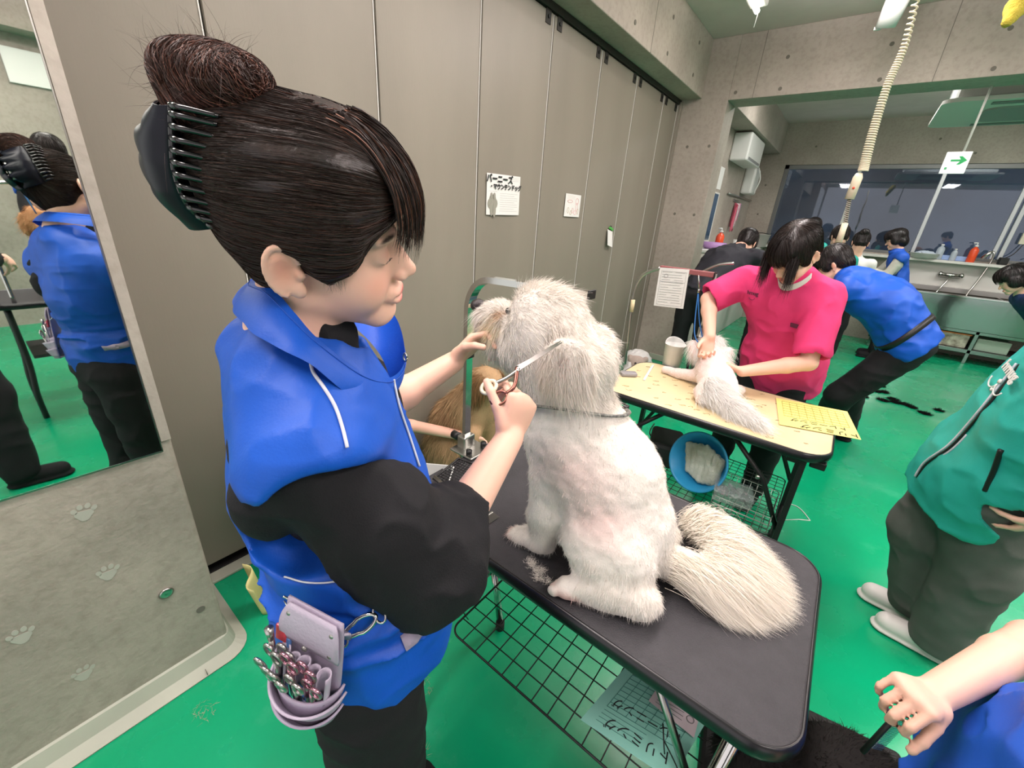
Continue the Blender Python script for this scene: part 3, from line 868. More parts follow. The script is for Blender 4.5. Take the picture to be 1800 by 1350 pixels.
# parting
# fringe
bez = lambda a, b, c_, d_, T: ((1 - T) ** 3)[..., None] * a + (3 * T * (1 - T) ** 2)[..., None] * b + (3 * T * T * (1 - T))[..., None] * c_ + (T ** 3)[..., None] * d_
def locpath(L0): return WC + L0 @ WM.T
fr = []; frc = []
clumps = []
for i in range(62):
    u = -.86 + 1.7 * i / 61 + rn.normal(scale=.02)
    x1 = .062 * u
    zend = .016 + .016 * rn.random() - (.012 if rn.random() < .25 else 0)
    clumps.append((x1, zend, rn.integers(18, 48)))
for (x1, ze, nk) in clumps:
    a = np.stack([x1 * .45 + rn.normal(scale=.005, size=nk), rn.uniform(.030, .066, nk), rn.uniform(.128, .136, nk)], 1)
    yy = .132 * np.sqrt(max(0.0, 1 - (x1 / .098) ** 2)); 
    b = np.stack([x1 * .8 + rn.normal(scale=.004, size=nk), np.full(nk, yy - .018), np.full(nk, .126)], 1)
    c_ = np.stack([x1 * 1.12 + rn.normal(scale=.003, size=nk), np.full(nk, yy + .010), np.full(nk, .07)], 1)
    d_ = np.stack([x1 * 1.1 + rn.normal(scale=.0022, size=nk), np.full(nk, yy - .004) + rn.normal(scale=.002, size=nk), ze + rn.normal(scale=.006, size=nk)], 1)
    T = np.broadcast_to(np.linspace(0, 1, 13)[None], (nk, 13))
    fr.append(locpath(bez(a[:, None], b[:, None], c_[:, None], d_[:, None], T)))
fr = np.concatenate(fr)
ribbons('fringe', fr, .0013, M['hair_strand'], hair, True, hair_cols(len(fr), srgb('#2b211d'), .25, rn, srgb('#6b4534'), .14), rn)
# a few wisps by the temple and the sideburn
for sd_ in (-1, 1):
    nw = 300; a = np.stack([np.full(nw, sd_ * .073), rn.uniform(.022, .062, nw), rn.uniform(.03, .05, nw)], 1)
    b = a + np.stack([np.full(nw, sd_ * .004), np.full(nw, .003), np.full(nw, -.02)], 1)
    d_ = np.stack([np.full(nw, sd_ * .0715), rn.uniform(.028, .052, nw), rn.uniform(-.028, .010, nw)], 1)
    T = np.broadcast_to(np.linspace(0, 1, 8)[None], (nw, 8))
    ribbons('wisps', locpath(bez(a[:, None], b[:, None], b[:, None] * .4 + d_[:, None] * .6 + [0, 0, .004], d_[:, None], T)), .0006, M['hair_strand'], hair, True, hair_cols(nw, srgb('#2b211d'), .2, rn), rn)
# the bun above the clip: twisted, curly ends
bf = Field()
for p, r in [((.004, -.034, .147), (.040, .030, .023)), ((.004, -.074, .151), (.028, .020, .021)), ((-.01, -.055, .156), (.022, .02, .016)), ((0, -.066, .125), (.042, .024, .026))]:
    bf.ell(wh(*p), r, WM, .014)
lo, hi = bounds([wh(0, -.05, .14)], .095)
bun = organic('bun', bf, lo, hi, .003, hair_mat('brown_hair', '#3a2420', '#241815'), woman, disp=lambda P: .0035 * vnoise(P * 60, 3), it=1)
nb = 5200
Pb, nb_ = surf_samples(bun, nb, rn)
Tn = np.linspace(0, 1, 12)
sw = rn.normal(scale=.25, size=(nb, 3))
def btgt(P, t):
    q = (P - WC) @ WM; r_ = q - np.array([0, -.05, .14])
    d = np.cross(r_, np.array([.25, .9, .40])[None] + sw)
    d = d / np.maximum(np.linalg.norm(d, axis=1, keepdims=True), 1e-9) + .7 * np.stack([vnoise(q * 45, 8), vnoise(q * 45, 9), vnoise(q * 45, 10)], 1)
    return d @ WM.T
pb = flow(bf, Pb, btgt, rn.uniform(.025, .06, nb), 9, .0045, rn, .0004)
ribbons('bun_strands', pb, .0009, M['hair_strand'], bun, True, hair_cols(nb, srgb('#3a2620'), .28, rn, srgb('#6b4538'), .22), rn)
nf = 420
Pb, nn_ = surf_samples(bun, nf, rn, lambda co, no: ((co - WC) @ WM)[:, 1] < -.02)
d0_ = nn_ + rn.normal(scale=.6, size=(nf, 3)) + WM[:, 2] * .3; d0_ /= np.linalg.norm(d0_, axis=1, keepdims=True)
side_ = np.cross(d0_, rn.normal(size=(nf, 3)))
LL = rn.uniform(.008, .030, nf)
pf = Pb[:, None] + d0_[:, None] * (LL[:, None] * Tn)[..., None] + side_[:, None] * ((LL[:, None] * Tn ** 2) * .7)[..., None]
ribbons('loose_hair', pf, .0004, M['hair_strand'], bun, True, hair_cols(nf, srgb('#3a2824'), .3, rn), rn)
# black claw clip
M['clip'] = mat('clip_plastic', '#101113', 0.12, spec=0.6)
M['clip_navy'] = mat('clip_navy', '#090c1a', 0.38, spec=0.25)
clip = thing('claw_clip', 'large glossy black claw clip gripping the bun', 'hair clip', tuple(wh(0, -.1, .07)))
for q in (-1, 1):
    sp_ = [(q * .040, -.074, .132), (q * .046, -.080, .108), (q * .049, -.087, .080), (q * .047, -.088, .050), (q * .040, -.076, .026)]
    bp_ = [(q * .004, -.098, .128), (q * .004, -.126, .106), (q * .004, -.136, .080), (q * .004, -.136, .050), (q * .006, -.116, .016)]
    S_ = catmull(sp_, 12); B_ = catmull(bp_, 12)
    def shell(u, v):
        i = u * (len(S_) - 1); j = int(min(i, len(S_) - 2)); f = i - j
        a = S_[j] * (1 - f) + S_[j + 1] * f; b_ = B_[j] * (1 - f) + B_[j + 1] * f
        sc = 1.0 + .24 * (abs(math.sin(u * math.pi * 4.5)) - .5) * v
        b_ = a + (b_ - a) * sc
        p = a + (b_ - a) * v; p = p + np.array([q * .012 * math.sin(math.pi * v), -.004 * math.sin(math.pi * v), 0])
        return wh(*p)
    jaw = MB().sheet(shell, 56, 10, .0022).build('jaw', M['clip_navy'], clip, True)
    MB().tube([wh(*p) for p in S_], .0034, 10).build('spine', M['clip'], jaw, True)
    for k_ in range(13):
        t_ = k_ / 12; i = t_ * (len(S_) - 1); j = int(min(i, len(S_) - 2)); a = S_[j] + (S_[j + 1] - S_[j]) * (i - j)
        L0 = .042 - .012 * t_
        pts_ = [a, a + np.array([q * .0125, .008, .002]), a + np.array([q * .0165, .020, .0015]), a + np.array([q * .0150, L0, -.002])]
        MB().tube([wh(*p) for p in catmull(pts_, 5)], list(np.linspace(.0037, .0020, 16)), 8).build('tooth', M['clip'], jaw, True)
MB().cyl(wh(-.004, -.127, .10), wh(-.004, -.133, .04), .004).build('spring', M['steel'], clip, True)
aR_ = wJ['shR']
# black T-shirt: yoke inside the vest and two sleeves
tf = Field()
tf.cap(wJ['shL'] + [.03, 0, 0], wJ['shR'] - [.03, 0, 0], .050, .050, .03)
tf.ell((-.532, .247, 1.17), (.126, .088, .17), rot('z', -8), .03)
tf.cap(wJ['neck'] - [0, -.02, .03], wJ['neck'] + np.array([.006, .022, .0]), .060, .054, .02)
for s_, e_ in (('R', .80), ('L', .62)):
    a = wJ['sh' + s_]; b_ = wJ['el' + s_]; d_ = nrm(b_ - a)
    tf.cap(a + d_ * .03, a + (b_ - a) * .55, .054, .070, .02)
    tf.cap(a + (b_ - a) * .55, a + (b_ - a) * 1.02, .072, .078 if s_ == 'R' else .056, .02)
tf.ell(aR_ + [-.02, .02, -.035], (.068, .068, .075), None, .02)
tf.ell(at(470, 880, .50), (.040, .040, .05), None, .02)
# sleeve drape under the upper arm
aR = wJ['shR']; bR = wJ['elR']; dR_ = nrm(bR - aR)
tf.cap(aR + (bR - aR) * .5 + np.array([-.01, -.01, -.03]), bR + np.array([-.01, -.025, -.035]), .055, .060, .03)
tf.cap(bR + dR_ * .0, bR + nrm(wJ['wrR'] - bR) * .07 + [0, -.01, 0], .068, .066, .03)
tR = nrm(nrm(wJ['wrR'] - bR) + dR_ * .3)
tf.cap(bR - tR * .2 , bR + tR * .35, .001, .001, .001)
tf.p.pop()
# open cuffs
tf.cap(bR + tR * .045, bR + tR * .3, .052, .13, .006, 's')
tf.cap(bR + tR * .0, bR + tR * .1, .047, .052, .004, 's')
tL = nrm(wJ['elL'] - wJ['shL'] + .7 * nrm(wJ['wrL'] - wJ['elL']) * .25)
cL = wJ['elL'] + nrm(wJ['wrL'] - wJ['elL']) * .02
tf.cap(cL + tL * .035, cL + tL * .3, .05, .2, .006, 's')
tf.box((-.69, .26, 1.03), (.10, .10, .10), None, .02, .01, 's')
lo, hi = bounds([wJ['shL'], wJ['shR'], wJ['elR'], wJ['elL'], wJ['neck'], (-.5, .25, 1.05)], .15)
fo = folds(21, (22, 22, 14), .005)
tee = organic('t_shirt', tf, lo, hi, .0042, M['tee'], woman, disp=fo, it=2)

# blue vest
vf = Field()
vf.ell((-.532, .250, 1.20), (.150, .108, .155), rot('z', -8), .03)
vf.cap((-.610, .265, 1.245), (-.470, .215, 1.245), .075, .078, .04)
vf.cap((-.560, .215, 1.318), (-.49, .212, 1.312), .053, .052, .04)
vf.ell((-.492, .258, 1.03), (.134, .115, .19), rot('z', -6), .05)
vf.ell((-.460, .262, .90), (.142, .122, .15), rot('z', -6), .04)
vf.cap((-.495, .262, 1.10), (-.458, .262, .84), .118, .128, .05)
vf.ell((-.520, .238, 1.13), (.128, .112, .13), rot('z', -8), .03)
# cap of cloth over each shoulder
vf.cap((-.50, .20, 1.275), aR + dR_ * .012 + [0, .012, 0], .060, .080, .03)
aL = wJ['shL']; dL_ = nrm(wJ['elL'] - aL)
vf.cap((-.57, .24, 1.285), aL + dL_ * .01, .050, .074, .03)
vf.cap(at(505, 915, .53), at(600, 955, .40), .070, .062, .006, 's')
vf.cap(at(560, 905, .50), at(640, 1010, .42), .079, .10, .02, 's')
vf.ell((-.500, .262, 1.375), (.050, .068, .075), rot('x', 28), .008, 's')
vf.half((-.47, .25, .835), (-.02, .06, -1), .006)
f1 = folds(31, (9, 9, 26), .0062); f2 = folds(41, (15, 15, 8), .0062)
def vdisp(P):
    z = P[..., 2]
    wz = np.exp(-((z - .97) / .06) ** 2)
    seam = -.004 * np.exp(-((z - 1.005 - .03 * (P[..., 1] - .2)) / .006) ** 2)
    return f1(P) * (.35 + 1.6 * wz) + f2(P) * (.7 - .3 * wz) + seam
lo, hi = bounds([(-.70, .2, 1.3), (-.36, .2, 1.2), (-.47, .25, .80)], .18)
vest = organic('vest', vf, lo, hi, .0042, M['blue'], woman, disp=vdisp, it=2)
class DField(Field):
    def __init__(s, f, d): s.p = f.p; s.f = f; s.d = d
    def val(s, P): return Field.val(s, P) - s.d(P)
vfd = DField(vf, vdisp)
# stand collar
top = [at(446, 492, .50), at(478, 505, .465), at(520, 552, .45), at(562, 598, .458), at(640, 655, .50), at(690, 662, .56), at(712, 625, .60), at(694, 555, .68), at(640, 510, .72), at(560, 480, .63), at(480, 478, .56)]
bot = [at(410, 540, .49), at(430, 572, .44), at(474, 604, .425), at(545, 640, .43), at(622, 700, .475), at(676, 712, .56), at(692, 690, .60), at(676, 640, .66), at(640, 590, .69), at(540, 520, .66), at(430, 515, .56)]
Tc = catmull(top, 8, True); Bc = catmull(bot, 8, True); nC = len(Tc)
def colf(u, v):
    i = u * nC; j = int(i) % nC; f = i - int(i)
    a = Tc[j] * (1 - f) + Tc[(j + 1) % nC] * f; b_ = Bc[j] * (1 - f) + Bc[(j + 1) % nC] * f
    cx_ = np.array([-.51, .25, 1.32]); o_ = nrm((a - cx_) * [1, 1, 0]); bulge = math.sin(math.pi * v) * .006
    return a + (b_ - a) * v + o_ * bulge + .0012 * math.sin(u * 60) * v * o_
collar = MB().sheet(colf, 120, 8, -.005).build('collar', M['blue'], vest, True)
MB().tube([a * .86 + b_ * .14 + nrm((a - np.array([-.51, .25, 1.32])) * [1, 1, 0]) * .0035 for a, b_ in zip(Tc, Bc)], .0007, 5, closed=True).build('stitching', M['blue_dark'], collar, True)
def along(pts, n=10, off=.001, F_=vfd, d0=.3, d1=1.2):
    c_ = catmull([np.array([x, y, 0.0]) for x, y in pts], n)
    P = np.array([march(F_, p[0], p[1], d0, d1) for p in c_]); P = P + F_.grad(P) * off
    P[1:-1] = (P[:-2] + P[1:-1] * 2 + P[2:]) / 4
    return [p for p in P]
MB().tube(along([(545, 618), (549, 652), (570, 684), (588, 715), (600, 750), (609, 787)], off=.0015), .0021, 6).build('white_piping', M['piping'], vest, True)
zl = along([(690, 668), (700, 715), (718, 768), (735, 820)], off=.002)
MB().tube(zl, .0017, 6).build('zip', M['piping'], vest, True)
MB().tube([p + np.array([-.006, -.003, 0]) for p in zl], .0011, 6).build('zip_edge', M['piping'], vest, True)
MB().tube(along([(500, 1016), (540, 1023), (590, 1022), (650, 1003)], off=.002), .0012, 6).build('waist_piping', M['piping'], vest, True)
tg = at(712, 628, .59)
MB().tube([tg + np.array([.004 * math.cos(a), 0, .006 * math.sin(a)]) for a in np.linspace(0, 6.28, 10)], .0015, 6).build('zip_pull', M['steel'], vest, True)
M['dark'] = M['dark']
# trousers
pf_ = Field()
pel = wJ['pel']
pf_.ell(pel + [0, 0, -.0], (.125, .105, .11), rot('z', -8), .03)
for q, kn, an in ((1, (-.385, .215, .47), (-.375, .19, .07)), (-1, (-.525, .265, .47), (-.53, .25, .07))):
    hp = pel + np.array([q * .068, -q * .012, -.04])
    pf_.chain([hp, kn, an], [.088, .070, .062], .02)
pf_.half((-.45, .2, .055), (0, 0, -1), .006)
lo, hi = bounds([pel, (-.45, .2, .05)], .2)
organic('trousers', pf_, lo, hi, .006, M['trousers'], woman, disp=folds(51, (9, 9, 18), .006), it=2)
for an in ((-.375, .20, .07), (-.53, .26, .07)):
    sf = Field(); shoe(sf, an, (.1, 1, 0)); lo, hi = bounds([an], .24)
    organic('shoe', sf, lo, hi, .006, M['tee'], woman, it=1)
# ================================================================ grooming tables
def rrect(x0, x1, y0, y1, r, n=8):
    P = []
    for cx, cy, a0 in [(x1 - r, y1 - r, 0), (x0 + r, y1 - r, 90), (x0 + r, y0 + r, 180), (x1 - r, y0 + r, 270)]:
        for k in range(n + 1):
            a = math.radians(a0 + 90 * k / n); P.append((cx + r * math.cos(a), cy + r * math.sin(a)))
    return P
def tabletop(x0, x1, y0, y1, z, r, mtop, medge, root, th=.034):
    P = rrect(x0 + .008, x1 - .008, y0 + .008, y1 - .008, r - .008)
    b = MB().prism(P, (0, 0, z - th + .004), (1, 0, 0), (0, 1, 0), th - .004)
    tp = b.build('tabletop', mtop, root)
    R_ = rrect(x0, x1, y0, y1, r); e = MB(); k = 10
    prof = [(math.cos(a) * .010, math.sin(a) * th * .55) for a in np.linspace(-math.pi / 2, math.pi / 2, k)]
    V = []; n = len(R_)
    cx, cy = (x0 + x1) / 2, (y0 + y1) / 2
    for i in range(n):
        a = np.array(R_[i - 1]); c = np.array(R_[(i + 1) % n]); t = nrm(c - a); o_ = np.array([t[1], -t[0]])
        for (u, v) in prof: V.append((R_[i][0] + o_[0] * (u - .010), R_[i][1] + o_[1] * (u - .010), z - th / 2 + v + .0015))
    Fs = [(i * k + j, ((i + 1) % n) * k + j, ((i + 1) % n) * k + (j + 1) % k, i * k + (j + 1) % k) for i in range(n) for j in range(k)]
    e.add(V, Fs).build('edge_bumper', medge, root, True)
    return tp
M['mat_black'] = mat('rubber_mat', '#3f3e41', 0.62, var=.10, scale=30, bump=0.6, bscale=320, bdist=0.004, spec=0.35)
M['bumper'] = mat('black_bumper', '#17171a', 0.28, spec=0.5)
t1 = thing('grooming_table', 'grooming table with black rubber top under the sitting white dog', 'table', (-.32, .84, 0))
X0, X1, Y0, Y1, ZT1 = -.81, .170, .560, 1.125, .75
tabletop(X0, X1, Y0, Y1, ZT1, .085, M['mat_black'], M['bumper'], t1)
# folding chrome legs: two U frames with stretchers
def uframe(x, lean, name='leg'):
    for y in (Y0 + .06, Y1 - .06):
        lg = MB().tube([(x, y, ZT1 - .03), (x + lean * .5, y, .36), (x + lean, y, .03)], .013, 12).build(name, M['chrome'], t1, True)
        MB().cyl((x + lean, y, .035), (x + lean, y, .0), .017, 14).build('rubber_foot', M['dark'], lg, True)
    MB().tube([(x + lean * .55, Y0 + .06, .32), (x + lean * .55, Y1 - .06, .32)], .011, 10).build('crossbar', M['chrome'], t1, True)
uframe(.085, -.02)
MB().tube([(-.693, .50, .30), (-.693, .92, .30)], .013, 12).build('crossbar', M['chrome'], t1, True)
for ya_, yb_, yc_ in ((.60, .675, .505), (1.06, .86, .905)):
    MB().tube([(-.585, ya_, ZT1 - .03), (-.690, yb_, .30)], .0125, 12).build('upright', M['chrome'], t1, True)
    lg = MB().tube([(-.693, yc_ if yc_ < .6 else .89, .30), (-.655, yc_, .03)], .013, 12).build('leg', M['chrome'], t1, True)
    MB().cyl((-.655, yc_, .035), (-.655, yc_, .0), .017, 14).build('rubber_foot', M['dark'], lg, True)
for y in (Y0 + .075, Y1 - .075):
    MB().tube([(.05, y, ZT1 - .05), (-.08, y, ZT1 - .05)], .012, 8).tube([(-.08, y, ZT1 - .06), (.072, y, .40)], .009, 8).build('folding_brace', M['steel'], t1, True)
    MB().tube([(-.48, y, ZT1 - .06), (-.615, y, .62)], .009, 8).build('folding_brace', M['black'], t1, True)
MB().box((-.32, .84, ZT1 - .045), (.86, .03, .02)).box((-.32, .62, ZT1 - .045), (.86, .02, .02)).box((-.32, 1.06, ZT1 - .045), (.86, .02, .02)).build('under_frame', M['black'], t1)
# wire shelf tied under the table
def wire_shelf(x0, x1, y0, y1, z, pitch, root, r=.0016, m=None, lip=0.0, rim=.0028):
    g = MB(); nx = int(round((x1 - x0) / pitch)); ny = int(round((y1 - y0) / pitch))
    for i in range(1, nx): x = x0 + (x1 - x0) * i / nx; g.tube([(x, y0, z), (x, y1, z)], r, 6)
    for j in range(1, ny): y = y0 + (y1 - y0) * j / ny; g.tube([(x0, y, z + r * 1.5), (x1, y, z + r * 1.5)], r, 6)
    g.tube([(p[0], p[1], z) for p in rrect(x0, x1, y0, y1, .03)], rim, 6, closed=True)
    if lip: g.tube([(p[0], p[1], z + lip) for p in rrect(x0, x1, y0, y1, .03)], rim, 6, closed=True)
    return g.build('wire_shelf', m or M['black'], root, True)
wire_shelf(-.56, .12, .545, 1.06, .44, .046, t1)
for cx_, cy_ in ((-.545, .60), (-.545, 1.02), (.075, .60)):
    MB().tube(catmull([(cx_ - .09, cy_, .56), (cx_ - .05, cy_ + .006, .50), (cx_ - .02, cy_ - .006, .47), (cx_, cy_, .44)], 6), .0014, 5).tube([(cx_ - .10, cy_ + .02, .57), (cx_ - .085, cy_ - .014, .565), (cx_ - .08, cy_ - .01, .54)], .0014, 5).build('cable_tie', M['black'], t1, True)
# chrome grooming arm clamped to the left end
arm = thing('grooming_stand', 'flat chrome grooming arm arching over behind the white dog', 'grooming stand', (-.79, .86, ZT1))
def strap(pts, w_, th, wd=(0, 1, 0)):
    b = MB(); V = []; wv = np.array(wd, float) * w_ / 2
    pts = [np.array(p, float) for p in pts]; n = len(pts)
    for i in range(n):
        d = nrm(pts[min(i + 1, n - 1)] - pts[max(i - 1, 0)]); o_ = nrm(np.cross(d, wv)) * th / 2
        V += [pts[i] - wv - o_, pts[i] + wv - o_, pts[i] + wv + o_, pts[i] - wv + o_]
    Fs = [(i * 4 + j, i * 4 + (j + 1) % 4, i * 4 + 4 + (j + 1) % 4, i * 4 + 4 + j) for i in range(n - 1) for j in range(4)]
    Fs += [(3, 2, 1, 0), tuple((n - 1) * 4 + j for j in range(4))]
    return b.add(V, Fs)
ya = .88
arc = [(-.838, ya, 1.08), (-.838, ya, 1.17)] + [(-.838 + .085 - .085 * math.cos(a), ya, 1.225 + .10 * math.sin(a)) for a in np.linspace(0.1, math.pi / 2, 12)] + [(-.60, ya, 1.330), (-.448, ya, 1.335)]
strap([(-.838, ya, .77), (-.838, ya, 1.10)], .026, .012).build('post', M['chrome'], arm)
strap(arc, .030, .016).build('arm', M['chrome'], arm)
MB().box((-.447, ya, 1.335), (.006, .034, .022), None, .002).build('end_cap', M['black'], arm)
MB().box((-.838, ya, 1.09), (.022, .036, .03), None, .004).build('collar', M['black'], arm)
MB().box((-.815, ya, ZT1 + .006), (.10, .10, .008), None, .003).box((-.838, ya, ZT1 + .03), (.036, .05, .045), None, .004).box((-.835, ya, ZT1 - .05), (.012, .05, .09), None, .003).build('clamp', M['steel'], arm)
MB().cyl((-.87, ya, ZT1 + .03), (-.90, ya, ZT1 + .03), .014, 12).build('clamp_knob', M['black'], arm, True)
for q in (-.035, .035): MB().cyl((-.79, ya + q, ZT1 + .01), (-.79, ya + q, ZT1 + .027), .010, 12).build('clamp_bolt', M['black'], arm, True)
# ================================================================ the white dog on the front table
M['fur_base'] = mat('fur_base', (1, 1, 1), 0.9, vcol='Col', bump=.35, bscale=240, bdist=.003, spec=.1)
M['fur'] = mat('white_fur', (1, 1, 1), 0.85, vcol='Col', spec=0.12)
WH = np.array(srgb('#e2dcd3')); PK = np.array(srgb('#e6cfc8')); CR = np.array(srgb('#eadfc8')); TN = np.array(srgb('#c79a6d'))
dog = thing('dog', 'white clipped dog sitting on the black grooming table, muzzle raised', 'dog', (-.28, .75, .75))
df = Field()
D = lambda c, r, k=.03, R=None, op='u': df.ell(c, r, R, k, op)
ry = lambda a: rot('y', a)
D((-.475, .750, 1.282), (.088, .080, .076), .01, ry(20))
D((-.497, .750, 1.315), (.058, .062, .042), .02, ry(10))
D((-.590, .752, 1.262), (.066, .044, .040), .025, ry(18))
D((-.605, .752, 1.232), (.050, .050, .046), .02, ry(35))
D((-.545, .752, 1.205), (.060, .062, .052), .03, ry(35))
D((-.655, .750, 1.262), (.022, .028, .026), .015)
df.cap((-.47, .752, 1.25), (-.405, .768, 1.10), .088, .088, .03)
D((-.40, .765, 1.20), (.085, .088, .08), .03)
D((-.375, .768, 1.02), (.130, .112, .13), .04, ry(-18))
D((-.312, .772, .955), (.148, .118, .130), .04, ry(-25))
D((-.240, .772, .860), (.118, .125, .112), .05)
# near front leg and paw, far front leg
df.chain([(-.395, .705, .94), (-.385, .682, .86), (-.378, .676, .79)], [.052, .041, .036], .02)
D((-.402, .672, .775), (.044, .032, .027), .015)
D((-.440, .664, .768), (.026, .026, .019), .01)
df.chain([(-.40, .835, .94), (-.40, .845, .86), (-.40, .848, .79)], [.052, .041, .036], .02)
D((-.43, .848, .770), (.048, .032, .022), .015)
# hind legs
D((-.222, .692, .842), (.102, .068, .088), .018, ry(25))
df.cap((-.275, .680, .84), (-.205, .655, .79), .058, .048, .03)
df.cap((-.145, .662, .792), (-.245, .622, .775), .041, .030, .015)
D((-.128, .668, .785), (.036, .036, .034), .015)
D((-.272, .606, .768), (.030, .026, .019), .01)
D((-.235, .855, .835), (.10, .06, .085), .025, ry(25))
df.cap((-.16, .89, .785), (-.28, .91, .770), .036, .026, .02)
# toes
for i in range(4):
    t_ = (i - 1.5)
    D((-.297 + abs(t_) * .005, .603 + t_ * .0125 - .002, .765), (.014, .0075, .011), .003)
    D((-.464 + abs(t_) * .004, .664 + t_ * .012, .763), (.012, .0072, .010), .003)
# root of the tail
df.cap((-.155, .775, .81), (-.075, .83, .79), .045, .03, .02)
# ear flaps
D((-.372, .668, 1.225), (.060, .018, .062), .012, ry(28))
D((-.40, .845, 1.22), (.055, .018, .060), .012, ry(28))
# eye sockets
D((-.556, .703, 1.300), (.014, .010, .011), .008, None, 's')
D((-.556, .800, 1.300), (.014, .010, .011), .008, None, 's')
df.cap((-.672, .750, 1.243), (-.610, .712, 1.228), .0035, .002, .004, 's')
D((-.318, .655, .790), (.030, .075, .042), .015, ry(20), 's')
df.half((-.3, .7, .7515), (0, 0, -1), .003)
spots = [((-.33, .67, 1.0), (.16, .12, .10), None, PK, 1.0), ((-.25, .66, .93), (.14, .1, .08), None, PK, 1.0),
         ((-.27, .595, .765), (.055, .03, .02), None, np.array(srgb('#dcb4ac')), .7), ((-.46, .66, .765), (.03, .03, .014), None, np.array(srgb('#d9bdb3')), .6),
         ((-.580, .705, 1.288), (.034, .03, .014), rot('y', -20), TN * .85, .8), ((-.60, .71, 1.25), (.05, .05, .04), None, np.array(srgb('#e6d3a8')), 1.0),
         ((-.372, .65, 1.235), (.025, .02, .024), None, np.array(srgb('#d8aaa5')), .8),
         ((-.645, .72, 1.238), (.03, .02, .006), None, np.array(srgb('#8a7d72')), .8)]
lo, hi = bounds([(-.67, .6, .75), (-.07, .92, 1.38)], .05)
dbody = organic('body', df, lo, hi, .0042, M['fur_base'], dog, disp=lambda P: .0022 * vnoise(P * 55, 2) + .001 * vnoise(P * 130, 4), it=1, paint=blob_paint(WH, spots))
rd = np.random.default_rng(5)
dpaint = blob_paint(WH, spots)
def fur(name, mask, n, ln, lift, dirf, width, steps=4, paint=None, jit=.35, parent=None, curl=0.0, lv=.35, obj=None):
    P, nn = surf_samples(obj or dbody, n, rd, mask)
    d = dirf(P, nn); d = d - (d * nn).sum(1, keepdims=True) * nn; d /= np.maximum(np.linalg.norm(d, axis=1, keepdims=True), 1e-6)
    d0 = nn * lift + d + rd.normal(scale=jit, size=P.shape); d0 /= np.linalg.norm(d0, axis=1, keepdims=True)
    L0 = ln * (1 + rd.normal(scale=lv, size=n)).clip(.3, 2); T = np.linspace(0, 1, steps + 1)
    bend = d * .6 + np.array([0, 0, -.35])
    if curl: bend = bend + curl * np.stack([vnoise(P * 60, 1), vnoise(P * 60, 2), vnoise(P * 60, 3)], 1)
    path = P[:, None] - nn[:, None] * .001 + d0[:, None] * (L0[:, None] * T)[..., None] + bend[:, None] * ((L0[:, None] * T ** 2) * .6)[..., None]
    path[..., 2] = np.maximum(path[..., 2], .7525)
    base = (paint or dpaint)(P); cl = np.clip(base * (1 + rd.normal(scale=.05, size=(n, 1))), 0, .98)
    return ribbons(name, path, width, M['fur'], parent or dbody, True, cl, rd)
down = lambda P, n: np.tile([.10, 0.0, -1.0], (len(P), 1))
def headdir(P, n):
    v = P - np.array([-.60, .75, 1.27]); v[:, 2] -= .02; return v
hd_ = lambda co, no: (co[:, 2] > 1.13) & (co[:, 0] < -.30)
fur('body_coat', lambda co, no: (co[:, 2] < 1.15) & (co[:, 2] > .80), 42000, .0055, .40, down, .0008, 3)
fur('leg_coat', lambda co, no: (co[:, 2] <= .86) & (co[:, 2] > .765) & (no[:, 2] > -.35) & ~((co[:, 0] < -.25) & (co[:, 1] < .635)), 18000, .0075, .6, down, .0008, 3, curl=.6)
fur('head_coat', hd_, 34000, .0105, .70, headdir, .0009, 4, curl=.8)
fur('crown_tuft', lambda co, no: (co[:, 2] > 1.335) & (co[:, 1] > .70), 1600, .020, 1.3, headdir, .0009, 4, jit=.5)
# long silky ear hair falling over the cheek and neck
Pe, ne = surf_samples(dbody, 4200, rd, lambda co, no: (co[:, 2] > 1.20) & (co[:, 0] > -.43) & (co[:, 0] < -.31) & (co[:, 1] < .70) & (no[:, 1] < -.1))
Te = np.linspace(0, 1, 8); Le = rd.uniform(.03, .085, len(Pe))
de = np.stack([rd.normal(.18, .22, len(Pe)), np.full(len(Pe), -.10), np.full(len(Pe), -1.0)], 1)
pe = Pe[:, None] + ne[:, None] * (.006 * np.sin(math.pi * Te * .6))[None, :, None] + de[:, None] * (Le[:, None] * Te)[..., None] + np.array([.0, .25, 0])[None, None] * ((Le[:, None] * Te ** 2) * .5)[..., None]
ribbons('ear_hair', pe, .0009, M['fur'], dbody, True, np.clip(np.array(srgb('#e6ddd2'))[None] * (1 + rd.normal(scale=.06, size=(len(Pe), 1))), 0, 1), rd)
# beard
fur('beard', lambda co, no: (co[:, 0] < -.575) & (co[:, 2] < 1.285), 8000, .020, .6, lambda P, n: np.tile([-.15, 0, -1.0], (len(P), 1)), .0009, 5, jit=.3)
fur('muzzle_hair', lambda co, no: (co[:, 0] < -.56) & (co[:, 0] > -.668) & (co[:, 2] > 1.26), 2600, .011, 1.0, lambda P, n: np.tile([-.6, 0, .3], (len(P), 1)), .0009, 4, jit=.4)
M['nose'] = mat('dog_nose', '#2a2424', 0.35, bump=.3, bscale=300)
nf_ = Field(); nf_.ell((-.684, .748, 1.284), (.017, .020, .016), ry(-25), .004); nf_.ell((-.690, .742, 1.283), (.004, .003, .005), None, .002, 's'); nf_.ell((-.690, .758, 1.283), (.004, .003, .005), None, .002, 's')
organic('nose', nf_, (-.72, .71, 1.25), (-.64, .79, 1.32), .0015, M['nose'], dog, it=1)
for y_ in (.7065, .7935):
    ef = Field(); ef.ell((-.556, y_ + (.003 if y_ < .75 else -.003), 1.299), (.0078, .0078, .0078), None, .002)
    organic('eye', ef, (-.575, y_ - .02, 1.28), (-.535, y_ + .02, 1.32), .0014, mat('dog_eye', '#120d0b', 0.08, spec=.7), dog, it=1)
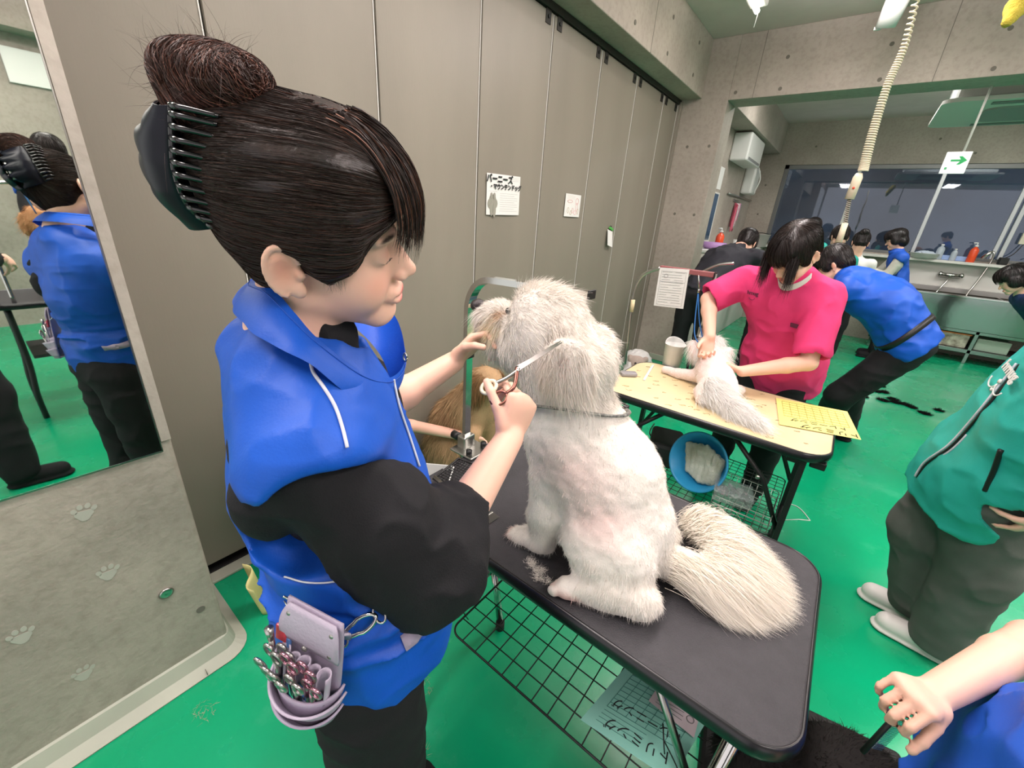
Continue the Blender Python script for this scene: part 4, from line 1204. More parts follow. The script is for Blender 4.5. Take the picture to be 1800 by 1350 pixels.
# collar
ring = []
for a in np.linspace(0, 2 * math.pi, 49)[:-1]:
    ring.append(np.array([-.412 + .10 * math.cos(a), .768 + .10 * math.sin(a), 1.098 + .022 * math.cos(a) - .030 * math.sin(a)]))
ring = np.array(ring)
for _ in range(3):
    g = df.grad(ring); g[:, 2] = 0; g /= np.linalg.norm(g, axis=1, keepdims=True); ring = ring - g * (df.val(ring) - .008)[:, None]
co_ = thing('dog_collar', 'thin dark collar round the white dog neck', 'collar', tuple(ring.mean(0)))
MB().tube(list(ring), .0052, 8, closed=True, sq=.6).build('band', mat('collar_band', '#3a3a38', 0.5, color2='#8a8a82', scale=140), co_, True)
MB().box(ring[4] + [.0, 0, 0], (.012, .018, .016), None, .003).build('buckle', M['black'], co_)
# plumed tail
tl = thing('tail_root', 'x', 'x'); bpy.data.objects.remove(tl)
tfld = Field()
tfld.chain([(-.13, .785, .800), (-.05, .82, .790), (.00, .88, .786), (-.03, .96, .785), (-.09, 1.00, .785)], [.030, .022, .024, .022, .016], .03)
tfld.half((0, 0, .753), (0, 0, -1), .003)
tail = organic('tail', tfld, (-.2, .7, .74), (.09, 1.08, .86), .005, M['fur_base'], dog, disp=lambda P: .003 * vnoise(P * 40, 2), it=1, paint=lambda v: np.tile(CR * .98, (len(v), 1)))
spn = np.array(catmull([(-.125, .785, .80), (-.075, .81, .795), (-.045, .86, .79), (-.055, .92, .79), (-.10, .96, .79), (-.13, .97, .79)], 20))
tipp = np.array(catmull([(.02, .765, .757), (.075, .80, .757), (.118, .88, .76), (.095, .99, .76), (.0, 1.075, .765), (-.10, 1.05, .77)], 20))
ntl = 30000
u = rd.random(ntl) ** .95; ii = (u * (len(spn) - 1)).astype(int)
A = spn[ii] + rd.normal(scale=(.012, .012, .010), size=(ntl, 3))
uu = np.clip(u + rd.normal(scale=.07, size=ntl), 0, 1); Bp = tipp[(uu * (len(tipp) - 1)).astype(int)]
fr_ = (rd.uniform(.45, 1.0, ntl) ** .8 * 1.09)[:, None]; Bp = A + (Bp - A) * fr_ + rd.normal(scale=(.008, .008, .004), size=(ntl, 3))
hgt = rd.uniform(.0, .060, ntl)
swirl = np.cross(Bp - A, [0, 0, 1.0]) * -.22
T = np.linspace(0, 1, 9)
A[:, 2] = np.maximum(A[:, 2] + rd.normal(scale=.010, size=ntl), .756)
path = A[:, None] * (1 - T)[None, :, None] + Bp[:, None] * T[None, :, None] + swirl[:, None] * (T * (1 - T))[None, :, None] * -1.6
path[..., 2] += hgt[:, None] * np.sin(math.pi * T ** .8)[None] * .8
path[..., 2] = np.maximum(path[..., 2], .7535)
cl = np.clip((np.array(srgb('#f6efe2'))[None] * (1 - .06 * (1 - fr_))) * (1 + rd.normal(scale=.05, size=(ntl, 1))), 0, .98)
ribbons('tail_plume', path, .0009, M['fur'], tail, True, cl, rd)
# tufts of clipped fur on the mat
tuft = thing('fur_clippings', 'small white tufts of clipped fur lying on the black mat', 'clippings', (-.35, .61, .75)); bpy.data.objects.remove(tuft)
n = 700; cxy = np.array([[-.352, .612], [-.345, .622], [-.37, .618], [-.34, .600], [-.315, .606], [-.378, .627]])[rd.integers(0, 6, n)] + rd.normal(scale=(.006, .005), size=(n, 2))
P0_ = np.concatenate([cxy, np.full((n, 1), .7535)], 1); dd = rd.normal(size=(n, 3)) * [1, 1, .25]; dd /= np.linalg.norm(dd, axis=1, keepdims=True); dd[:, 2] = np.abs(dd[:, 2])
path = P0_[:, None] + dd[:, None] * (.010 * np.linspace(0, 1, 4))[None, :, None]
o = ribbons('fur_clippings', path, .0007, M['fur'], None, True, np.tile(WH, (n, 1)), rd); tag(o, 'white tufts of clipped fur on the black mat by the front paw', 'clippings', kind='stuff')
# ---------------------------------------------------------------- scissors in the right hand, holster on the belt
M['rosegold'] = mat('rose_handle', '#8a5a50', 0.25, metal=0.8)
dfur = df.grow(.016)
tip = march(dfur, 986, 600, .5, 1.3)
rg = thR[0] - thR[1] * .012
rg2 = tipsR[2][0] * .5 + tipsR[1][0] * .5
sc_ = thing('scissors', 'long grooming scissors with a cream ring, held against the ear of the white dog', 'scissors', tuple(rg))
ax = nrm(tip - rg); 
piv = rg + (tip - rg) * .40
rg2 = rg + np.array([1, .15, -.2]); side1 = nrm(rg2 - rg - np.dot(rg2 - rg, ax) * ax); nz_ = np.cross(ax, side1)
def ringpts(c, r, n=20, e=1.25):
    return [c + ax * r * e * math.cos(a) + side1 * r * math.sin(a) for a in np.linspace(0, 2 * math.pi, n + 1)[:-1]]
for q, rc in ((0, rg), (1, rg + side1 * .030 + ax * .004)):
    h_ = MB().tube(ringpts(rc, .0125), .0026, 8, closed=True).build('finger_ring', M['rosegold'], sc_, True)
    if q == 0: MB().tube(ringpts(rc, .0118), .0036, 8, closed=True).build('cream_ring_insert', mat('cream_rubber', '#e6dfc2', 0.5), h_, True)
    a_ = rc + ax * .0155; 
    MB().tube(catmull([a_, a_ + ax * .02 + side1 * (.004 if q == 0 else -.004), piv + side1 * (.003 if q == 0 else -.003)], 6), list(np.linspace(.0034, .0044, 13)), 8).build('shank', M['rosegold'] if q else M['steel'], sc_, True)
    bl = MB(); dirb = nrm(tip + side1 * (.004 if q == 0 else -.001) - piv); sd = nrm(np.cross(nz_, dirb))
    L0 = np.linalg.norm(tip - piv)
    w0 = .0048; off = nz_ * (.0011 if q else -.0011)
    V = []
    for t_ in np.linspace(0, 1, 8):
        c_ = piv + dirb * L0 * t_ + off; wd = w0 * (1 - t_) ** .7 + .0006
        V += [c_ - sd * wd - nz_ * .0009, c_ + sd * wd - nz_ * .0003, c_ + sd * wd + nz_ * .0003, c_ - sd * wd + nz_ * .0009]
    Fs = [(i * 4 + j, i * 4 + (j + 1) % 4, i * 4 + 4 + (j + 1) % 4, i * 4 + 4 + j) for i in range(7) for j in range(4)] + [(3, 2, 1, 0), (28, 29, 30, 31)]
    bl.add(V, Fs).build('blade', M['chrome'], sc_, False)
MB().cyl(piv - nz_ * .004, piv + nz_ * .004, .0042, 12).build('pivot_screw', M['chrome'], sc_, True)

# lavender leather holster
M['lav'] = mat('lavender_leather', '#a79bb0', 0.5, var=.06, bump=.3, bscale=260, bdist=.002)
M['lav2'] = mat('lavender_leather_pale', '#b3a9bb', 0.5, var=.06, bump=.3, bscale=260, bdist=.002)
M['pinkmetal'] = mat('pink_metal', '#b98a98', 0.18, metal=0.9)
_p = march(vfd, 600, 1090, .3, 1.0); hd = float(-(CAMR @ (_p - CAMP))[2]); kd = (hd - .052) / .565; print('HD', hd)
# local frame of the pouch: hangs from the belt over the right hip
hp_ = lambda px, py, d=.585: at(px, py, d * kd)
hol = thing('scissor_holster', 'lavender leather scissor holster full of tools hanging at the hip of the groomer', 'tool holster', tuple(hp_(560, 1150, .60)))
O = hp_(558, 1080, .565); 
dn = nrm(hp_(545, 1260, .655) - hp_(560, 1085, .565)); rt_ = nrm(np.array([.86, .32, .05])); rt_ = nrm(rt_ - np.dot(rt_, dn) * dn); out = np.cross(rt_, dn); 
if np.dot(out, CAMP - O) < 0: out = -out
def L3(u, v, w_): return O + rt_ * u + dn * v + out * w_
def pouch(w0, w1, v0, v1, dep, uo=0.0, wo=0.0, taper=1.0):
    def fn(s_, t_):
        a = math.pi * s_; v = v0 + (v1 - v0) * t_; ww = w0 + (w1 - w0) * t_
        sag = -.012 * math.sin(math.pi * s_) * (1 - t_) 
        return L3(uo - ww * math.cos(a), v - sag, wo + dep * (1 - .35 * t_) * math.sin(a))
    return fn
MB().sheet(lambda s_, t_: L3((s_ - .5) * (.088 - .012 * (1 - t_) ** 3), -.012 + .150 * t_, .002), 12, 12, .003).build('back_panel', M['lav'], hol, True)
MB().sheet(lambda s_, t_: L3((s_ - .5) * (.084 - .02 * (1 - t_) ** 4), -.010 + .060 * t_, .007 + .004 * math.sin(3 * t_)), 12, 8, .003).build('top_flap', M['lav2'], hol, True)
for u, v in ((-.030, .004), (.030, .004), (-.006, .052), (.030, .040)):
    MB().lathe([(.0042, 0), (.0042, .0012), (.002, .0026)], L3(u, v, .0105), out, 12).build('rivet', M['steel'], hol, True)
MB().sheet(pouch(.046, .034, .095, .178, .034), 24, 8, .003).build('front_pocket', M['lav'], hol, True)
MB().sheet(pouch(.050, .040, .108, .150, .044), 24, 6, .003).build('cross_strap', M['lav2'], hol, True)
MB().sheet(pouch(.048, .038, .135, .170, .040), 24, 6, .003).build('cross_strap', M['lav'], hol, True)
MB().sheet(lambda s_, t_: L3((s_ - .5) * (.064 - .01 * t_), .178 + .0 * t_, .034 * math.sin(math.pi * s_) * t_ * .6), 8, 4, .002).build('pocket_bottom', M['lav'], hol, True)
for i in range(5):
    u0 = -.030 + .015 * i
    MB().sheet(lambda s_, t_: L3(u0 + .0085 * math.cos(2 * math.pi * s_ * .75 + 2.2), .060 + .05 * t_ + .006 * i % .01, .012 + .009 * math.sin(2 * math.pi * s_ * .75 + 2.2) + .006), 12, 5, .0015).build('tool_loop', M['lav2'], hol, True)
rh = random.Random(3)
tools = [(-.046, .050, .02, .25, 'steel', 0), (-.036, .075, .024, .1, 'steel', 1), (-.022, .070, .020, -.1, 'steel', 1), (-.008, .062, .030, .15, 'pinkmetal', 1), (.004, .084, .034, -.05, 'steel', 1), (.014, .064, .028, .1, 'pinkmetal', 1), (.026, .078, .032, -.2, 'pinkmetal', 1), (-.016, .092, .036, .05, 'steel', 1), (-.042, .095, .030, .1, 'steel', 1)]
for (u, v, w_, tl_, mm, rg_) in tools:
    base = L3(u * .8, .150, w_ * .55); topp = L3(u, v, w_)
    tv = nrm(topp - base)
    tt = thing('grooming_shears', 'shears with %s finger rings standing in the lavender holster' % ('pink metal' if mm == 'pinkmetal' else 'polished steel'), 'shears', tuple(base), 'shears and tools in the lavender holster: ' + ('pink' if mm == 'pinkmetal' else 'steel'))
    MB().tube([base, topp], .0032, 8).build('shank', M[mm], tt, True)
    if rg_:
        for q in (-1, 1):
            cc = topp + tv * .010 + rt_ * q * .0075; e2 = nrm(np.cross(tv, out))
            MB().tube([cc + tv * .0105 * math.cos(a) + rt_ * .0070 * math.sin(a) + out * .002 * q for a in np.linspace(0, 2 * math.pi, 17)[:-1]], .0021, 8, closed=True).build('finger_ring', M[mm], tt, True)
    else:
        MB().tube([topp, topp + tv * .02], [.0036, .0052], 10).build('handle_end', M[mm], tt, True)
# belt, clip and charm
bl1 = [march(vfd, x, y, .4, .9) for x, y in ((612, 1112), (640, 1092), (668, 1070), (690, 1052))]
bl1 = [p + vfd.grad(p) * .006 for p in bl1]
belt = thing('holster_belt', 'lavender leather belt with a chrome snap hook across the blue vest', 'belt', tuple(bl1[0]))
def strap_on(P, w_, off=.005):
    P = [np.array(p) for p in P]; b = MB(); V = []
    g = [vfd.grad(p) for p in P]
    for i, p in enumerate(P):
        d = nrm(P[min(i + 1, len(P) - 1)] - P[max(i - 1, 0)]); s2 = nrm(np.cross(d, g[i]))
        V += [p - s2 * w_ / 2, p + s2 * w_ / 2, p + s2 * w_ / 2 + g[i] * .003, p - s2 * w_ / 2 + g[i] * .003]
    n = len(P); Fs = [(i * 4 + j, i * 4 + (j + 1) % 4, i * 4 + 4 + (j + 1) % 4, i * 4 + 4 + j) for i in range(n - 1) for j in range(4)] + [(3, 2, 1, 0), tuple((n - 1) * 4 + j for j in range(4))]
    return b.add(V, Fs)
wc = np.array([-.475, .26, .93])
band = []
for a in np.linspace(0, 2 * math.pi, 61)[:-1]:
    d = np.array([math.cos(a), math.sin(a), 0]); ts = np.linspace(.3, .05, 60); pp_ = wc + d * ts[:, None] + [0, 0, .0]
    pp_[:, 2] = .950 + .012 * math.sin(a)
    v_ = vfd.val(pp_); k_ = np.nonzero(v_ < .004)[0]; band.append(pp_[k_[0]] if len(k_) else pp_[-1])
band = np.array(band)
s0 = at(596, 1114, .565 * kd)
keepi = [i for i in range(len(band)) if not (400 < (lambda q: 900 + F * q[0] / -q[2])(CAMR @ (band[i] - CAMP)) < 700 and (CAMR @ (band[i] - CAMP))[2] > -.70)]
st0 = next(i for i in keepi if (i - 1) % 60 not in keepi); seq = [band[(st0 + k_) % 60] for k_ in range(len(keepi))]
strap_on(seq, .022).build('strap', M['lav'], belt, True)
strap_on(bl1[2:], .020).build('strap', M['lav'], belt, True)
strap_on([s0, s0 * .5 + bl1[0] * .5, bl1[0]], .020).build('strap', M['lav2'], belt, True)
a_, b_ = bl1[0], bl1[2]; dd = nrm(b_ - a_); g_ = vfd.grad(a_); s2 = np.cross(dd, g_)
cc = (a_ + b_) / 2 + g_ * .008; Lh = np.linalg.norm(b_ - a_)
hook = [cc + dd * Lh * .42 * math.cos(t_) + s2 * .0095 * math.sin(t_) * (1 if math.cos(t_) > -.2 else .8) for t_ in np.linspace(0, 2 * math.pi, 25)[:-1]]
MB().tube(hook, .0028, 8, closed=True).tube([cc - dd * Lh * .40, cc - dd * Lh * .72], .0036, 8).build('snap_hook', M['chrome'], belt, True)
for q in (-1, 1):
    rc = cc + dd * q * Lh * .52
    MB().tube([rc + dd * .007 * math.cos(t_) + s2 * .012 * math.sin(t_) for t_ in np.linspace(0, 2 * math.pi, 17)[:-1]], .0018, 8, closed=True).build('ring', M['chrome'], belt, True)
ch = thing('charm', 'red and blue acrylic charm on a chain beside the lavender holster', 'keyring charm', tuple(at(497, 1110, .59 * kd)))
MB().box(at(495, 1112, .585 * kd), (.016, .004, .026), np.stack([rt_, out, -dn], 1), .002).build('red_charm', mat('red_acrylic', '#c33b4a', .3), ch)
MB().box(at(506, 1128, .590 * kd), (.010, .004, .018), np.stack([rt_, out, -dn], 1), .002).build('blue_charm', mat('blue_acrylic', '#5d88c9', .3), ch)
MB().tube([at(500, 1056, .60 * kd), at(506, 1068, .595 * kd), at(497, 1084, .59 * kd), at(496, 1096, .587 * kd)], .0012, 6).tube(catmull([at(498, 1048, .60 * kd), at(510, 1056, .60 * kd), at(508, 1076, .59 * kd), at(520, 1088, .58 * kd)], 6), .0016, 6).build('chain', M['chrome'], ch, True)
# ================================================================ the other people
def figure(label, J, head, top, legs, hairm, skin=True, h=.008, vest=None, sleeve=.55, slm=None, group=None, flat=.68, wd=1.0, hair='short', hands=None, fine=False, shoes=None, upright=True, extra=None, hs=1.0, hem=0.0, legr=1.0, belt=None, tshirt=None, foldamp=.005, bodyw=1.0, shoe_dir=None, armr=1.0, name='person', ease=0.0):
    J = {k_: np.array(v_, float) for k_, v_ in J.items()}
    hc, hM = np.array(head[0], float), head[1]; Hh = HF(hc, hM * hs)
    low = J['pel'].copy(); low[2] = 0
    T_ = thing(name, label, 'person', tuple(low), group)
    F_ = Field(); head_prims(F_, hc, hM, hs, fine=fine)
    F_.cap(Hh(0, -.022, -.045), J['neck'], .048, .052, .02)
    up = nrm(J['neck'] - J['pel']); rt = nrm(J['shR'] - J['shL']); fw = nrm(np.cross(up, rt))
    F_.cap(J['neck'], J['neck'] * .7 + J['pel'] * .3, .055, .075, .03)
    F_.cap(J['shL'], J['shR'], .035, .035, .03)
    spots = face_spots(Hh, hM, hs)
    for s_ in 'RL':
        if 'el' + s_ not in J: continue
        e, w_ = J['el' + s_], J['wr' + s_]
        F_.cap(J['sh' + s_], e, .042 * armr, .037 * armr, .02); F_.chain([e, e * .68 + w_ * .32, w_], [.037 * armr, .036 * armr, .026], .012)
        hp = (hands or {}).get(s_, {})
        d_ = hp.get('d', nrm(w_ - e) + np.array([0, 0, -.15])); n_ = hp.get('n', np.cross(nrm(w_ - e), (0, 0, 1)) * (1 if s_ == 'R' else -1) + np.array([0, 0, -.6]))
        hand_prims(F_, w_, d_, n_, side=hp.get('side', 1 if s_ == 'R' else -1), curls=hp.get('curls', ((25, 35, 20),) * 4), spots=spots if fine else None, s=.93, thumb_out=hp.get('to', 38))
    pts = [J[k_] for k_ in J if k_[:2] in ('ne', 'sh', 'el', 'wr')] + [hc, J['neck'] * .5 + J['pel'] * .5]
    lo, hi = bounds(pts, .2)
    body = organic('body', F_, lo, hi, min(h, .0045) if fine else min(h, .0055), M['skin'], T_, it=1, paint=blob_paint(SK, spots))
    # shirt
    def torso(grow, sl, lower=True):
        G = Field()
        ch_ = J['neck'] * .74 + J['pel'] * .26; wa = J['neck'] * .40 + J['pel'] * .60
        if 'mid' in J: wa = J['mid']
        G.cap(ch_ - rt * .065 * wd, ch_ + rt * .065 * wd, .100 * wd + grow, None, .03, flat=(fw, flat * 1.12))
        G.cap(ch_, wa, .135 * wd * bodyw + grow, .128 * wd * bodyw + grow, .05, flat=(fw, flat))
        if lower: G.cap(wa, J['pel'], .130 * wd * bodyw + grow, .150 * wd * bodyw + grow, .05, flat=(fw, flat * 1.08))
        if lower and hem > .05: G.cap(J['pel'], J['pel'] - up * (hem + .04), .150 * wd * bodyw + grow, .155 * wd * bodyw + grow, .05, flat=(fw, flat * 1.15))
        G.cap(J['shL'] - [0, 0, .0], J['shR'], .050 * wd + grow, None, .03)
        G.cap(J['neck'] - up * .035, J['neck'] + up * .005, .075 + grow * .5, .058 + grow * .5, .03)
        for s_ in 'RL':
            if 'el' + s_ not in J or sl <= 0: continue
            a, b_ = J['sh' + s_], J['el' + s_]
            if sl <= 1: G.cap(a, a + (b_ - a) * sl, .058 + grow, .062 + grow, .02); e_ = a + (b_ - a) * sl; dd = nrm(b_ - a)
            else:
                G.cap(a, b_, .056 + grow, .050 + grow, .02); e_ = b_ + (J['wr' + s_] - b_) * (sl - 1); G.cap(b_, e_, .050 + grow, .038 + grow, .015); dd = nrm(J['wr' + s_] - b_)
            G.cap(e_ + dd * .03, e_ + dd * .06, .045 * armr + (grow if sl <= 1 else 0), .12, .004, 's')
        return G
    lo2, hi2 = bounds([J[k_] for k_ in ('neck', 'shL', 'shR', 'pel')] + [J[k_] for k_ in ('elR', 'elL') if k_ in J] + ([J['wrR'], J['wrL']] if sleeve > 1 else []), .24)
    shm = tshirt if (vest and tshirt) else (slm or top)
    G = torso(0.0 if vest else .004 + ease, sleeve, not vest)
    if not vest: G.half(J['pel'] - up * (.05 + hem), -up, .01)
    organic('t_shirt' if vest else 'shirt', G, lo2, hi2, h, shm, T_, disp=folds(int(abs(hc[0]) * 1000) + 3, (14, 14, 12), foldamp), it=2)
    if vest:
        V_ = torso(.016, 0)
        for s_ in 'RL':
            if 'el' + s_ not in J: continue
            a, b_ = J['sh' + s_], J['el' + s_]; dd = nrm(b_ - a)
            V_.cap(a, a + dd * .01, .070, None, .02); V_.cap(a + dd * .075, a + dd * .2, .066, .09, .005, 's')
        V_.half(J['pel'] - up * (.04 + hem), -up, .01)
        vv = organic('vest', V_, lo2, hi2, h, vest, T_, disp=folds(int(abs(hc[0]) * 1000) + 9, (12, 12, 16), foldamp), it=2)
        cc = J['neck'] + up * .01
        ring_ = [cc + (rt * math.cos(a) * .068 + fw * (math.sin(a) * .072 + .012)) for a in np.linspace(0, 2 * math.pi, 25)[:-1]]
        C2 = MB(); n_ = len(ring_)
        V3 = [p for r_ in ring_ for p in (r_ - up * .03, r_ + up * .022 + nrm(r_ - cc) * .004, r_ + up * .022 - nrm(r_ - cc) * .002, r_ - up * .03 - nrm(r_ - cc) * .006)]
        C2.add(V3, [(i * 4 + j, ((i + 1) % n_) * 4 + j, ((i + 1) % n_) * 4 + (j + 1) % 4, i * 4 + (j + 1) % 4) for i in range(n_) for j in range(4)]).build('collar', vest, vv, True)
    # trousers and shoes
    P_ = Field(); P_.ell(J['pel'], (.150 * wd * bodyw, .105 * wd * bodyw, .12), np.stack([rt, fw, up], 1), .04)
    for s_ in 'RL':
        if 'kn' + s_ not in J: continue
        hp_ = J['pel'] + rt * (.075 if s_ == 'R' else -.075) - up * .03
        P_.chain([hp_, J['kn' + s_], J['an' + s_]], [.092 * legr, .072 * legr, .062 * legr], .03)
    if 'knR' in J:
        P_.half((0, 0, .05), (0, 0, -1), .01)
    lo3, hi3 = bounds([J[k_] for k_ in J if k_[:2] in ('pe', 'kn', 'an')], .22)
    organic('trousers', P_, lo3, hi3, h, legs, T_, disp=folds(int(abs(hc[1]) * 1000) + 5, (9, 9, 14), .006), it=2)
    if 'anR' in J:
        for s_ in 'RL':
            sf = Field(); shoe(sf, (J['an' + s_][0], J['an' + s_][1], .07), shoe_dir if shoe_dir is not None else nrm((fw * [1, 1, 0])))
            l_, h__ = bounds([(J['an' + s_][0], J['an' + s_][1], .05)], .24)
            organic('shoe', sf, l_, h__, max(.006, h * .8), shoes or M['tee'], T_, it=1)
    # hair
    Z = Field(); e_ = lambda p, r, k=.015, op='u', R=None: Z.ell(Hh(*p), np.array(r) * hs, hM, k, op)
    e_((0, -.006, .058), (.084, .102, .086), .01); e_((0, .052, .066), (.068, .056, .060), .02); e_((0, -.05, .0), (.066, .05, .062), .02)
    if hair == 'bob':
        e_((0, -.04, -.03), (.080, .066, .07), .02); e_((.07, .02, .0), (.022, .05, .05), .02); e_((-.07, .02, .0), (.022, .05, .05), .02)
    for q in (-1, 1):
        e_((q * .07, .03, .02), (.014, .03, .035), .015)
        if hair != 'bob': e_((q * .092, .004, -.006), (.022, .024, .032), .006, 's')
    e_((0, .125, -.028), (.1, .060, .072), .008, 's'); e_((0, .04, -.085), (.09, .07, .05), .01, 's')
    if hair == 'tail':
        Z.chain([Hh(0, -.09, .05), Hh(0, -.125, .02), Hh(.01, -.13, -.06)], [.03, .034, .012], .02)
    if hair == 'bun': e_((0, -.09, .10), (.045, .04, .04), .01)
    lo4, hi4 = bounds([hc], .24)
    hz = organic('hair', Z, lo4, hi4, .0042 if fine else .006, hairm, T_, disp=lambda P: .002 * vnoise((P - hc) @ hM * np.array([60, 18, 40]), 4), it=1)
    rr = np.random.default_rng(int(abs(hc[0]) * 977) + 2)
    if True:
        nS = 5200 if fine else 1500
        Pz, nz2 = surf_samples(hz, nS, rr)
        def tg2(P, t):
            q = (P - hc) @ hM; d = q - np.array([0, -.02, .13]); d[:, 2] -= .06; return d @ hM.T
        pz = flow(Z, Pz, tg2, rr.uniform(.03, .08, nS), 6, .004, rr, .0006)
        ribbons('hair_strands', pz, .0011 if fine else .002, M['hair_strand'], hz, True, hair_cols(nS, srgb('#241d1b'), .25, rr), rr)
        # fringe
        nF = 1500 if fine else 420
        x1 = rr.uniform(-.058, .058, nF); yy = .118 * np.sqrt(1 - (x1 / .09) ** 2)
        a = np.stack([x1 * .5, rr.uniform(.03, .07, nF), rr.uniform(.125, .132, nF)], 1); b_ = np.stack([x1 * .9, yy, np.full(nF, .115)], 1); c_ = np.stack([x1 * 1.1, yy + .016, np.full(nF, .06)], 1); d_ = np.stack([x1 * 1.08, yy - .002, rr.uniform(.012, .034, nF)], 1)
        TT = np.broadcast_to(np.linspace(0, 1, 8)[None], (nF, 8))
        ribbons('fringe', hc + (bez(a[:, None], b_[:, None], c_[:, None], d_[:, None], TT) * hs) @ hM.T, .0014 if fine else .0026, M['hair_strand'], hz, True, hair_cols(nF, srgb('#231b19'), .25, rr), rr)
    return T_, J, Hh, dict(up=up, rt=rt, fw=fw, vest=vest, G=G, P=P_)
W = lambda px, py, y: on(px, py, 1, y)
bez = lambda a, b, c_, d_, T: ((1 - T) ** 3)[..., None] * a + (3 * T * (1 - T) ** 2)[..., None] * b + (3 * T * T * (1 - T))[..., None] * c_ + (T ** 3)[..., None] * d_
if True:
    # woman in pink scrubs at the second table
    rr_p = np.random.default_rng(4); pinkH_pts = lambda q: np.array([-.185, 2.235, 1.415]) + q @ look((-.38, -.60, -.62), 6).T
    pk_hands = dict(R=dict(d=(.05, -.25, -1), n=(.35, -.7, .1), curls=((35, 55, 30), (45, 60, 30), (50, 60, 30), (55, 60, 30))), L=dict(d=(-.8, -.2, .25), n=(.2, -.2, -1), curls=((20, 25, 15),) * 4))
    pinkf, pJ, pH, pI = figure('person in pink scrubs with a mask below the chin bending over the cream table',
        dict(neck=(-.20, 2.36, 1.315), shR=(-.375, 2.40, 1.255), shL=(-.035, 2.37, 1.235), elR=(-.505, 2.30, 1.155), wrR=(-.430, 2.17, 1.00), elL=(-.01, 2.26, .955), wrL=(-.245, 2.14, .875), mid=(-.13, 2.46, 1.05), pel=(-.13, 2.52, .88), knR=(-.27, 2.50, .47), knL=(-.06, 2.46, .47), anR=(-.30, 2.56, .06), anL=(-.06, 2.55, .06)),
        ((-.185, 2.235, 1.415), look((-.38, -.60, -.62), 6)), M['pink'], M['trousers'], M['hair'], h=.0065, fine=True, sleeve=.80, wd=1.10, hands=pk_hands, hem=.12, ease=.014, foldamp=.006, legr=1.05)
    nL = 1300; sg_ = np.where(rr_p.random(nL) < .5, -1, 1)
    a_ = np.stack([sg_ * rr_p.uniform(.045, .072, nL), rr_p.uniform(.06, .095, nL), rr_p.uniform(.02, .07, nL)], 1)
    A_ = pinkH_pts(a_); Tn_ = np.linspace(0, 1, 8); LL_ = rr_p.uniform(.06, .15, nL)
    pth_ = A_[:, None] + (np.array([0, -.10, -1.0])[None] + rr_p.normal(scale=.07, size=(nL, 3)))[:, None] * (LL_[:, None] * Tn_)[..., None]
    ribbons('side_locks', pth_, .0013, M['hair_strand'], pinkf, True, hair_cols(nL, srgb('#221a18'), .25, rr_p), rr_p)
    # printed marks on the scrub
    Gp = pI['G']
    for (px, py, tx, sz) in ((1325, 515, 'hmug', .026), (1398, 572, '', 0)):
        q_ = march(Gp, px, py, 1.2, 2.6, 400); n__ = Gp.grad(q_); u__ = nrm(np.cross((0, 0, 1), n__)); v__ = nrm(np.cross(n__, u__))
        if tx:
            text_obj(tx, sz, q_ + n__ * .008, u__, v__, mat('scrub_print', '#5e2440', .8), 'chest_lettering', pinkf, th=.002, bold=.0006)
            MB().tube([q_ + n__ * .008 - v__ * .022 + u__ * .014 * math.cos(a) + v__ * .010 * math.sin(a) for a in np.linspace(math.pi, 2 * math.pi, 9)], .0012, 5).build('chest_emblem', bpy.data.materials['scrub_print'], pinkf, True)
        else:
            MB().box(q_ + n__ * .006, (.040, .020, .002), np.stack([u__, v__, n__], 1)).build('pocket_mark', bpy.data.materials['scrub_print'], pinkf)
    # tied mask under the chin
    mk = MB().sheet(lambda u, v: pH(*( (.066 - .006 * v) * math.cos(math.pi * u), .012 + (.078 + .006 * v) * math.sin(math.pi * u), -.078 - .030 * v - .018 * math.sin(math.pi * u))), 24, 6, .004)
    mk.build('face_mask', M['paper'], pinkf, True)
# ================================================================ other dogs
def coat(name, obj, n, ln, lift, dirv, width, col, rnd, mask=None, steps=3, jit=.35, parent=None, floor_z=None, curl=0.0, var=.07):
    P, nn = surf_samples(obj, n, rnd, mask)
    d = dirv(P, nn) if callable(dirv) else np.tile(np.array(dirv, float), (len(P), 1))
    d = d - (d * nn).sum(1, keepdims=True) * nn; d /= np.maximum(np.linalg.norm(d, axis=1, keepdims=True), 1e-6)
    d0 = nn * lift + d + rnd.normal(scale=jit, size=P.shape)
    if curl: d0 = d0 + curl * np.stack([vnoise(P * 40, 1), vnoise(P * 40, 2), vnoise(P * 40, 3)], 1)
    d0 /= np.linalg.norm(d0, axis=1, keepdims=True)
    L0 = ln * (1 + rnd.normal(scale=.3, size=n)).clip(.3, 2); T = np.linspace(0, 1, steps + 1)
    path = P[:, None] - nn[:, None] * .001 + d0[:, None] * (L0[:, None] * T)[..., None] + np.array([0, 0, -.3]) * ((L0[:, None] * T ** 2))[..., None]
    if floor_z is not None: path[..., 2] = np.maximum(path[..., 2], floor_z)
    c_ = col(P) if callable(col) else np.tile(np.array(col), (n, 1))
    return ribbons(name, path, width, M['fur'], parent or obj, True, np.clip(c_ * (1 + rnd.normal(scale=var, size=(n, 1))), 0, .98), rnd)
if 'fur' not in M:
    M['fur_base'] = mat('fur_base', (1, 1, 1), 0.9, vcol='Col', bump=.35, bscale=240, bdist=.003, spec=.1)
    M['fur'] = mat('white_fur', (1, 1, 1), 0.85, vcol='Col', spec=0.12)
M['black_eye'] = mat('dark_eye', '#120d0b', 0.08, spec=.7); M['wet_nose'] = mat('wet_nose', '#2a2424', 0.35)
def ballobj(name, c, r, m_, parent, R=None, h=.002):
    f_ = Field(); f_.ell(c, (r if hasattr(r, '__len__') else (r,) * 3), R, .002); l_, h_ = bounds([c], max(r if hasattr(r, '__len__') else (r,)) + .008)
    return organic(name, f_, l_, h_, h, m_, parent, it=1)
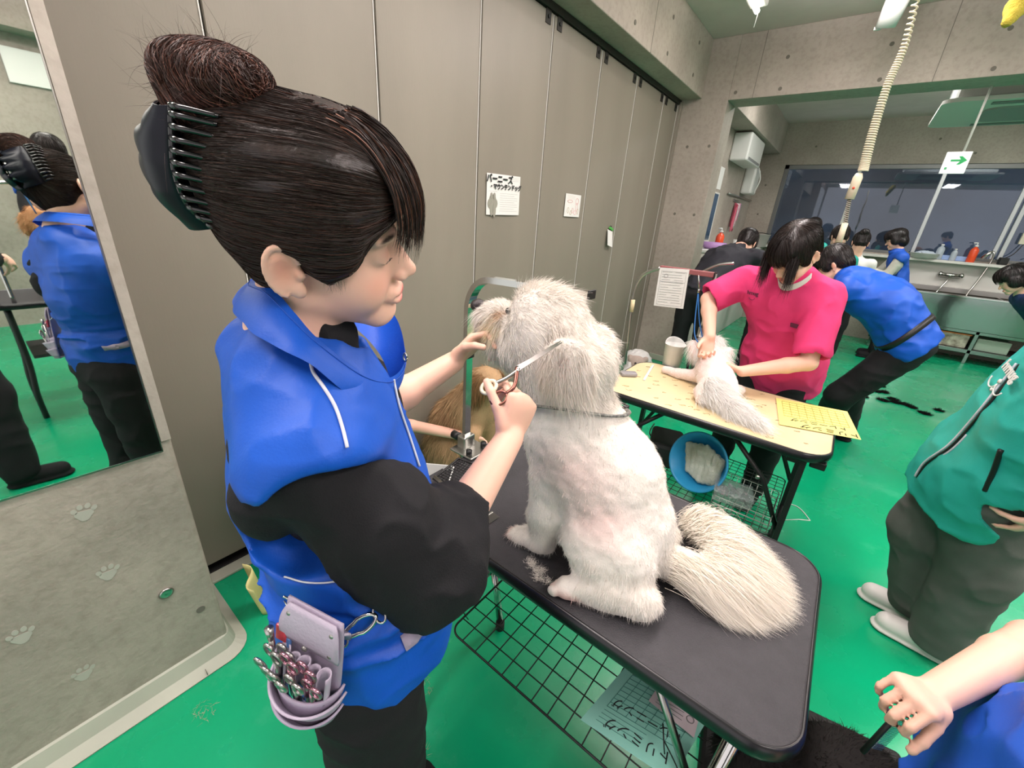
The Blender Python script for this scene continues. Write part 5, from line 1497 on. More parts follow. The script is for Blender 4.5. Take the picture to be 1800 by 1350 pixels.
rq = np.random.default_rng(8)
PKW = np.array(srgb('#e9d6d0')); WHW = np.array(srgb('#f8f6f2'))
d2 = thing('dog', 'small white shaved dog lying on the cream table under the person in pink', 'dog', (-.36, 2.1, .75))
g = Field()
g.cap((-.305, 2.00, .815), (-.375, 2.16, .845), .083, .080, .03)
g.cap((-.375, 2.16, .85), (-.420, 2.25, .905), .070, .055, .03)
g.ell((-.430, 2.275, .935), (.058, .058, .050), None, .02)
g.ell((-.450, 2.325, .925), (.030, .045, .028), None, .02)
g.ell((-.295, 1.955, .800), (.080, .07, .048), None, .03)
for c_, R_ in (((-.495, 2.235, .895), rot('y', -25)), ((-.355, 2.215, .905), rot('y', 30))): g.ell(c_, (.028, .045, .055), R_, .015)
g.cap((-.42, 2.13, .80), (-.53, 2.16, .775), .034, .026, .02); g.cap((-.53, 2.16, .775), (-.605, 2.175, .772), .025, .020, .01)
g.cap((-.27, 2.07, .79), (-.235, 2.16, .775), .034, .026, .02)
g.cap((-.36, 1.95, .785), (-.345, 1.90, .775), .035, .026, .02)
g.cap((-.29, 1.92, .80), (-.20, 1.86, .785), .036, .034, .03); g.cap((-.20, 1.86, .785), (-.10, 1.815, .775), .034, .018, .02)
g.half((0, 0, .7515), (0, 0, -1), .003)
sp2 = [((-.36, 2.1, .90), (.10, .13, .07), None, np.array(srgb('#dbbdb8')), 1.2)]
b2 = organic('body', g, (-.68, 1.74, .73), (-.0, 2.42, 1.03), .005, M['fur_base'], d2, disp=lambda P: .002 * vnoise(P * 50, 1), it=1, paint=blob_paint(PKW, sp2))
p2 = blob_paint(WHW, [((-.36, 2.1, .90), (.12, .16, .09), None, np.array(srgb('#e4cbc6')), 1.2)])
coat('coat', b2, 12000, .007, .5, (.3, -1, -.2), .0012, p2, rq, lambda co, no: co[:, 1] > 1.93, floor_z=.753)
coat('ear_hair', b2, 3500, .035, .5, (0, 0, -1), .0012, WHW, rq, lambda co, no: (co[:, 1] > 2.17) & (co[:, 2] > .86), floor_z=.753, steps=5)
coat('tail_plume', b2, 6500, .060, .45, (1, -.45, -.1), .0012, WHW, rq, lambda co, no: (co[:, 1] < 1.95) & (co[:, 2] > .765) & (co[:, 0] > -.36), floor_z=.753, steps=6, jit=.25)
ballobj('nose', (-.458, 2.368, .925), .010, M['wet_nose'], d2)

# golden retriever sitting behind the groomer
gd = thing('dog', 'golden long-haired dog sitting on the floor behind the chrome grooming arm', 'dog', (-1.42, 1.6, 0))
GO = np.array(srgb('#a98c6a')); GD = np.array(srgb('#8a6a48')); GL = np.array(srgb('#d3b184'))
g = Field()
hx, hy, hz = W(858, 668, 1.55); hc_ = np.array([hx, hy, hz])
g.ell(hc_, (.085, .075, .068), None, .02); g.ell(hc_ + [.085, .0, -.022], (.062, .040, .034), rot('y', 12), .02)
g.ell(hc_ + [-.0, -.066, -.03], (.036, .020, .075), rot('y', 8), .012); g.ell(hc_ + [-.0, .066, -.03], (.036, .020, .075), rot('y', 8), .012)
g.cap(hc_ + [-.04, .01, -.03], hc_ + [-.12, .02, -.19], .085, .12, .03)
g.ell(hc_ + [-.15, .03, -.26], (.15, .145, .18), rot('y', 20), .05)
g.ell(hc_ + [-.26, .06, -.40], (.19, .17, .20), None, .06)
for q in (-.07, .09):
    g.cap(hc_ + [-.04, q, -.32], (hc_[0] - .02, hc_[1] + q, .06), .052, .038, .03); g.ell((hc_[0] + .01, hc_[1] + q, .035), (.055, .038, .035), None, .02)
for q in (-.10, .20): g.ell((hc_[0] - .24, hc_[1] + q, .16), (.15, .07, .14), None, .04); g.ell((hc_[0] - .10, hc_[1] + q, .04), (.10, .04, .035), None, .02)
g.half((0, 0, .002), (0, 0, -1), .003)
l_, h_ = (hc_[0] - .50, hc_[1] - .25, -.02), (hc_[0] + .18, hc_[1] + .35, hz + .12)
gb = organic('body', g, l_, h_, .009, M['fur_base'], gd, disp=lambda P: .004 * vnoise(P * np.array([30, 30, 12]), 1), it=1, paint=lambda v: np.tile(GO, (len(v), 1)) * (1 + .22 * vnoise(v * np.array([22, 22, 8]), 2))[:, None])
gc = lambda P: (GO[None] * (1 - .5 * (vnoise(P * [20, 20, 7], 5)[:, None] * .5 + .5)) + GL[None] * .5 * (vnoise(P * [20, 20, 7], 5)[:, None] * .5 + .5))
coat('coat', gb, 15000, .050, .28, (-.1, -.1, -1), .0022, gc, rq, lambda co, no: (co[:, 0] < hc_[0] - .03) & (co[:, 2] > .03), steps=5, jit=.22, floor_z=.003)
coat('face_coat', gb, 4000, .010, .3, (-1, 0, -.2), .0016, gc, rq, lambda co, no: co[:, 0] >= hc_[0] - .03)
coat('ear_hair', gb, 2500, .045, .2, (0, 0, -1), .002, lambda P: np.tile(GD, (len(P), 1)), rq, lambda co, no: (np.abs(co[:, 0] - hc_[0]) < .05) & (np.abs(co[:, 1] - hc_[1]) > .05) & (co[:, 2] > hz - .12), steps=4, jit=.2)
ballobj('nose', hc_ + [.148, 0, -.024], (.014, .018, .013), M['wet_nose'], gd); 
for q in (-1, 1): ballobj('eye', hc_ + [.060, q * .040, .018], .010, M['black_eye'], gd)

# small grey dog wrapped in a towel on the floor by the partition
sd = thing('dog', 'small greyish dog peeping out of a white towel by the partition', 'dog', (-1.38, 3.9, 0))
g = Field(); c0 = np.array([-1.40, 3.95, .17])
g.ell(c0, (.085, .08, .075), None, .02); g.ell(c0 + [.05, -.06, -.02], (.04, .045, .032), None, .02); g.ell(c0 + [-.02, .14, -.06], (.10, .16, .10), None, .04)
for q in (-1, 1): g.ell(c0 + [q * .06 + .01, .03 * q, .03], (.03, .03, .05), rot('y', q * 30), .01); 
g.half((0, 0, .002), (0, 0, -1), .003)
sb = organic('body', g, c0 - [.16, .18, .18], c0 + [.16, .36, .16], .007, M['fur_base'], sd, it=1, paint=lambda v: np.tile(srgb('#b3a49a'), (len(v), 1)))
coat('coat', sb, 3500, .014, .6, (0, .3, -1), .002, np.array(srgb('#b9aaa0')), rq, None, floor_z=.003)
ballobj('nose', c0 + [.072, -.10, -.015], .011, M['wet_nose'], sd)
for a_ in ((.075, -.035, .015), (.025, -.085, .018)): ballobj('eye', c0 + a_, .011, M['black_eye'], sd)
tw2 = thing('towel', 'white towel draped round the small grey dog on the floor', 'towel', (-1.32, 3.75, 0))
g = Field(); g.ell(c0 + [-.03, .10, -.02], (.15, .15, .13), None, .03); g.cap(c0 + [-.02, -.0, -.06], c0 + [.05, -.38, -.11], .085, .05, .05); g.ell(c0 + [.07, -.08, .02], (.09, .10, .09), None, .01, 's'); g.half((0, 0, .002), (0, 0, -1), .003)
organic('towel_cloth', g, c0 - [.26, .5, .18], c0 + [.26, .36, .18], .009, mat('white_towel', '#d3d3d0', .95, bump=.5, bscale=160), tw2, disp=folds(77, (22, 22, 22), .010), it=2)

# apricot dog on the table seen in the mirror
ad = thing('dog', 'apricot curly dog on a dark table, seen in the wall mirror', 'dog', (1.50, .37, .78))
AP = np.array(srgb('#b98a63')); g = Field(); c0 = np.array([1.46, .365, 1.26])
g.ell(c0, (.095, .095, .09), None, .02); g.ell(c0 + [-.09, -.02, -.03], (.05, .04, .035), None, .02); g.cap(c0 + [.03, 0, -.05], c0 + [.08, .03, -.26], .075, .12, .03); g.ell(c0 + [.12, .04, -.33], (.17, .12, .13), None, .04)
for q in (-.07, .08): g.cap(c0 + [.03, q, -.30], (c0[0], c0[1] + q, .80), .045, .035, .02); g.cap(c0 + [.22, q, -.33], (c0[0] + .22, c0[1] + q, .80), .05, .035, .02)
for q in (-1, 1): g.ell(c0 + [.02, q * .09, -.03], (.04, .025, .07), None, .01)
g.half((0, 0, .782), (0, 0, -1), .003)
ab = organic('body', g, c0 - [.20, .22, .52], c0 + [.38, .26, .14], .009, M['fur_base'], ad, disp=lambda P: .008 * vnoise(P * 45, 3), it=1, paint=lambda v: np.tile(AP, (len(v), 1)))
coat('coat', ab, 7000, .022, .9, (.2, 0, -1), .0026, AP * 1.1, rq, None, curl=1.2, floor_z=.784)
ballobj('nose', c0 + [-.14, -.02, -.025], .013, M['wet_nose'], ad)

# dark dog being combed at the lower right
bd = thing('dog', 'dark dog at the lower right, only its back in the frame, being combed', 'dog', tuple(at(1500, 1400, .78) * [1, 1, 0]))
g = Field(); c0 = at(1495, 1392, .78)
g.ell(c0, (.13, .11, .075), rot('z', 25), .03); g.ell(c0 + [-.16, -.08, .01], (.07, .06, .06), None, .03); g.ell(c0 + [.16, .06, -.03], (.09, .09, .08), None, .04)
for a_ in ((-.10, -.08), (-.10, .05), (.12, -.02), (.12, .11)): g.cap(c0 + [a_[0], a_[1], -.03], (c0[0] + a_[0], c0[1] + a_[1], .47), .04, .03, .02)
g.half((0, 0, .447), (0, 0, -1), .003)
dkb = organic('body', g, c0 - [.30, .25, .28], c0 + [.32, .26, .12], .007, M['fur_base'], bd, it=1, paint=lambda v: np.tile(srgb('#232120'), (len(v), 1)))
coat('coat', dkb, 9000, .016, .7, (.5, .2, -1), .0014, np.array(srgb('#2a2725')), rq, None, curl=.5)
# ================================================================ second table and what stands on and under it
M['cream'] = mat('cream_laminate', '#dccaa0', 0.42, color2='#d6c297', scale=5)
M['cream_print'] = mat('brown_print', '#8d7a55', 0.6)
t2 = thing('grooming_table', 'grooming table with cream printed top in front of the person in pink', 'table', (-.30, 2.0, 0))
A0, A1, B0, B1, ZT2 = -.785, .165, 1.715, 2.315, .75
top2 = tabletop(A0, A1, B0, B1, ZT2, .11, M['cream'], M['bumper'], t2)
rp_ = random.Random(5)
pr = MB()
for i in range(64):
    x = rp_.uniform(A0 + .06, A1 - .05); y = rp_.uniform(B0 + .05, B1 - .05); s_ = rp_.uniform(.008, .018); a0 = rp_.uniform(0, 6)
    pts_ = [(x + s_ * math.cos(a0 + t_) * rp_.uniform(.5, 1.2), y + s_ * .6 * math.sin(a0 + t_ * 1.3) * rp_.uniform(.5, 1.2), ZT2 + .0004) for t_ in np.linspace(0, 5, 10)]
    pr.tube(pts_, .0009, 4)
bmx = bmesh.new(); bmx.from_mesh(top2.data); nf0 = len(bmx.faces)
vv_ = [bmx.verts.new(p) for p in pr.v]
for q_ in pr.f:
    try: fc = bmx.faces.new([vv_[k_] for k_ in q_]); fc.material_index = 1
    except ValueError: pass
bmx.to_mesh(top2.data); bmx.free(); top2.data.materials.append(M['cream_print'])
def leg2(x, lean):
    for y in (B0 + .05, B1 - .05):
        l_ = strap([(x, y, ZT2 - .03), (x + lean, y, .02)], .035, .02, (0, 1, 0)).build('leg', M['black'], t2)
        MB().box((x + lean, y, .012), (.03, .045, .024), None, .004).build('rubber_foot', M['dark'], l_)
    MB().tube([(x + lean * .75, B0 + .05, .20), (x + lean * .75, B1 - .05, .20)], .010, 8).build('crossbar', M['black'], t2, True)
leg2(.085, .01); leg2(-.70, -.01)
for y in (B0 + .065, B1 - .065):
    for (xa, xb) in ((-.16, .085), (-.46, -.70)):
        br = MB().tube([(xa, y, ZT2 - .05), ((xa + xb) / 2 + (.02 if xb > 0 else -.02), y, .56), (xb, y, .36)], .010, 8).build('folding_brace', M['black'], t2, True)
        MB().cyl(((xa + xb) / 2, y - .014, .565), ((xa + xb) / 2, y + .014, .565), .009, 10).build('bolt', M['steel'], br, True)
MB().box((-.31, 2.0, ZT2 - .048), (.84, .04, .026)).box((.05, 2.0, ZT2 - .048), (.04, .50, .026)).box((-.66, 2.0, ZT2 - .048), (.04, .50, .026)).build('under_frame', M['black'], t2)
MB().box((.13, 1.80, ZT2 - .05), (.05, .07, .03), None, .004).build('clamp', M['black'], t2)
wire_shelf(-.56, .07, 1.74, 2.28, .34, .036, t2, .0016, M['black'], lip=.0)
# wire basket hanging at the right end of the shelf
bsk = thing('wire_basket', 'black wire basket on the shelf below the cream table', 'basket', (-.05, 1.85, .35))
b = MB(); x0, x1, y0, y1, z0, z1 = -.17, .055, 1.745, 1.98, .348, .42
for i in range(9):
    x = x0 + (x1 - x0) * i / 8; b.tube([(x, y0, z1), (x, y0, z0), (x, y1, z0), (x, y1, z1)], .0015, 5)
for i in range(9):
    y = y0 + (y1 - y0) * i / 8; b.tube([(x0, y, z1), (x0, y, z0), (x1, y, z0), (x1, y, z1)], .0015, 5)
for z in (z0 + .035, z1): b.tube([(p[0], p[1], z) for p in rrect(x0, x1, y0, y1, .01, 3)], .0022, 5, closed=True)
b.build('wires', M['steel'], bsk, True)
# blue bowl leaning with a rolled grey towel in it
M['bowl'] = mat('blue_bowl', '#2c95c9', 0.35)
bowl = thing('bowl', 'bright blue plastic bowl tilted on the shelf under the cream table', 'bowl', (-.22, 1.90, .36))
bc = W(1228, 812, 1.84); bax = nrm(CAMP - bc + np.array([-1.0, -.3, -.2]))
fb = frame(bax)
prof = [(.045, -.085), (.085, -.070), (.118, -.030), (.135, .010), (.140, .014), (.136, .018), (.128, .012), (.110, -.028), (.078, -.062), (.02, -.074)]
MB().lathe(prof, bc, bax, 48).build('shell', M['bowl'], bowl, True)
tw = thing('towel', 'rolled grey and white striped towel lying in the blue bowl', 'towel', tuple(bc))
twf = Field()
for i in range(7):
    o_ = (i - 3) * .020
    twf.cap(bc + fb[:, 0] * o_ * 1.35 + fb[:, 1] * (.07 - .008 * abs(i - 3)) - bax * .022, bc + fb[:, 0] * (o_ * 1.05 + .022) - fb[:, 1] * (.075 - .006 * abs(i - 3)) - bax * .03, .0185, .0185, .004)
l_, h__ = bounds([bc], .16)
organic('towel_roll', twf, l_, h__, .004, mat('towel', '#c9ccc2', 0.95, color2='#8e917f', scale=9, bump=.5, bscale=200), tw, disp=lambda P: .004 * vnoise(P * 60, 1), it=1)
# clear case of tools
case = thing('tool_case', 'clear plastic case of small tools on the shelf below the cream table', 'case', (-.10, 1.80, .43))
cz = W(1287, 868, 1.79)
MB().box(cz, (.15, .12, .045), rot('z', 12), .006).build('box', mat('clear_plastic', '#c9d6d2', 0.08, trans=.3, alpha=.28), case, False)
MB().box(cz + [0, 0, .026], (.154, .124, .006), rot('z', 12), .002).build('lid', mat('clear_lid', '#b9c2c4', 0.1, trans=.2, alpha=.22), case, False)
cc3 = [M['pinkmetal'] if 'pinkmetal' in M else M['steel'], M['steel'], M['white_pl'], M['dark']]
for i in range(34):
    p = cz + rot('z', 12) @ np.array([rp_.uniform(-.06, .06), rp_.uniform(-.045, .045), rp_.uniform(-.008, .016)]); a = rp_.uniform(0, 3.1); d = np.array([math.cos(a), math.sin(a), .1]) * rp_.uniform(.008, .016)
    MB().cyl(p - d, p + d, rp_.uniform(.004, .0075), 8).build('small_tool', cc3[i % 4], case, True)
MB().box(W(1165, 800, 2.0) * [1, 1, 0] + [0, 0, .42], (.16, .22, .13), rot('z', 15), .02).build('tool_bag', mat('black_bag', '#1f1f20', .7), None)
tag(bpy.data.objects['tool_bag'], 'black soft bag on the shelf at the left under the cream table', 'bag')
# yellow card
M['yellow'] = mat('yellow_paper', '#e4da7e', 0.75)
def sheet_paper(name, label, cat, c4, m_, th=.0012, lift=.001, up=(0, 0, 1)):
    """c4 = four corners, in order; returns the thing and a mapping (u,v)->point"""
    c4 = [np.array(p, float) for p in c4]
    fn = lambda u, v: (c4[0] * (1 - u) * (1 - v) + c4[1] * u * (1 - v) + c4[2] * u * v + c4[3] * (1 - u) * v)
    n_ = nrm(np.cross(c4[1] - c4[0], c4[3] - c4[0]))
    if np.dot(n_, up) < 0: n_ = -n_
    t_ = thing(name, label, cat, tuple(fn(.5, .5)))
    MB().sheet(fn, 6, 6, th * (1 if np.dot(np.cross(c4[1] - c4[0], c4[3] - c4[0]), n_) > 0 else -1)).build('sheet', m_, t_)
    return t_, fn, n_
def rule(b, fn, n_, a, c, w_=.0005, off=.0006):
    p, q = fn(*a) + n_ * off, fn(*c) + n_ * off
    b.tube([p, q], w_, 4)
z = ZT2 + .004
yc, yf, yn = sheet_paper('record_card', 'yellow grooming record sheet overhanging the right end of the cream table', 'card', [(-.085, 2.255, z), (.195, 2.330, z), (.245, 2.02, z), (-.03, 1.925, z)][0:4], M['yellow'], .0016)
b = MB()
for i in range(9): rule(b, yf, yn, (.08 + .84 * i / 8, .10), (.08 + .84 * i / 8, .66), .0007)
for j in range(7): rule(b, yf, yn, (.08, .10 + .56 * j / 6), (.92, .10 + .56 * j / 6), .0007)
b.build('ruled_table', mat('olive_ink', '#8f8a3a', .8), yc)
ux_ = -nrm(yf(1, .8) - yf(0, .8)); uy_ = nrm(yf(.5, 0) - yf(.5, 1)) * -1
text_obj('トリミング', .044, yf(.64, .90) + yn * .0012, ux_, uy_, M['ink'], 'handwriting', yc)
text_obj('トレーニング', .036, yf(.52, .74) + yn * .0012, ux_, uy_, M['ink'], 'handwriting', yc)
# comb, clipper blade, cup, arm
cb = thing('comb', 'white comb lying at the left end of the cream table', 'comb', (-.70, 2.10, ZT2))
c0, c1 = on(1132, 668, 2, ZT2 + .004), on(1148, 642, 2, ZT2 + .004)
MB().box((c0 + c1) / 2, (.012, np.linalg.norm(c1 - c0), .006), rot('z', math.degrees(math.atan2(*(c1 - c0)[:2][::-1])) - 90), .001).build('spine', M['white_pl'], cb)
MB().box(on(1105, 657, 2, ZT2 + .012), (.045, .085, .022), rot('z', -50), .008).build('clipper', mat('grey_plastic', '#8b898b', .4), None)
tag(bpy.data.objects['clipper'], 'grey clipper lying on the left edge of the cream table', 'clipper')
cup = thing('cup', 'white plastic cup hooked beside the pole behind the cream table', 'cup', (-.62, 2.34, .77))
ct = W(1188, 605, 2.36); cbm = ct - [0, 0, .13]
MB().lathe([(.046, 0), (.050, .005), (.056, .128), (.058, .130), (.053, .128), (.047, .01), (.01, .008)], cbm, (0, 0, 1), 28).build('cup_wall', M['white_pl'], cup, True)
MB().sheet(lambda u, v: cbm + np.array([.057 * math.cos(math.pi * u + .6), .057 * math.sin(math.pi * u + .6), .125 + .035 * v * math.sin(math.pi * u)]), 16, 4, .002).build('hook_plate', M['white_pl'], cup, True)
# folding arm with blue lead
ga = thing('grooming_stand', 'grooming arm with a reddish bar over the cream table, paper sheet clipped on it', 'grooming stand', (-.56, 2.30, ZT2))
yb = 2.335
pb_, ptp = W(1218, 640, yb), W(1236, 480, yb)
MB().tube([(pb_[0], yb, ZT2 - .03), (pb_[0], yb, 1.0)], .016, 12).build('post', M['steel'], ga, True)
MB().tube([(pb_[0], yb, .98), (pb_[0], yb, 1.28)], .010, 10).build('inner_post', M['steel'], ga, True)
MB().box((pb_[0], yb, .93), (.05, .05, .04), None, .006).cyl((pb_[0] + .02, yb - .02, .93), (pb_[0] + .06, yb - .06, .93), .012, 10).build('clamp', M['black'], ga, False)
L_, R__ = W(1160, 474, yb), W(1257, 480, yb)
zb = (L_[2] + R__[2]) / 2
MB().box(((L_[0] + R__[0]) / 2, yb, zb), (R__[0] - L_[0], .03, .026), None, .004).build('bar', mat('red_bar', '#8a4f50', .5), ga)
MB().box((R__[0] + .003, yb, zb), (.008, .034, .03), None, .002).build('end_cap', M['black'], ga)
MB().tube(catmull([(L_[0], yb, zb), W(1130, 484, yb), W(1114, 515, yb), W(1106, 570, yb), W(1098, 640, yb)], 8), .0095, 10).build('bent_tube', M['steel'], ga, True)
MB().tube([W(1113, 527, yb - .004), W(1110, 548, yb - .004)], .012, 10).build('tape_wrap', mat('masking_tape', '#cfc19a', .8), ga, True)
MB().tube(catmull([W(1235, 478, 2.42), W(1262, 466, 2.42), W(1290, 463, 2.42)], 8), .008, 8).build('back_arm', M['steel'], ga, True)
lead = thing('lead', 'blue nylon lead hanging from the red bar to the small dog', 'lead', tuple(W(1227, 490, yb - .01)))
la = W(1229, 508, yb - .012); lb = W(1236, 612, 2.20)
MB().tube([W(1228, 484, yb - .012), la], .0045, 8).tube([la + [0, 0, -.0], la + [0, 0, -.02]], .007, 8).build('snap', M['steel'], lead, True)
MB().tube(catmull([la - [0, 0, .02], W(1222, 560, 2.28), W(1222, 592, 2.22), lb], 8), .0032, 6).tube(catmull([la - [0, 0, .02], W(1229, 560, 2.29), W(1234, 590, 2.22), lb], 8), .0032, 6).build('cord', mat('blue_cord', '#2b6fb5', .6), lead, True)
q4 = [W(1160, 470, yb - .018), W(1212, 474, yb - .018), W(1201, 543, yb - .018), W(1149, 537, yb - .018)]
pc, pf2, pn = sheet_paper('paper_sheet', 'printed white sheet hanging from the red grooming arm bar', 'paper', q4, M['paper'], .001, up=(0, -1, 0))
b = MB()
for j in range(13):
    v = .10 + .84 * j / 13
    for (u0, u1) in (((.12, .86),) if j % 3 else ((.12, .45), (.55, .88))): rule(b, pf2, pn, (u0, v), (u1 - .1 * ((j * 7) % 4) / 4, v), .0007)
rule(b, pf2, pn, (.08, .08), (.92, .08)); rule(b, pf2, pn, (.08, .95), (.92, .95)); rule(b, pf2, pn, (.08, .08), (.08, .95)); rule(b, pf2, pn, (.92, .08), (.92, .95)); rule(b, pf2, pn, (.08, .34), (.92, .34))
b.build('print', M['greyink'], pc)
c_ = pf2(.26, .2) + pn * .0008
MB().tube([c_ + .010 * (nrm(pf2(1, 0) - pf2(0, 0)) * math.cos(t_) + nrm(pf2(0, 0) - pf2(0, 1)) * math.sin(t_)) for t_ in np.linspace(0, 6.28, 17)[:-1]], .0009, 4, closed=True).build('stamp', M['greyink'], pc)
# ---------------------------------------------------------------- people in the background, at the right and behind the camera
V3_ = lambda *a: np.array(a, float)
# bending, dark sweatshirt, in front of the opening
figure('person in a dark sweatshirt bending away at the opening to the washing room',
    dict(neck=(-.83, 4.44, 1.325), shR=(-.645, 4.36, 1.285), shL=(-1.03, 4.36, 1.25), elR=(-.60, 4.50, 1.02), wrR=(-.72, 4.68, .95), elL=(-1.10, 4.46, 1.0), wrL=(-.98, 4.66, .95), mid=(-.90, 4.24, 1.19), pel=(-.97, 4.02, .93), knR=(-.88, 4.10, .48), knL=(-1.08, 4.10, .48), anR=(-.87, 4.05, .06), anL=(-1.1, 4.05, .06)),
    (V3_(-.80, 4.56, 1.375), look((.1, .8, -.6))), cloth('navy_sweat', '#24252c'), M['trousers'], M['hair_black'], h=.011, sleeve=1.9, wd=1.12, bodyw=1.08, foldamp=.010)
figure('person in a teal top bending behind the person in the dark sweatshirt',
    dict(neck=(-.50, 5.46, 1.27), shR=(-.34, 5.40, 1.24), shL=(-.68, 5.40, 1.24), elR=(-.30, 5.52, 1.0), wrR=(-.4, 5.7, .95), elL=(-.70, 5.52, 1.0), wrL=(-.6, 5.7, .95), pel=(-.52, 5.1, .9), knR=(-.42, 5.15, .47), knL=(-.62, 5.15, .47), anR=(-.42, 5.1, .06), anL=(-.62, 5.1, .06)),
    (V3_(-.47, 5.58, 1.30), look((.1, .8, -.7))), M['teal'], M['trousers'], M['hair_black'], h=.013, sleeve=1.9)
hd5 = W(1428, 402, 7.0)
figure('person with dark hair standing just behind the head of the person in pink',
    dict(neck=hd5 - [0, 0, .15], shR=hd5 + [.17, 0, -.22], shL=hd5 + [-.17, 0, -.22], elR=hd5 + [.2, .05, -.48], wrR=hd5 + [.1, .25, -.55], elL=hd5 + [-.2, .05, -.48], wrL=hd5 + [-.1, .25, -.55], pel=hd5 + [0, 0, -.68], knR=(hd5[0] + .1, 7, .45), knL=(hd5[0] - .1, 7, .45), anR=(hd5[0] + .1, 7, .06), anL=(hd5[0] - .1, 7, .06)),
    (hd5, look((.2, .9, -.3))), M['teal'], M['trousers'], M['hair_black'], h=.013, sleeve=.6)
hd6 = W(1476, 418, 5.9)
figure('person with reddish brown hair between the pink shirt and the blue vest',
    dict(neck=hd6 - [0, 0, .15], shR=hd6 + [.17, .02, -.22], shL=hd6 + [-.17, 0, -.22], elR=hd6 + [.2, .05, -.48], wrR=hd6 + [.1, .25, -.5], elL=hd6 + [-.2, .05, -.48], wrL=hd6 + [-.1, .25, -.5], pel=hd6 + [0, 0, -.66], knR=(hd6[0] + .1, 5.9, .45), knL=(hd6[0] - .1, 5.9, .45), anR=(hd6[0] + .1, 5.9, .06), anL=(hd6[0] - .1, 5.9, .06)),
    (hd6, look((-.3, .8, -.5))), M['teal'], M['trousers'], M['hair'], h=.013, sleeve=.6, hs=.95)
hd7 = W(1512, 428, 6.7)
figure('person with dark wavy hair between the bending blue vest and the window',
    dict(neck=hd7 - [0, 0, .15], shR=hd7 + [.17, 0, -.22], shL=hd7 + [-.17, 0, -.22], elR=hd7 + [.2, .05, -.48], wrR=hd7 + [.1, .25, -.5], elL=hd7 + [-.2, .05, -.48], wrL=hd7 + [-.1, .25, -.5], pel=hd7 + [0, 0, -.66], knR=(hd7[0] + .1, 6.7, .45), knL=(hd7[0] - .1, 6.7, .45), anR=(hd7[0] + .1, 6.7, .06), anL=(hd7[0] - .1, 6.7, .06)),
    (hd7, look((-.1, .9, -.4))), M['paper'], M['trousers'], M['hair_black'], h=.013, sleeve=1.9, hair='bun')
# bending in a blue vest with a black belt
bb_, bJ, bH, bI = figure('person in a blue vest with a black belt bending over, seen from behind',
    dict(neck=(.035, 3.46, 1.255), shR=(.06, 3.64, 1.23), shL=(.04, 3.27, 1.20), elR=(-.10, 3.62, .98), wrR=(-.28, 3.55, .92), elL=(-.10, 3.24, .97), wrL=(-.26, 3.32, .88), mid=(.27, 3.46, 1.13), pel=(.43, 3.48, .93), knR=(.28, 3.66, .50), knL=(.22, 3.44, .50), anR=(.36, 3.95, .06), anL=(.20, 3.85, .06)),
    (V3_(-.055, 3.50, 1.315), look((-.75, .12, -.60))), M['blue_dark'], M['trousers'], M['hair_black'], h=.0085, vest=M['blue'], tshirt=M['tee'], sleeve=.75, wd=1.16, bodyw=1.10, foldamp=.006, legr=1.2, hem=.03)
cb_ = bJ['pel'] * .75 + bJ['mid'] * .25; up_ = bI['up']; fw_ = bI['fw']; rt_b = bI['rt']
rg_b = [cb_ + rt_b * math.cos(a) * .203 + fw_ * math.sin(a) * .152 + up_ * .01 * math.sin(a * 2) for a in np.linspace(0, 2 * math.pi, 37)[:-1]]
bt_ = thing('waist_belt', 'wide black belt round the blue vest of the bending person', 'belt', tuple(cb_))
V_ = [p for r_ in rg_b for p in (r_ - up_ * .017, r_ + up_ * .017, r_ + up_ * .017 + nrm(r_ - cb_) * .006, r_ - up_ * .017 + nrm(r_ - cb_) * .006)]; n_ = len(rg_b)
MB().add(V_, [(i * 4 + j, ((i + 1) % n_) * 4 + j, ((i + 1) % n_) * 4 + (j + 1) % 4, i * 4 + (j + 1) % 4) for i in range(n_) for j in range(4)]).build('webbing', M['black'], bt_, True)
# boy with glasses at the sink
hb_ = W(1577, 422, 7.3)
by, yJ, yH, yI = figure('boy with glasses in a blue vest over white sleeves at the sink',
    dict(neck=hb_ + [.05, 0, -.14], shR=hb_ + [.07, .15, -.20], shL=hb_ + [.10, -.15, -.20], elR=hb_ + [-.05, .15, -.42], wrR=hb_ + [-.25, .1, -.38], elL=hb_ + [.02, -.16, -.43], wrL=hb_ + [-.18, -.08, -.36], pel=hb_ + [.20, 0, -.62], knR=hb_ * [1, 1, 0] + [.2, .1, .45], knL=hb_ * [1, 1, 0] + [.2, -.1, .45], anR=hb_ * [1, 1, 0] + [.22, .1, .06], anL=hb_ * [1, 1, 0] + [.22, -.1, .06]),
    (hb_, look((-.9, -.1, -.35))), M['blue_dark'], M['trousers'], M['hair_black'], h=.011, vest=M['blue_dark'], tshirt=cloth('white_print', '#cfcec6', '#b9b6aa'), sleeve=1.85, hair='bob', wd=.95)
gls = thing('glasses', 'thin dark glasses on the boy at the sink', 'glasses', tuple(yH(0, .1, .01)))
for q in (-1, 1): MB().tube([yH(q * .031 + .018 * math.cos(a), .108, .006 + .014 * math.sin(a)) for a in np.linspace(0, 6.28, 15)[:-1]], .0016, 5, closed=True).build('rim', M['black'], gls, True); MB().tube([yH(q * .05, .106, .008), yH(q * .078, .0, .008)], .0016, 5).build('temple', M['black'], gls, True)
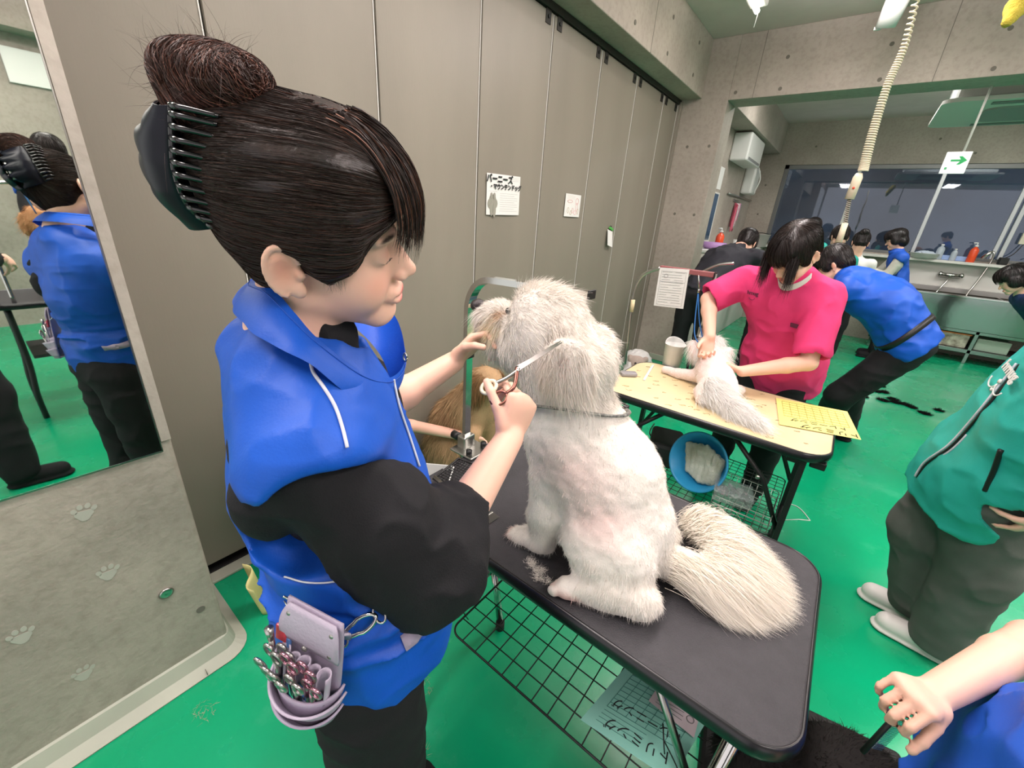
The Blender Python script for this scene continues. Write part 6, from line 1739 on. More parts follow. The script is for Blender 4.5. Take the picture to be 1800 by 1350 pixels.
# student at the far right edge
hr = W(1786, 492, 5.6)
figure('person in navy with dark hair bending at the right edge behind the teal jacket',
    dict(neck=hr + [.10, .05, -.12], shR=hr + [.12, .2, -.16], shL=hr + [.14, -.12, -.16], elR=hr + [.34, .30, -.34], wrR=hr + [.45, .35, -.52], elL=hr + [.36, -.10, -.34], wrL=hr + [.50, .0, -.50], pel=hr + [.42, .15, -.38], knR=hr * [1, 1, 0] + [.35, .2, .45], knL=hr * [1, 1, 0] + [.35, .0, .45], anR=hr * [1, 1, 0] + [.42, .2, .06], anL=hr * [1, 1, 0] + [.42, .0, .06]),
    (hr, look((-.8, -.1, -.6))), cloth('navy', '#24365c'), M['trousers'], M['hair_black'], h=.011, sleeve=.7, hair='bob')
# teal jacket, grey trousers, white shoes
tj, tJ, tH, tI = figure('person in a teal jacket, grey trousers and white shoes cut by the right edge',
    dict(neck=(.60, 1.72, 1.335), shR=(.60, 1.93, 1.275), shL=(.60, 1.53, 1.275), elR=(.66, 2.08, 1.0), wrR=(.66, 2.0, .80), elL=(.66, 1.52, 1.00), wrL=(.655, 1.70, .80), mid=(.575, 1.82, 1.05), pel=(.575, 1.92, .83), knR=(.535, 2.05, .46), knL=(.66, 1.90, .46), anR=(.645, 2.10, .06), anL=(.69, 1.945, .06)),
    (V3_(.57, 1.68, 1.49), look((-.8, -.4, -.5))), M['teal'], M['greytr'], M['hair_black'], h=.0075, sleeve=1.85, wd=1.12, bodyw=1.16, foldamp=.005, legr=1.42, hem=.11, ease=.012, shoe_dir=(-1, .12, 0), shoes=mat('white_leather', '#cfcdc8', .5),
    hands=dict(L=dict(d=(-.25, .3, -.6), n=(-.3, .2, .3), curls=((30, 40, 20),) * 4), R=dict(d=(-.5, 0, -.6), n=(0, -1, 0), curls=((30, 40, 20),) * 4)))
G11 = tI['G']
def along2(pts, G_, off, d0, d1, n=8):
    c_ = catmull([np.array([x, y, 0.0]) for x, y in pts], n); P = np.array([march(G_, p[0], p[1], d0, d1, 320) for p in c_]); P = P + G_.grad(P) * off
    P[1:-1] = (P[:-2] + P[1:-1] * 2 + P[2:]) / 4
    return list(P)
zp = along2([(1792, 640), (1760, 680), (1715, 735), (1672, 782), (1630, 812), (1612, 838)], G11, .006, .8, 2.2)
MB().tube(zp, .0032, 6).build('white_piping', M['piping'], tj, True)
MB().tube([p + np.array([.006, -.006, 0]) for p in zp], .0036, 6).build('zip', M['black'], tj, True)
MB().tube([p + np.array([.012, -.012, 0]) for p in zp[len(zp) // 2:]], .0030, 6).build('white_piping', M['piping'], tj, True)
MB().tube(along2([(1762, 790), (1748, 828), (1732, 862)], G11, .004, .8, 2.2), .0065, 6).build('pocket_zip', M['black'], tj, True)
lg = march(G11, 1786, 655, .8, 2.2, 320); gl_ = G11.grad(lg); ux_ = nrm(np.cross((0, 0, 1), gl_)); uy_ = nrm(np.cross(gl_, ux_)); ux_ = nrm(ux_ - uy_ * .25); uy_ = nrm(np.cross(gl_, ux_))
text_obj('hmug', .042, lg + gl_ * .012, ux_, uy_, M['paper'], 'chest_lettering', tj, th=.003, bold=.0012)
lc_ = lg + gl_ * .012 - uy_ * .045
sm = MB()
for q in (-1, 1): sm.tube([lc_ + ux_ * (q * .024 + .024 * math.cos(a)) + uy_ * (.024 * math.sin(a)) for a in np.linspace(math.pi * 1.02, math.pi * 1.95, 10)], .0022, 6)
sm.lathe([(.007, -.002), (.007, .002)], lc_ + uy_ * .008, gl_, 12).lathe([(.005, -.002), (.005, .002)], lc_ - uy_ * .022, gl_, 10)
sm.build('chest_emblem', M['paper'], tj, True)
# crouching person whose forearm holds the golden dog
ga_ = W(740, 738, 1.42); gh_ = W(826, 768, 1.47)
figure('person in black crouching behind the groomer with an arm round the golden dog',
    dict(neck=(-1.50, .74, .74), shR=(-1.40, .90, .69), shL=(-1.56, .58, .67), elR=ga_ + [-.08, -.20, .04], wrR=gh_, elL=(-1.46, .55, .45), wrL=(-1.30, .66, .36), pel=(-1.56, .66, .32), knR=(-1.34, .84, .28), knL=(-1.28, .62, .30), anR=(-1.50, .82, .06), anL=(-1.46, .60, .06)),
    (V3_(-1.46, .77, .87), look((.8, .5, -.2))), M['tee'], M['trousers'], M['hair_black'], h=.012, sleeve=.45, armr=.95)
# person combing the dark dog at the lower right
hB = at(1640, 1222, .70); eB = at(1815, 1128, .84)
pB, JB, HB_, IB = figure('person in blue at the lower right corner combing a dark dog',
    dict(neck=(.62, .62, 1.05), shR=(.66, .86, 1.02), shL=(.66, .42, 1.0), elR=eB, wrR=hB, elL=(.50, .40, .74), wrL=(.36, .50, .62), mid=(.53, .78, .76), pel=(.50, .84, .60), knR=(.60, 1.05, .40), knL=(.62, .62, .40), anR=(.62, 1.05, .06), anL=(.66, .6, .06)),
    (V3_(.55, .60, 1.22), look((-.7, .1, -.6))), M['blue_dark'], M['trousers'], M['hair_black'], h=.006, vest=M['blue_dark'], tshirt=M['blue_dark'], sleeve=.5, wd=1.1, bodyw=1.15, fine=True, foldamp=.008,
    hands=dict(R=dict(d=nrm(at(1590, 1222, .66) - hB), n=(-.2, -.1, -1), curls=((60, 65, 30), (65, 65, 30), (68, 65, 30), (70, 60, 30)), to=25)))
stool = thing('stool', 'low black stool under the person combing the dark dog', 'stool', (.62, .80, 0))
MB().cyl((.62, .80, .40), (.62, .80, .44), .17, 28).build('seat', M['dark'], stool)
MB().cyl((.62, .80, .06), (.62, .80, .40), .025, 14).build('column', M['steel'], stool, True)
for a in range(5): MB().tube([(.62, .80, .06), (.62 + .22 * math.cos(a * 1.257), .80 + .22 * math.sin(a * 1.257), .03)], .013, 8).build('leg', M['steel'], stool, True)
# low table of the dark dog
t4 = thing('grooming_table', 'low dark table under the dark dog at the lower right', 'table', (.28, .70, 0))
c4 = at(1495, 1392, .78)
MB().box((c4[0] - .05, c4[1] + .02, .43), (.40, .36, .03), rot('z', 10), .01).build('tabletop', M['dark'], t4)
for a_, b_ in ((-.2, -.14), (.06, -.14), (-.2, .14), (.06, .14)): MB().cyl((c4[0] + .02 + a_, c4[1] + .02 + b_, 0), (c4[0] + .02 + a_, c4[1] + .02 + b_, .415), .012, 10).build('leg', M['black'], t4, True)
# comb in that hand
cm = thing('comb', 'long black comb with steel teeth held by the hand at lower right', 'comb', tuple(at(1550, 1285, .68)))
k0, k1 = at(1516, 1322, .70), at(1592, 1240, .665); kd_ = nrm(k1 - k0); kt_ = nrm(at(1560, 1320, .70) - at(1535, 1300, .69)); kt_ = nrm(kt_ - np.dot(kt_, kd_) * kd_)
MB().tube([k0, k1], .0042, 8).build('spine', M['black'], cm, True)
tb = MB()
for i in range(34): p = k0 + (k1 - k0) * (.12 + .86 * i / 33); tb.tube([p, p + kt_ * .030], [.0009, .0005], 4)
tb.build('teeth', M['steel'], cm, True)
# behind the camera, seen in the mirror
figure('person in black standing at a table, seen in the wall mirror with one foot forward',
    dict(neck=(.52, -.32, 1.38), shR=(.52, -.12, 1.31), shL=(.58, -.50, 1.31), elR=(.62, -.02, 1.12), wrR=(.86, .10, 1.10), elL=(.66, -.50, 1.08), wrL=(.85, -.30, 1.05), pel=(.50, -.28, .92), knR=(.46, -.12, .50), knL=(.55, -.40, .5), anR=(.43, -.13, .06), anL=(.60, -.42, .06)),
    (V3_(.56, -.30, 1.52), look((.9, .4, -.3))), M['tee'], M['trousers'], M['hair_black'], h=.009, sleeve=1.85, legr=1.15, shoe_dir=(-.1, 1, 0))
figure('person in blue with a dark fringe behind the apricot dog, seen in the wall mirror',
    dict(neck=(1.98, .56, 1.50), shR=(2.0, .75, 1.43), shL=(1.98, .38, 1.43), elR=(1.88, .82, 1.18), wrR=(1.66, .70, 1.10), elL=(1.85, .34, 1.18), wrL=(1.66, .36, 1.12), pel=(2.02, .56, .95), knR=(2.0, .66, .5), knL=(2.0, .46, .5), anR=(2.02, .66, .06), anL=(2.02, .46, .06)),
    (V3_(1.93, .545, 1.655), look((-.9, -.1, -.25))), M['blue_dark'], M['trousers'], M['hair_black'], h=.010, vest=M['blue'], tshirt=M['tee'], sleeve=.7)
t3 = thing('grooming_table', 'dark grooming table with bent black legs, seen in the wall mirror', 'table', (1.75, .25, 0))
tabletop(1.28, 2.0 - .16, -.02, .62, .78, .08, M['mat_black'], M['bumper'], t3)
for x_ in (1.36, 1.76):
    for y_ in (.06, .54): MB().tube(catmull([(x_, y_, .74), (x_ - .01, y_, .40), (x_ - .05, y_ - .02, .18), (x_ - .03, y_ - .02, 0)], 6), .016, 8).build('leg', M['black'], t3, True)
MB().box((1.56, .30, .42), (.42, .42, .02)).build('shelf', M['dark'], t3)
a3 = thing('grooming_stand', 'bent grooming arm over the apricot dog, seen in the wall mirror', 'grooming arm', (1.34, .16, .78))
MB().tube(catmull([(1.34, .10, .78), (1.34, .10, 1.25), (1.34, .14, 1.42), (1.34, .24, 1.47), (1.34, .36, 1.45)], 8), .011, 8).build('bent_tube', M['chrome'], a3, True)
MB().tube([(1.35, .30, 1.44), (1.38, .33, 1.30)], .004, 6).build('blue_lead', mat('blue_lead', '#3a78b8', .6), a3, True)
# ================================================================ washing room: sinks, bottles, air conditioner, sign
M['stainless'] = mat('stainless_panel', '#8f9a96', 0.12, metal=0.95, bump=.05, bscale=6, bdist=.02)
sink = thing('wash_tub', 'long stainless dog washing tub along the window wall', 'wash tub', (1.8, 8.25, 0))
SX0, SX1, SY0, SY1 = .55, 2.9, 8.05, 8.58
MB().span((SX0, SY0, .44), (SX1, SY0 + .02, .86), .004).build('front_panel', M['stainless'], sink)
MB().span((SX0, SY0 - .012, .85), (SX1, SY0 + .03, .875), .004).build('rim', M['chrome'], sink)
MB().span((SX0, SY0 + .02, .50), (SX1, SY1, .53)).span((SX0, SY0 + .02, .53), (SX0 + .02, SY1, .86)).span((1.72, SY0 + .02, .53), (1.74, SY1, .86)).build('basin', M['steel'], sink)
MB().span((SX0, SY0, .14), (SX1, SY0 + .03, .19), .004).span((SX0, SY0, .40), (SX1, SY0 + .03, .44), .004).build('rail', M['stainless'], sink)
for x in (SX0 + .04, 1.62, 2.8): MB().span((x - .02, SY0, .0), (x + .02, SY0 + .04, .44), .004).build('leg', M['stainless'], sink)
MB().span((SX0, SY0 + .03, .17), (SX1, SY1, .19)).build('lower_shelf', M['dark'], sink)
struct(MB().span((.55, 8.560, .86), (2.9, 8.60, 1.245), .003).build('trim_9', M['white']))
struct(MB().span((.55, 8.50, .86), (2.9, 8.56, .93), .003).build('trim_10', mat('steel_strip', '#a5a39f', .35, metal=.6)))
bx = thing('storage_box', 'clear storage box with an orange lid on the shelf under the wash tub', 'box', (1.42, 8.2, .19))
MB().span((1.28, 8.10, .19), (1.58, 8.4, .37), .01).build('box', mat('clear_box', '#b8b7a4', .3, color2='#6f6b5c', scale=16), bx)
MB().span((1.27, 8.09, .37), (1.59, 8.41, .385), .004).build('lid', mat('orange_lid', '#d98245', .5), bx)
b2_ = thing('storage_box', 'pale storage box at the right of the tub leg', 'box', (1.8, 8.2, .19)); MB().span((1.66, 8.12, .19), (1.98, 8.4, .35), .01).build('box', mat('pale_box', '#93a796', .4), b2_)
# taps
for i, (x, lab) in enumerate(((1.18, 'chrome mixer tap on the white splashback left of the upright hose'),)):
    t_ = thing('mixer_tap', lab, 'tap', (x, 8.56, 1.09))
    MB().cyl((x, 8.56, 1.09), (x, 8.48, 1.09), .028, 16).cyl((x - .10, 8.50, 1.09), (x + .10, 8.50, 1.09), .026, 14).build('body', M['chrome'], t_, True)
    for q in (-1, 1): MB().lathe([(.03, 0), (.036, .01), (.03, .03), (.012, .035)], (x + q * .10, 8.50, 1.09), (q, -.2, .5), 14).build('handle', M['chrome'], t_, True)
    MB().tube(catmull([(x, 8.48, 1.08), (x - .02, 8.43, 1.02), (x - .06, 8.38, .92), (x - .09, 8.33, .82), (x - .09, 8.33, .56)], 6), .011, 8).build('hose', M['steel'], t_, True)
sh = thing('shower_hose', 'curved steel shower hose hanging over the ledge right of the orange bottle', 'shower hose', (1.45, 8.45, 1.3))
MB().tube(catmull([(1.42, 8.52, 1.36), (1.44, 8.49, 1.43), (1.48, 8.46, 1.42), (1.49, 8.46, 1.30), (1.45, 8.42, 1.05), (1.40, 8.36, .86), (1.38, 8.33, .56)], 8), .013, 8).build('hose', M['steel'], sh, True)
MB().cyl((1.40, 8.50, 1.34), (1.45, 8.47, 1.43), .022, 12).build('shower_head', M['steel'], sh, True)
# bottles and trays on the ledge (z = 1.28)
def bottle(x, y, h_, r, m_, lab, pump=False, z=1.28, cap=None, clear=False):
    t_ = thing('pump_bottle' if pump else 'bottle', lab, 'bottle', (x, y, z))
    MB().lathe([(r * .9, 0), (r, .008), (r, h_ * .62), (r * .75, h_ * .74), (r * .35, h_ * .80), (r * .35, h_ * .86)], (x, y, z), (0, 0, 1), 18).build('bottle_body', m_, t_, True)
    cp = MB().lathe([(r * .42, 0), (r * .42, h_ * .08), (r * .2, h_ * .10)], (x, y, z + h_ * .84), (0, 0, 1), 14)
    if pump: cp.cyl((x, y, z + h_ * .9), (x, y, z + h_ * 1.05), r * .12, 8).tube([(x, y, z + h_ * 1.05), (x - r * .9, y, z + h_ * 1.03)], r * .16, 8)
    cp.build('pump' if pump else 'cap', cap or M['white_pl'], t_, True); return t_
M['orange'] = mat('orange_soap', '#e0502a', .25); M['clearb'] = mat('clear_bottle', '#b9c4cc', .15, alpha=.75)
bottle(1.30, 8.50, .24, .045, M['orange'], 'orange pump bottle on the window ledge left of the curved hose', True)
bottle(.97, 8.50, .22, .042, M['clearb'], 'large clear shampoo bottle on the window ledge right of the tray')
bottle(1.12, 8.50, .17, .034, M['clearb'], 'small clear bottle on the window ledge left of the orange one')
bt3 = thing('blue_tray', 'pale blue tray behind the bottles on the window ledge', 'tray', (1.15, 8.56, 1.28)); MB().span((.93, 8.53, 1.282), (1.27, 8.585, 1.345), .006).build('tray_wall', mat('pale_blue', '#8fa9d6', .4), bt3)
bs = thing('basin', 'white oval basin with a cloth on the window ledge beside the boy', 'basin', (.82, 8.48, 1.28))
MB().lathe([(.09, 0), (.14, .012), (.155, .07), (.160, .072), (.15, .066), (.13, .016), (.02, .012)], (.82, 8.46, 1.28), (0, 0, 1), 28, 1.0).build('basin_wall', M['white_pl'], bs, True)
cl_ = thing('cloth', 'pale crumpled cloth heaped in the white oval basin', 'cloth', (.82, 8.46, 1.30)); f_ = Field(); f_.ell((.82, 8.46, 1.335), (.12, .11, .045), None, .01)
organic('cloth_heap', f_, (.66, 8.30, 1.25), (.98, 8.60, 1.40), .008, mat('pale_cloth', '#b9c6d3', .9), cl_, disp=folds(5, (25, 25, 25), .012), it=1)
sb_ = thing('sponge', 'dark sponge block at the right end of the window ledge', 'sponge', (1.62, 8.5, 1.28)); MB().box((1.60, 8.48, 1.33), (.09, .06, .09), rot('z', 20), .01).build('sponge_block', M['dark'], sb_)
for i, (x, lab) in enumerate(((1.72, 'left'), (1.92, 'right'))):
    w_ = thing('wall_socket_box', 'cream socket box with a cable beside the window, %s of two' % lab, 'socket', (x, 8.55, 1.6)); MB().box((x, 8.58, 1.62), (.10, .05, .14), None, .006).build('casing', mat('cream_pl', '#c9c4b0', .5), w_); MB().tube(catmull([(x, 8.57, 1.55), (x - .05, 8.55, 1.42), (x - .12, 8.54, 1.36)], 6), .006, 6).build('cable', M['black'], w_, True)
# left corner: counter, bottles, bucket, papers, air unit
ct_ = thing('corner_counter', 'pale counter in the left corner of the washing room', 'counter', (-1.4, 7.0, 0)); MB().span((-1.61, 5.6, .0), (-1.25, 8.55, 1.20), .01).build('cabinet', M['white'], ct_); MB().span((-1.615, 5.58, 1.20), (-1.22, 8.57, 1.235), .006).build('worktop', M['white_pl'], ct_)
bottle(-1.42, 6.25, .24, .05, M['orange'], 'orange pump bottle in the left corner of the washing room', True, 1.236)
pbk = thing('basin', 'lilac plastic basin on the corner counter left of the sweatshirt', 'basin', (-1.42, 6.0, 1.236)); MB().lathe([(.10, 0), (.13, .02), (.15, .08), (.14, .075), (.11, .02), (.02, .015)], (-1.42, 6.02, 1.236), (0, 0, 1), 24).build('basin_wall', mat('lilac', '#b08ac0', .5), pbk, True)
cpw = thing('cup', 'white cup in the corner under the pink cloth', 'cup', (-1.42, 7.3, 1.236)); MB().lathe([(.035, 0), (.045, .11), (.04, .105), (.03, .01)], (-1.42, 7.3, 1.236), (0, 0, 1), 18).build('cup_wall', M['white_pl'], cpw, True)
bkx, bky, bkz = W(1338, 418, 8.35)
bkt = thing('bucket', 'grey bucket with black handle clips on the counter before the window', 'bucket', (bkx, bky, 1.236)); MB().lathe([(.09, 0), (.095, .01), (.13, .20), (.138, .205), (.125, .19), (.085, .012)], (bkx, bky, 1.236), (0, 0, 1), 24).build('bucket_wall', mat('grey_bucket', '#a2a09a', .5), bkt, True); MB().tube(catmull([(bkx - .13, bky, 1.44), (bkx, bky - .10, 1.46), (bkx + .13, bky, 1.44)], 6), .006, 6).build('handle', M['black'], bkt, True)
struct(MB().span((-1.622, 5.75, 1.30), (-1.600, 6.45, 1.92), .003).build('window_2', M['white'])); MB().span((-1.604, 5.80, 1.33), (-1.598, 6.40, 1.90)).build('pane', mat('side_glass', '#5c7893', .05, metal=.6), bpy.data.objects['window_2'])
MB().span((-1.606, 6.10, 1.33), (-1.592, 6.14, 1.90)).build('mullion', M['white'], bpy.data.objects['window_2'])
pp = thing('paper_sheet', 'white paper on the left wall of the washing room over the side window', 'paper', (-1.6, 6.3, 2.1)); MB().span((-1.619, 6.18, 1.96), (-1.616, 6.48, 2.22)).build('sheet', M['paper'], pp)
au = thing('air_cleaner', 'white wall unit high in the left corner under the concrete beam', 'wall unit', (-1.5, 7.0, 2.3)); MB().span((-1.62, 6.55, 2.32), (-1.40, 7.45, 2.64), .02).build('casing', M['white_pl'], au); MB().span((-1.402, 6.62, 2.34), (-1.398, 7.38, 2.37)).build('vent', M['greyink'], au)
dsp = thing('dispenser', 'white paper dispenser below and behind the white wall unit', 'dispenser', (-1.55, 7.8, 2.1)); MB().span((-1.62, 7.65, 2.0), (-1.46, 8.0, 2.36), .03).build('casing', M['white_pl'], dsp); MB().tube(catmull([(-1.45, 7.7, 2.36), (-1.40, 7.75, 2.2), (-1.45, 7.8, 2.02)], 6), .01, 6).build('handle', M['white_pl'], dsp, True)
hk = thing('hanging_cloths', 'pink and white cloths hanging on hooks in the left corner', 'cloths', (-1.55, 7.6, 1.7)); 
for i, (c_, dy, m_) in enumerate((('#c85f74', 0, 0), ('#d9d4d4', .06, 0), ('#d98aa0', .12, 0), ('#7f86a0', .17, 0))):
    MB().sheet(lambda u, v: np.array([-1.58 + .03 * math.sin(u * 9 + i), 7.42 + dy + .09 * u + .01 * math.sin(v * 7), 1.86 - v * (.34 - .05 * i) - .04 * (u - .5) ** 2 * 8]), 12, 10, .003).build('cloth', mat('hung_cloth', c_, .85), hk, True)
MB().span((-1.615, 7.35, 1.87), (-1.60, 7.75, 1.90)).build('hook_rail', M['steel'], hk)
pe_ = MB().tube([(-1.60, 6.9, 1.95), (-1.60, 8.55, 1.95)], .014, 8).build('pipe', M['steel'], None, True); tag(pe_, 'grey pipe running along the left wall of the washing room', 'pipe')
# ceiling cassette air conditioner, its drop and the arrow sign
acm = mat('ac_white', '#b9bfba', .45)
ac = thing('air_conditioner', 'ceiling air conditioner with a rounded grille in the washing room', 'air conditioner', (.75, 5.9, 2.75))
MB().span((.32, 5.55, 2.62), (1.50, 6.45, 3.078), .03).build('casing', acm, ac)
MB().prism(rrect(.24, 1.58, 5.45, 6.55, .10), (0, 0, 2.59), (1, 0, 0), (0, 1, 0), .03).build('panel', M['white'], ac)
MB().prism(rrect(.55, 1.27, 5.72, 6.28, .12), (0, 0, 2.575), (1, 0, 0), (0, 1, 0), .016).build('grille', mat('grille', '#8c928d', .5), ac)
for y_ in (5.56, 6.44): MB().span((.55, y_ - .03, 2.580), (1.27, y_ + .03, 2.588), .002).build('louvre', M['greyink'], ac)
SGY = 5.0
s4 = [W(1664, 268, SGY), W(1709, 265, SGY), W(1696, 307, SGY), W(1652, 303, SGY)]
sx0 = (s4[0][0] + s4[3][0]) / 2; sx1 = (s4[1][0] + s4[2][0]) / 2; sz1 = (s4[0][2] + s4[1][2]) / 2; sz0 = (s4[2][2] + s4[3][2]) / 2
sg = thing('exit_sign', 'white hanging sign with a green arrow pointing right', 'sign', ((sx0 + sx1) / 2, SGY, sz1))
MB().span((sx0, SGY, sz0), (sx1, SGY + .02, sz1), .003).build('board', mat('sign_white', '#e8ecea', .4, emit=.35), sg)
mx_ = (sx0 + sx1) / 2; mz = (sz0 + sz1) / 2; w_ = (sx1 - sx0)
ar = [(-.30, -.045), (.08, -.045), (-.03, -.20), (.10, -.20), (.34, 0), (.10, .20), (-.03, .20), (.08, .045), (-.30, .045)]
MB().prism([(p[0] * w_, p[1] * w_) for p in ar], (mx_ + .01, SGY - .003, mz + .015), (1, 0, 0), (0, 0, 1), -.003).build('green_arrow', mat('sign_green', '#1faa5c', .5), sg)
for i, x in enumerate((-.36, -.31)): MB().prism([(x * w_, -.34 * w_), (x * w_ + .006, -.34 * w_), (x * w_ + .006, -.22 * w_), (x * w_, -.22 * w_)], (mx_, SGY - .003, mz), (1, 0, 0), (0, 0, 1), -.002).build('running_mark', bpy.data.materials['sign_green'], sg)
rd0 = W(1686, 266, SGY + .01)
MB().tube([(mx_ + .02, SGY + .01, sz1), (mx_ + .02, SGY + .01, 2.60)], .008, 8).build('hanger_rod', M['white'], sg, True)
# spiral cord with its inline switch hanging from the ceiling
cdp = thing('spiral_cord', 'cream coiled extension cord hanging from the ceiling', 'cord', (-.1, 3.0, 1.7))
cy_ = 3.0
ctr = catmull([W(1617, -30, cy_), W(1590, 80, cy_), W(1560, 150, cy_), W(1535, 230, cy_), W(1517, 300, cy_)], 30)
ctr = np.array(ctr); n_ = len(ctr); turns = 62; pts_ = []
for k_ in range(turns * 10):
    t_ = k_ / (turns * 10 - 1); i = t_ ** .8 * (n_ - 1); j = int(min(i, n_ - 2)); c_ = ctr[j] + (ctr[j + 1] - ctr[j]) * (i - j); a = 2 * math.pi * turns * t_
    pts_.append(c_ + np.array([math.cos(a), math.sin(a), 0]) * (.011 + .009 * t_))
M['cream_pl'] = mat('cream_plastic', '#d6cdb4', .45)
MB().tube(pts_, .0040, 6).build('coil', M['cream_pl'], cdp, True)
q0, q1 = W(1508, 312, cy_), W(1493, 350, cy_)
MB().tube([q0 + [0, 0, .02], q0, q1], [.014, .022, .022], 12).build('switch_body', M['cream_pl'], cdp, True); MB().cyl((q0 + q1) / 2 + [0, -.015, 0], (q0 + q1) / 2 + [0, -.026, 0], .006, 10).build('red_lamp', mat('red_lamp', '#c8472e', .4), cdp, True)
q2 = W(1486, 392, cy_)
cw = [q1 + (q2 - q1) * t_ + np.array([math.cos(t_ * 75), math.sin(t_ * 75), 0]) * .008 for t_ in np.linspace(0, 1, 110)]
MB().tube(cw, .0035, 6).build('coil', mat('grey_coil', '#8a867a', .5), cdp, True)
MB().tube([q2, q2 - [0, 0, .10]], [.014, .016], 10).build('connector', M['cream_pl'], cdp, True)
# ceiling fittings in the front room
l1 = thing('ceiling_light', 'bright tube light with a pull wire at the top edge', 'ceiling light', (-1.0, 4.1, 3.0))
MB().span((-1.10, 2.9, 2.99), (-.98, 4.05, 3.05), .01).build('housing', M['white'], l1); MB().cyl((-1.04, 2.92, 2.965), (-1.04, 4.03, 2.965), .018, 14).build('tube', mat('lit_tube', '#fff6ea', .4, emit=9), l1, True); MB().tube([(-1.02, 4.0, 2.97), (-1.03, 4.0, 2.86)], .003, 6).build('pull_wire', M['white_pl'], l1, True)
MB().span((-1.07, 4.0, 3.05), (-1.01, 4.03, 3.08)).build('bracket', M['white'], l1)
l2a = at(1590, -25, 2.6); l2b = at(1556, 48, 2.75)
l2 = thing('spotlight', 'white hanging lamp housing at the top edge left of the coiled cord', 'lamp', tuple(l2a))
MB().tube([l2b + (l2b - l2a) * .0, l2b * .5 + l2a * .5, l2a], [.058, .066, .070], 20, sq=.55).build('housing', M['white_pl'], l2, True); MB().tube([l2a, (l2a[0], l2a[1], 3.08)], .012, 8).build('stem', M['white_pl'], l2, True)
MB().box(l2b + np.array([-.04, 0, .0]), (.04, .02, .02), None, .003).build('hook', M['white_pl'], l2)
yl = thing('yellow_mitt', 'yellow fluffy mitt hanging at the top right corner', 'mitt', tuple(at(1787, 22, 1.9))); f_ = Field(); yc_ = at(1790, 10, 1.9); f_.cap(yc_, at(1772, 38, 1.9), .045, .022, .01); f_.cap(yc_, at(1830, -30, 1.9), .045, .045, .01)
organic('mitt_body', f_, yc_ - .15, yc_ + .15, .007, mat('yellow_fluff', '#b7a63c', .95, bump=.8, bscale=120), yl, disp=lambda P: .004 * vnoise(P * 90, 1), it=1)
MB().tube([yc_ + [0, 0, .03], (yc_[0], yc_[1], 3.08)], .004, 6).build('hanging_string', M['white_pl'], yl, True)
# white board on the far right wall, seen in the mirror
wb = thing('white_board', 'white board on the far wall, seen at the top of the mirror', 'board', (4.29, .9, 2.5)); MB().span((4.27, .70, 2.36), (4.295, 1.35, 2.66), .004).build('panel', M['white_pl'], wb)
# ================================================================ papers on the partition, stickers, small things near the front table
def wallpaper_(name, label, y0, y1, z0, z1, tilt=0.0, m_=None):
    x = XP + .0065; c = np.array([x, (y0 + y1) / 2, (z0 + z1) / 2]); uy = rot('x', tilt) @ np.array([0, 1, 0]); uz = rot('x', tilt) @ np.array([0, 0, 1]); w_, h_ = (y1 - y0) / 2, (z1 - z0) / 2
    t_ = thing(name, label, 'paper', tuple(c))
    fn = lambda u, v: c + uy * (2 * u - 1) * w_ + uz * (1 - 2 * v) * h_ + np.array([.002 * math.sin(3.1 * u), 0, 0])
    MB().sheet(fn, 6, 4, .0008).build('sheet', m_ or M['paper'], t_)
    return t_, fn, uy, uz
XN = np.array([1.0, 0, 0]); M['pinkink'] = mat('pink_ink', '#c98a8a', .8); M['tanink'] = mat('tan_ink', '#b3a58c', .8); M['dogbrown'] = mat('sketch_grey', '#8d8c80', .8)
t_, fn, uy, uz = wallpaper_('paper_sheet', 'white sheet with black Japanese title and a dog picture on the partition', 1.937, 2.247, 1.483, 1.702, 1.5)
text_obj('バーニーズ', .048, fn(.36, .13) + XN * .005, uy, uz, M['ink'], 'handwriting', t_, bold=.0018)
text_obj('・マウンテンドッグ', .033, fn(.54, .31) + XN * .005, uy, uz, M['ink'], 'handwriting', t_, bold=.0016)
b = MB()
for j in range(9): v = .46 + .055 * j; b.tube([fn(.38, v) + XN * .001, fn(.93 - .1 * (j % 3 == 1), v) + XN * .001], .0007, 4)
for j in range(4): b.tube([fn(.06, .42 + .0 * j) + XN * .001, fn(.30, .42) + XN * .001], .0006, 4)
for j in range(3): b.tube([fn(.72, .05 + .04 * j) + XN * .001, fn(.95, .05 + .04 * j) + XN * .001], .0006, 4)
b.build('print_lines', M['greyink'], t_)
b = MB()
for (u, v, ru, rv) in ((.17, .60, .030, .028), (.17, .72, .045, .045), (.14, .85, .014, .05), (.22, .87, .014, .05), (.13, .53, .010, .022), (.21, .53, .010, .022)):
    kx_ = .0012 + .0006 * b.n / 28; o_ = fn(u, v) + XN * kx_; b.prism([(ru * math.cos(a), rv * math.sin(a) * .8) for a in np.linspace(0, 6.28, 15)[:-1]], o_, uy, uz, .0004)
b.build('dog_picture', M['dogbrown'], t_)
t_, fn, uy, uz = wallpaper_('paper_sheet', 'small white sheet with pink sketches on the partition', 2.795, 3.015, 1.50, 1.654, 0)
b = MB()
for (u, v, ru, rv) in ((.75, .30, .020, .022), (.75, .55, .014, .03), (.30, .32, .035, .010), (.5, .72, .012, .018), (.68, .8, .016, .016)):
    b.tube([fn(u, v) + XN * .001 + uy * ru * math.cos(a) + uz * rv * math.sin(a) for a in np.linspace(0, 6.28, 15)[:-1]], .0015, 4, closed=True)
b.build('sketch', M['pinkink'], t_)
b = MB()
for (u, v, ru, rv) in ((.22, .72, .012, .020), (.40, .82, .010, .016), (.85, .75, .010, .02)): b.tube([fn(u, v) + XN * .001 + uy * ru * math.cos(a) + uz * rv * math.sin(a) for a in np.linspace(0, 6.28, 11)[:-1]], .0018, 4, closed=True)
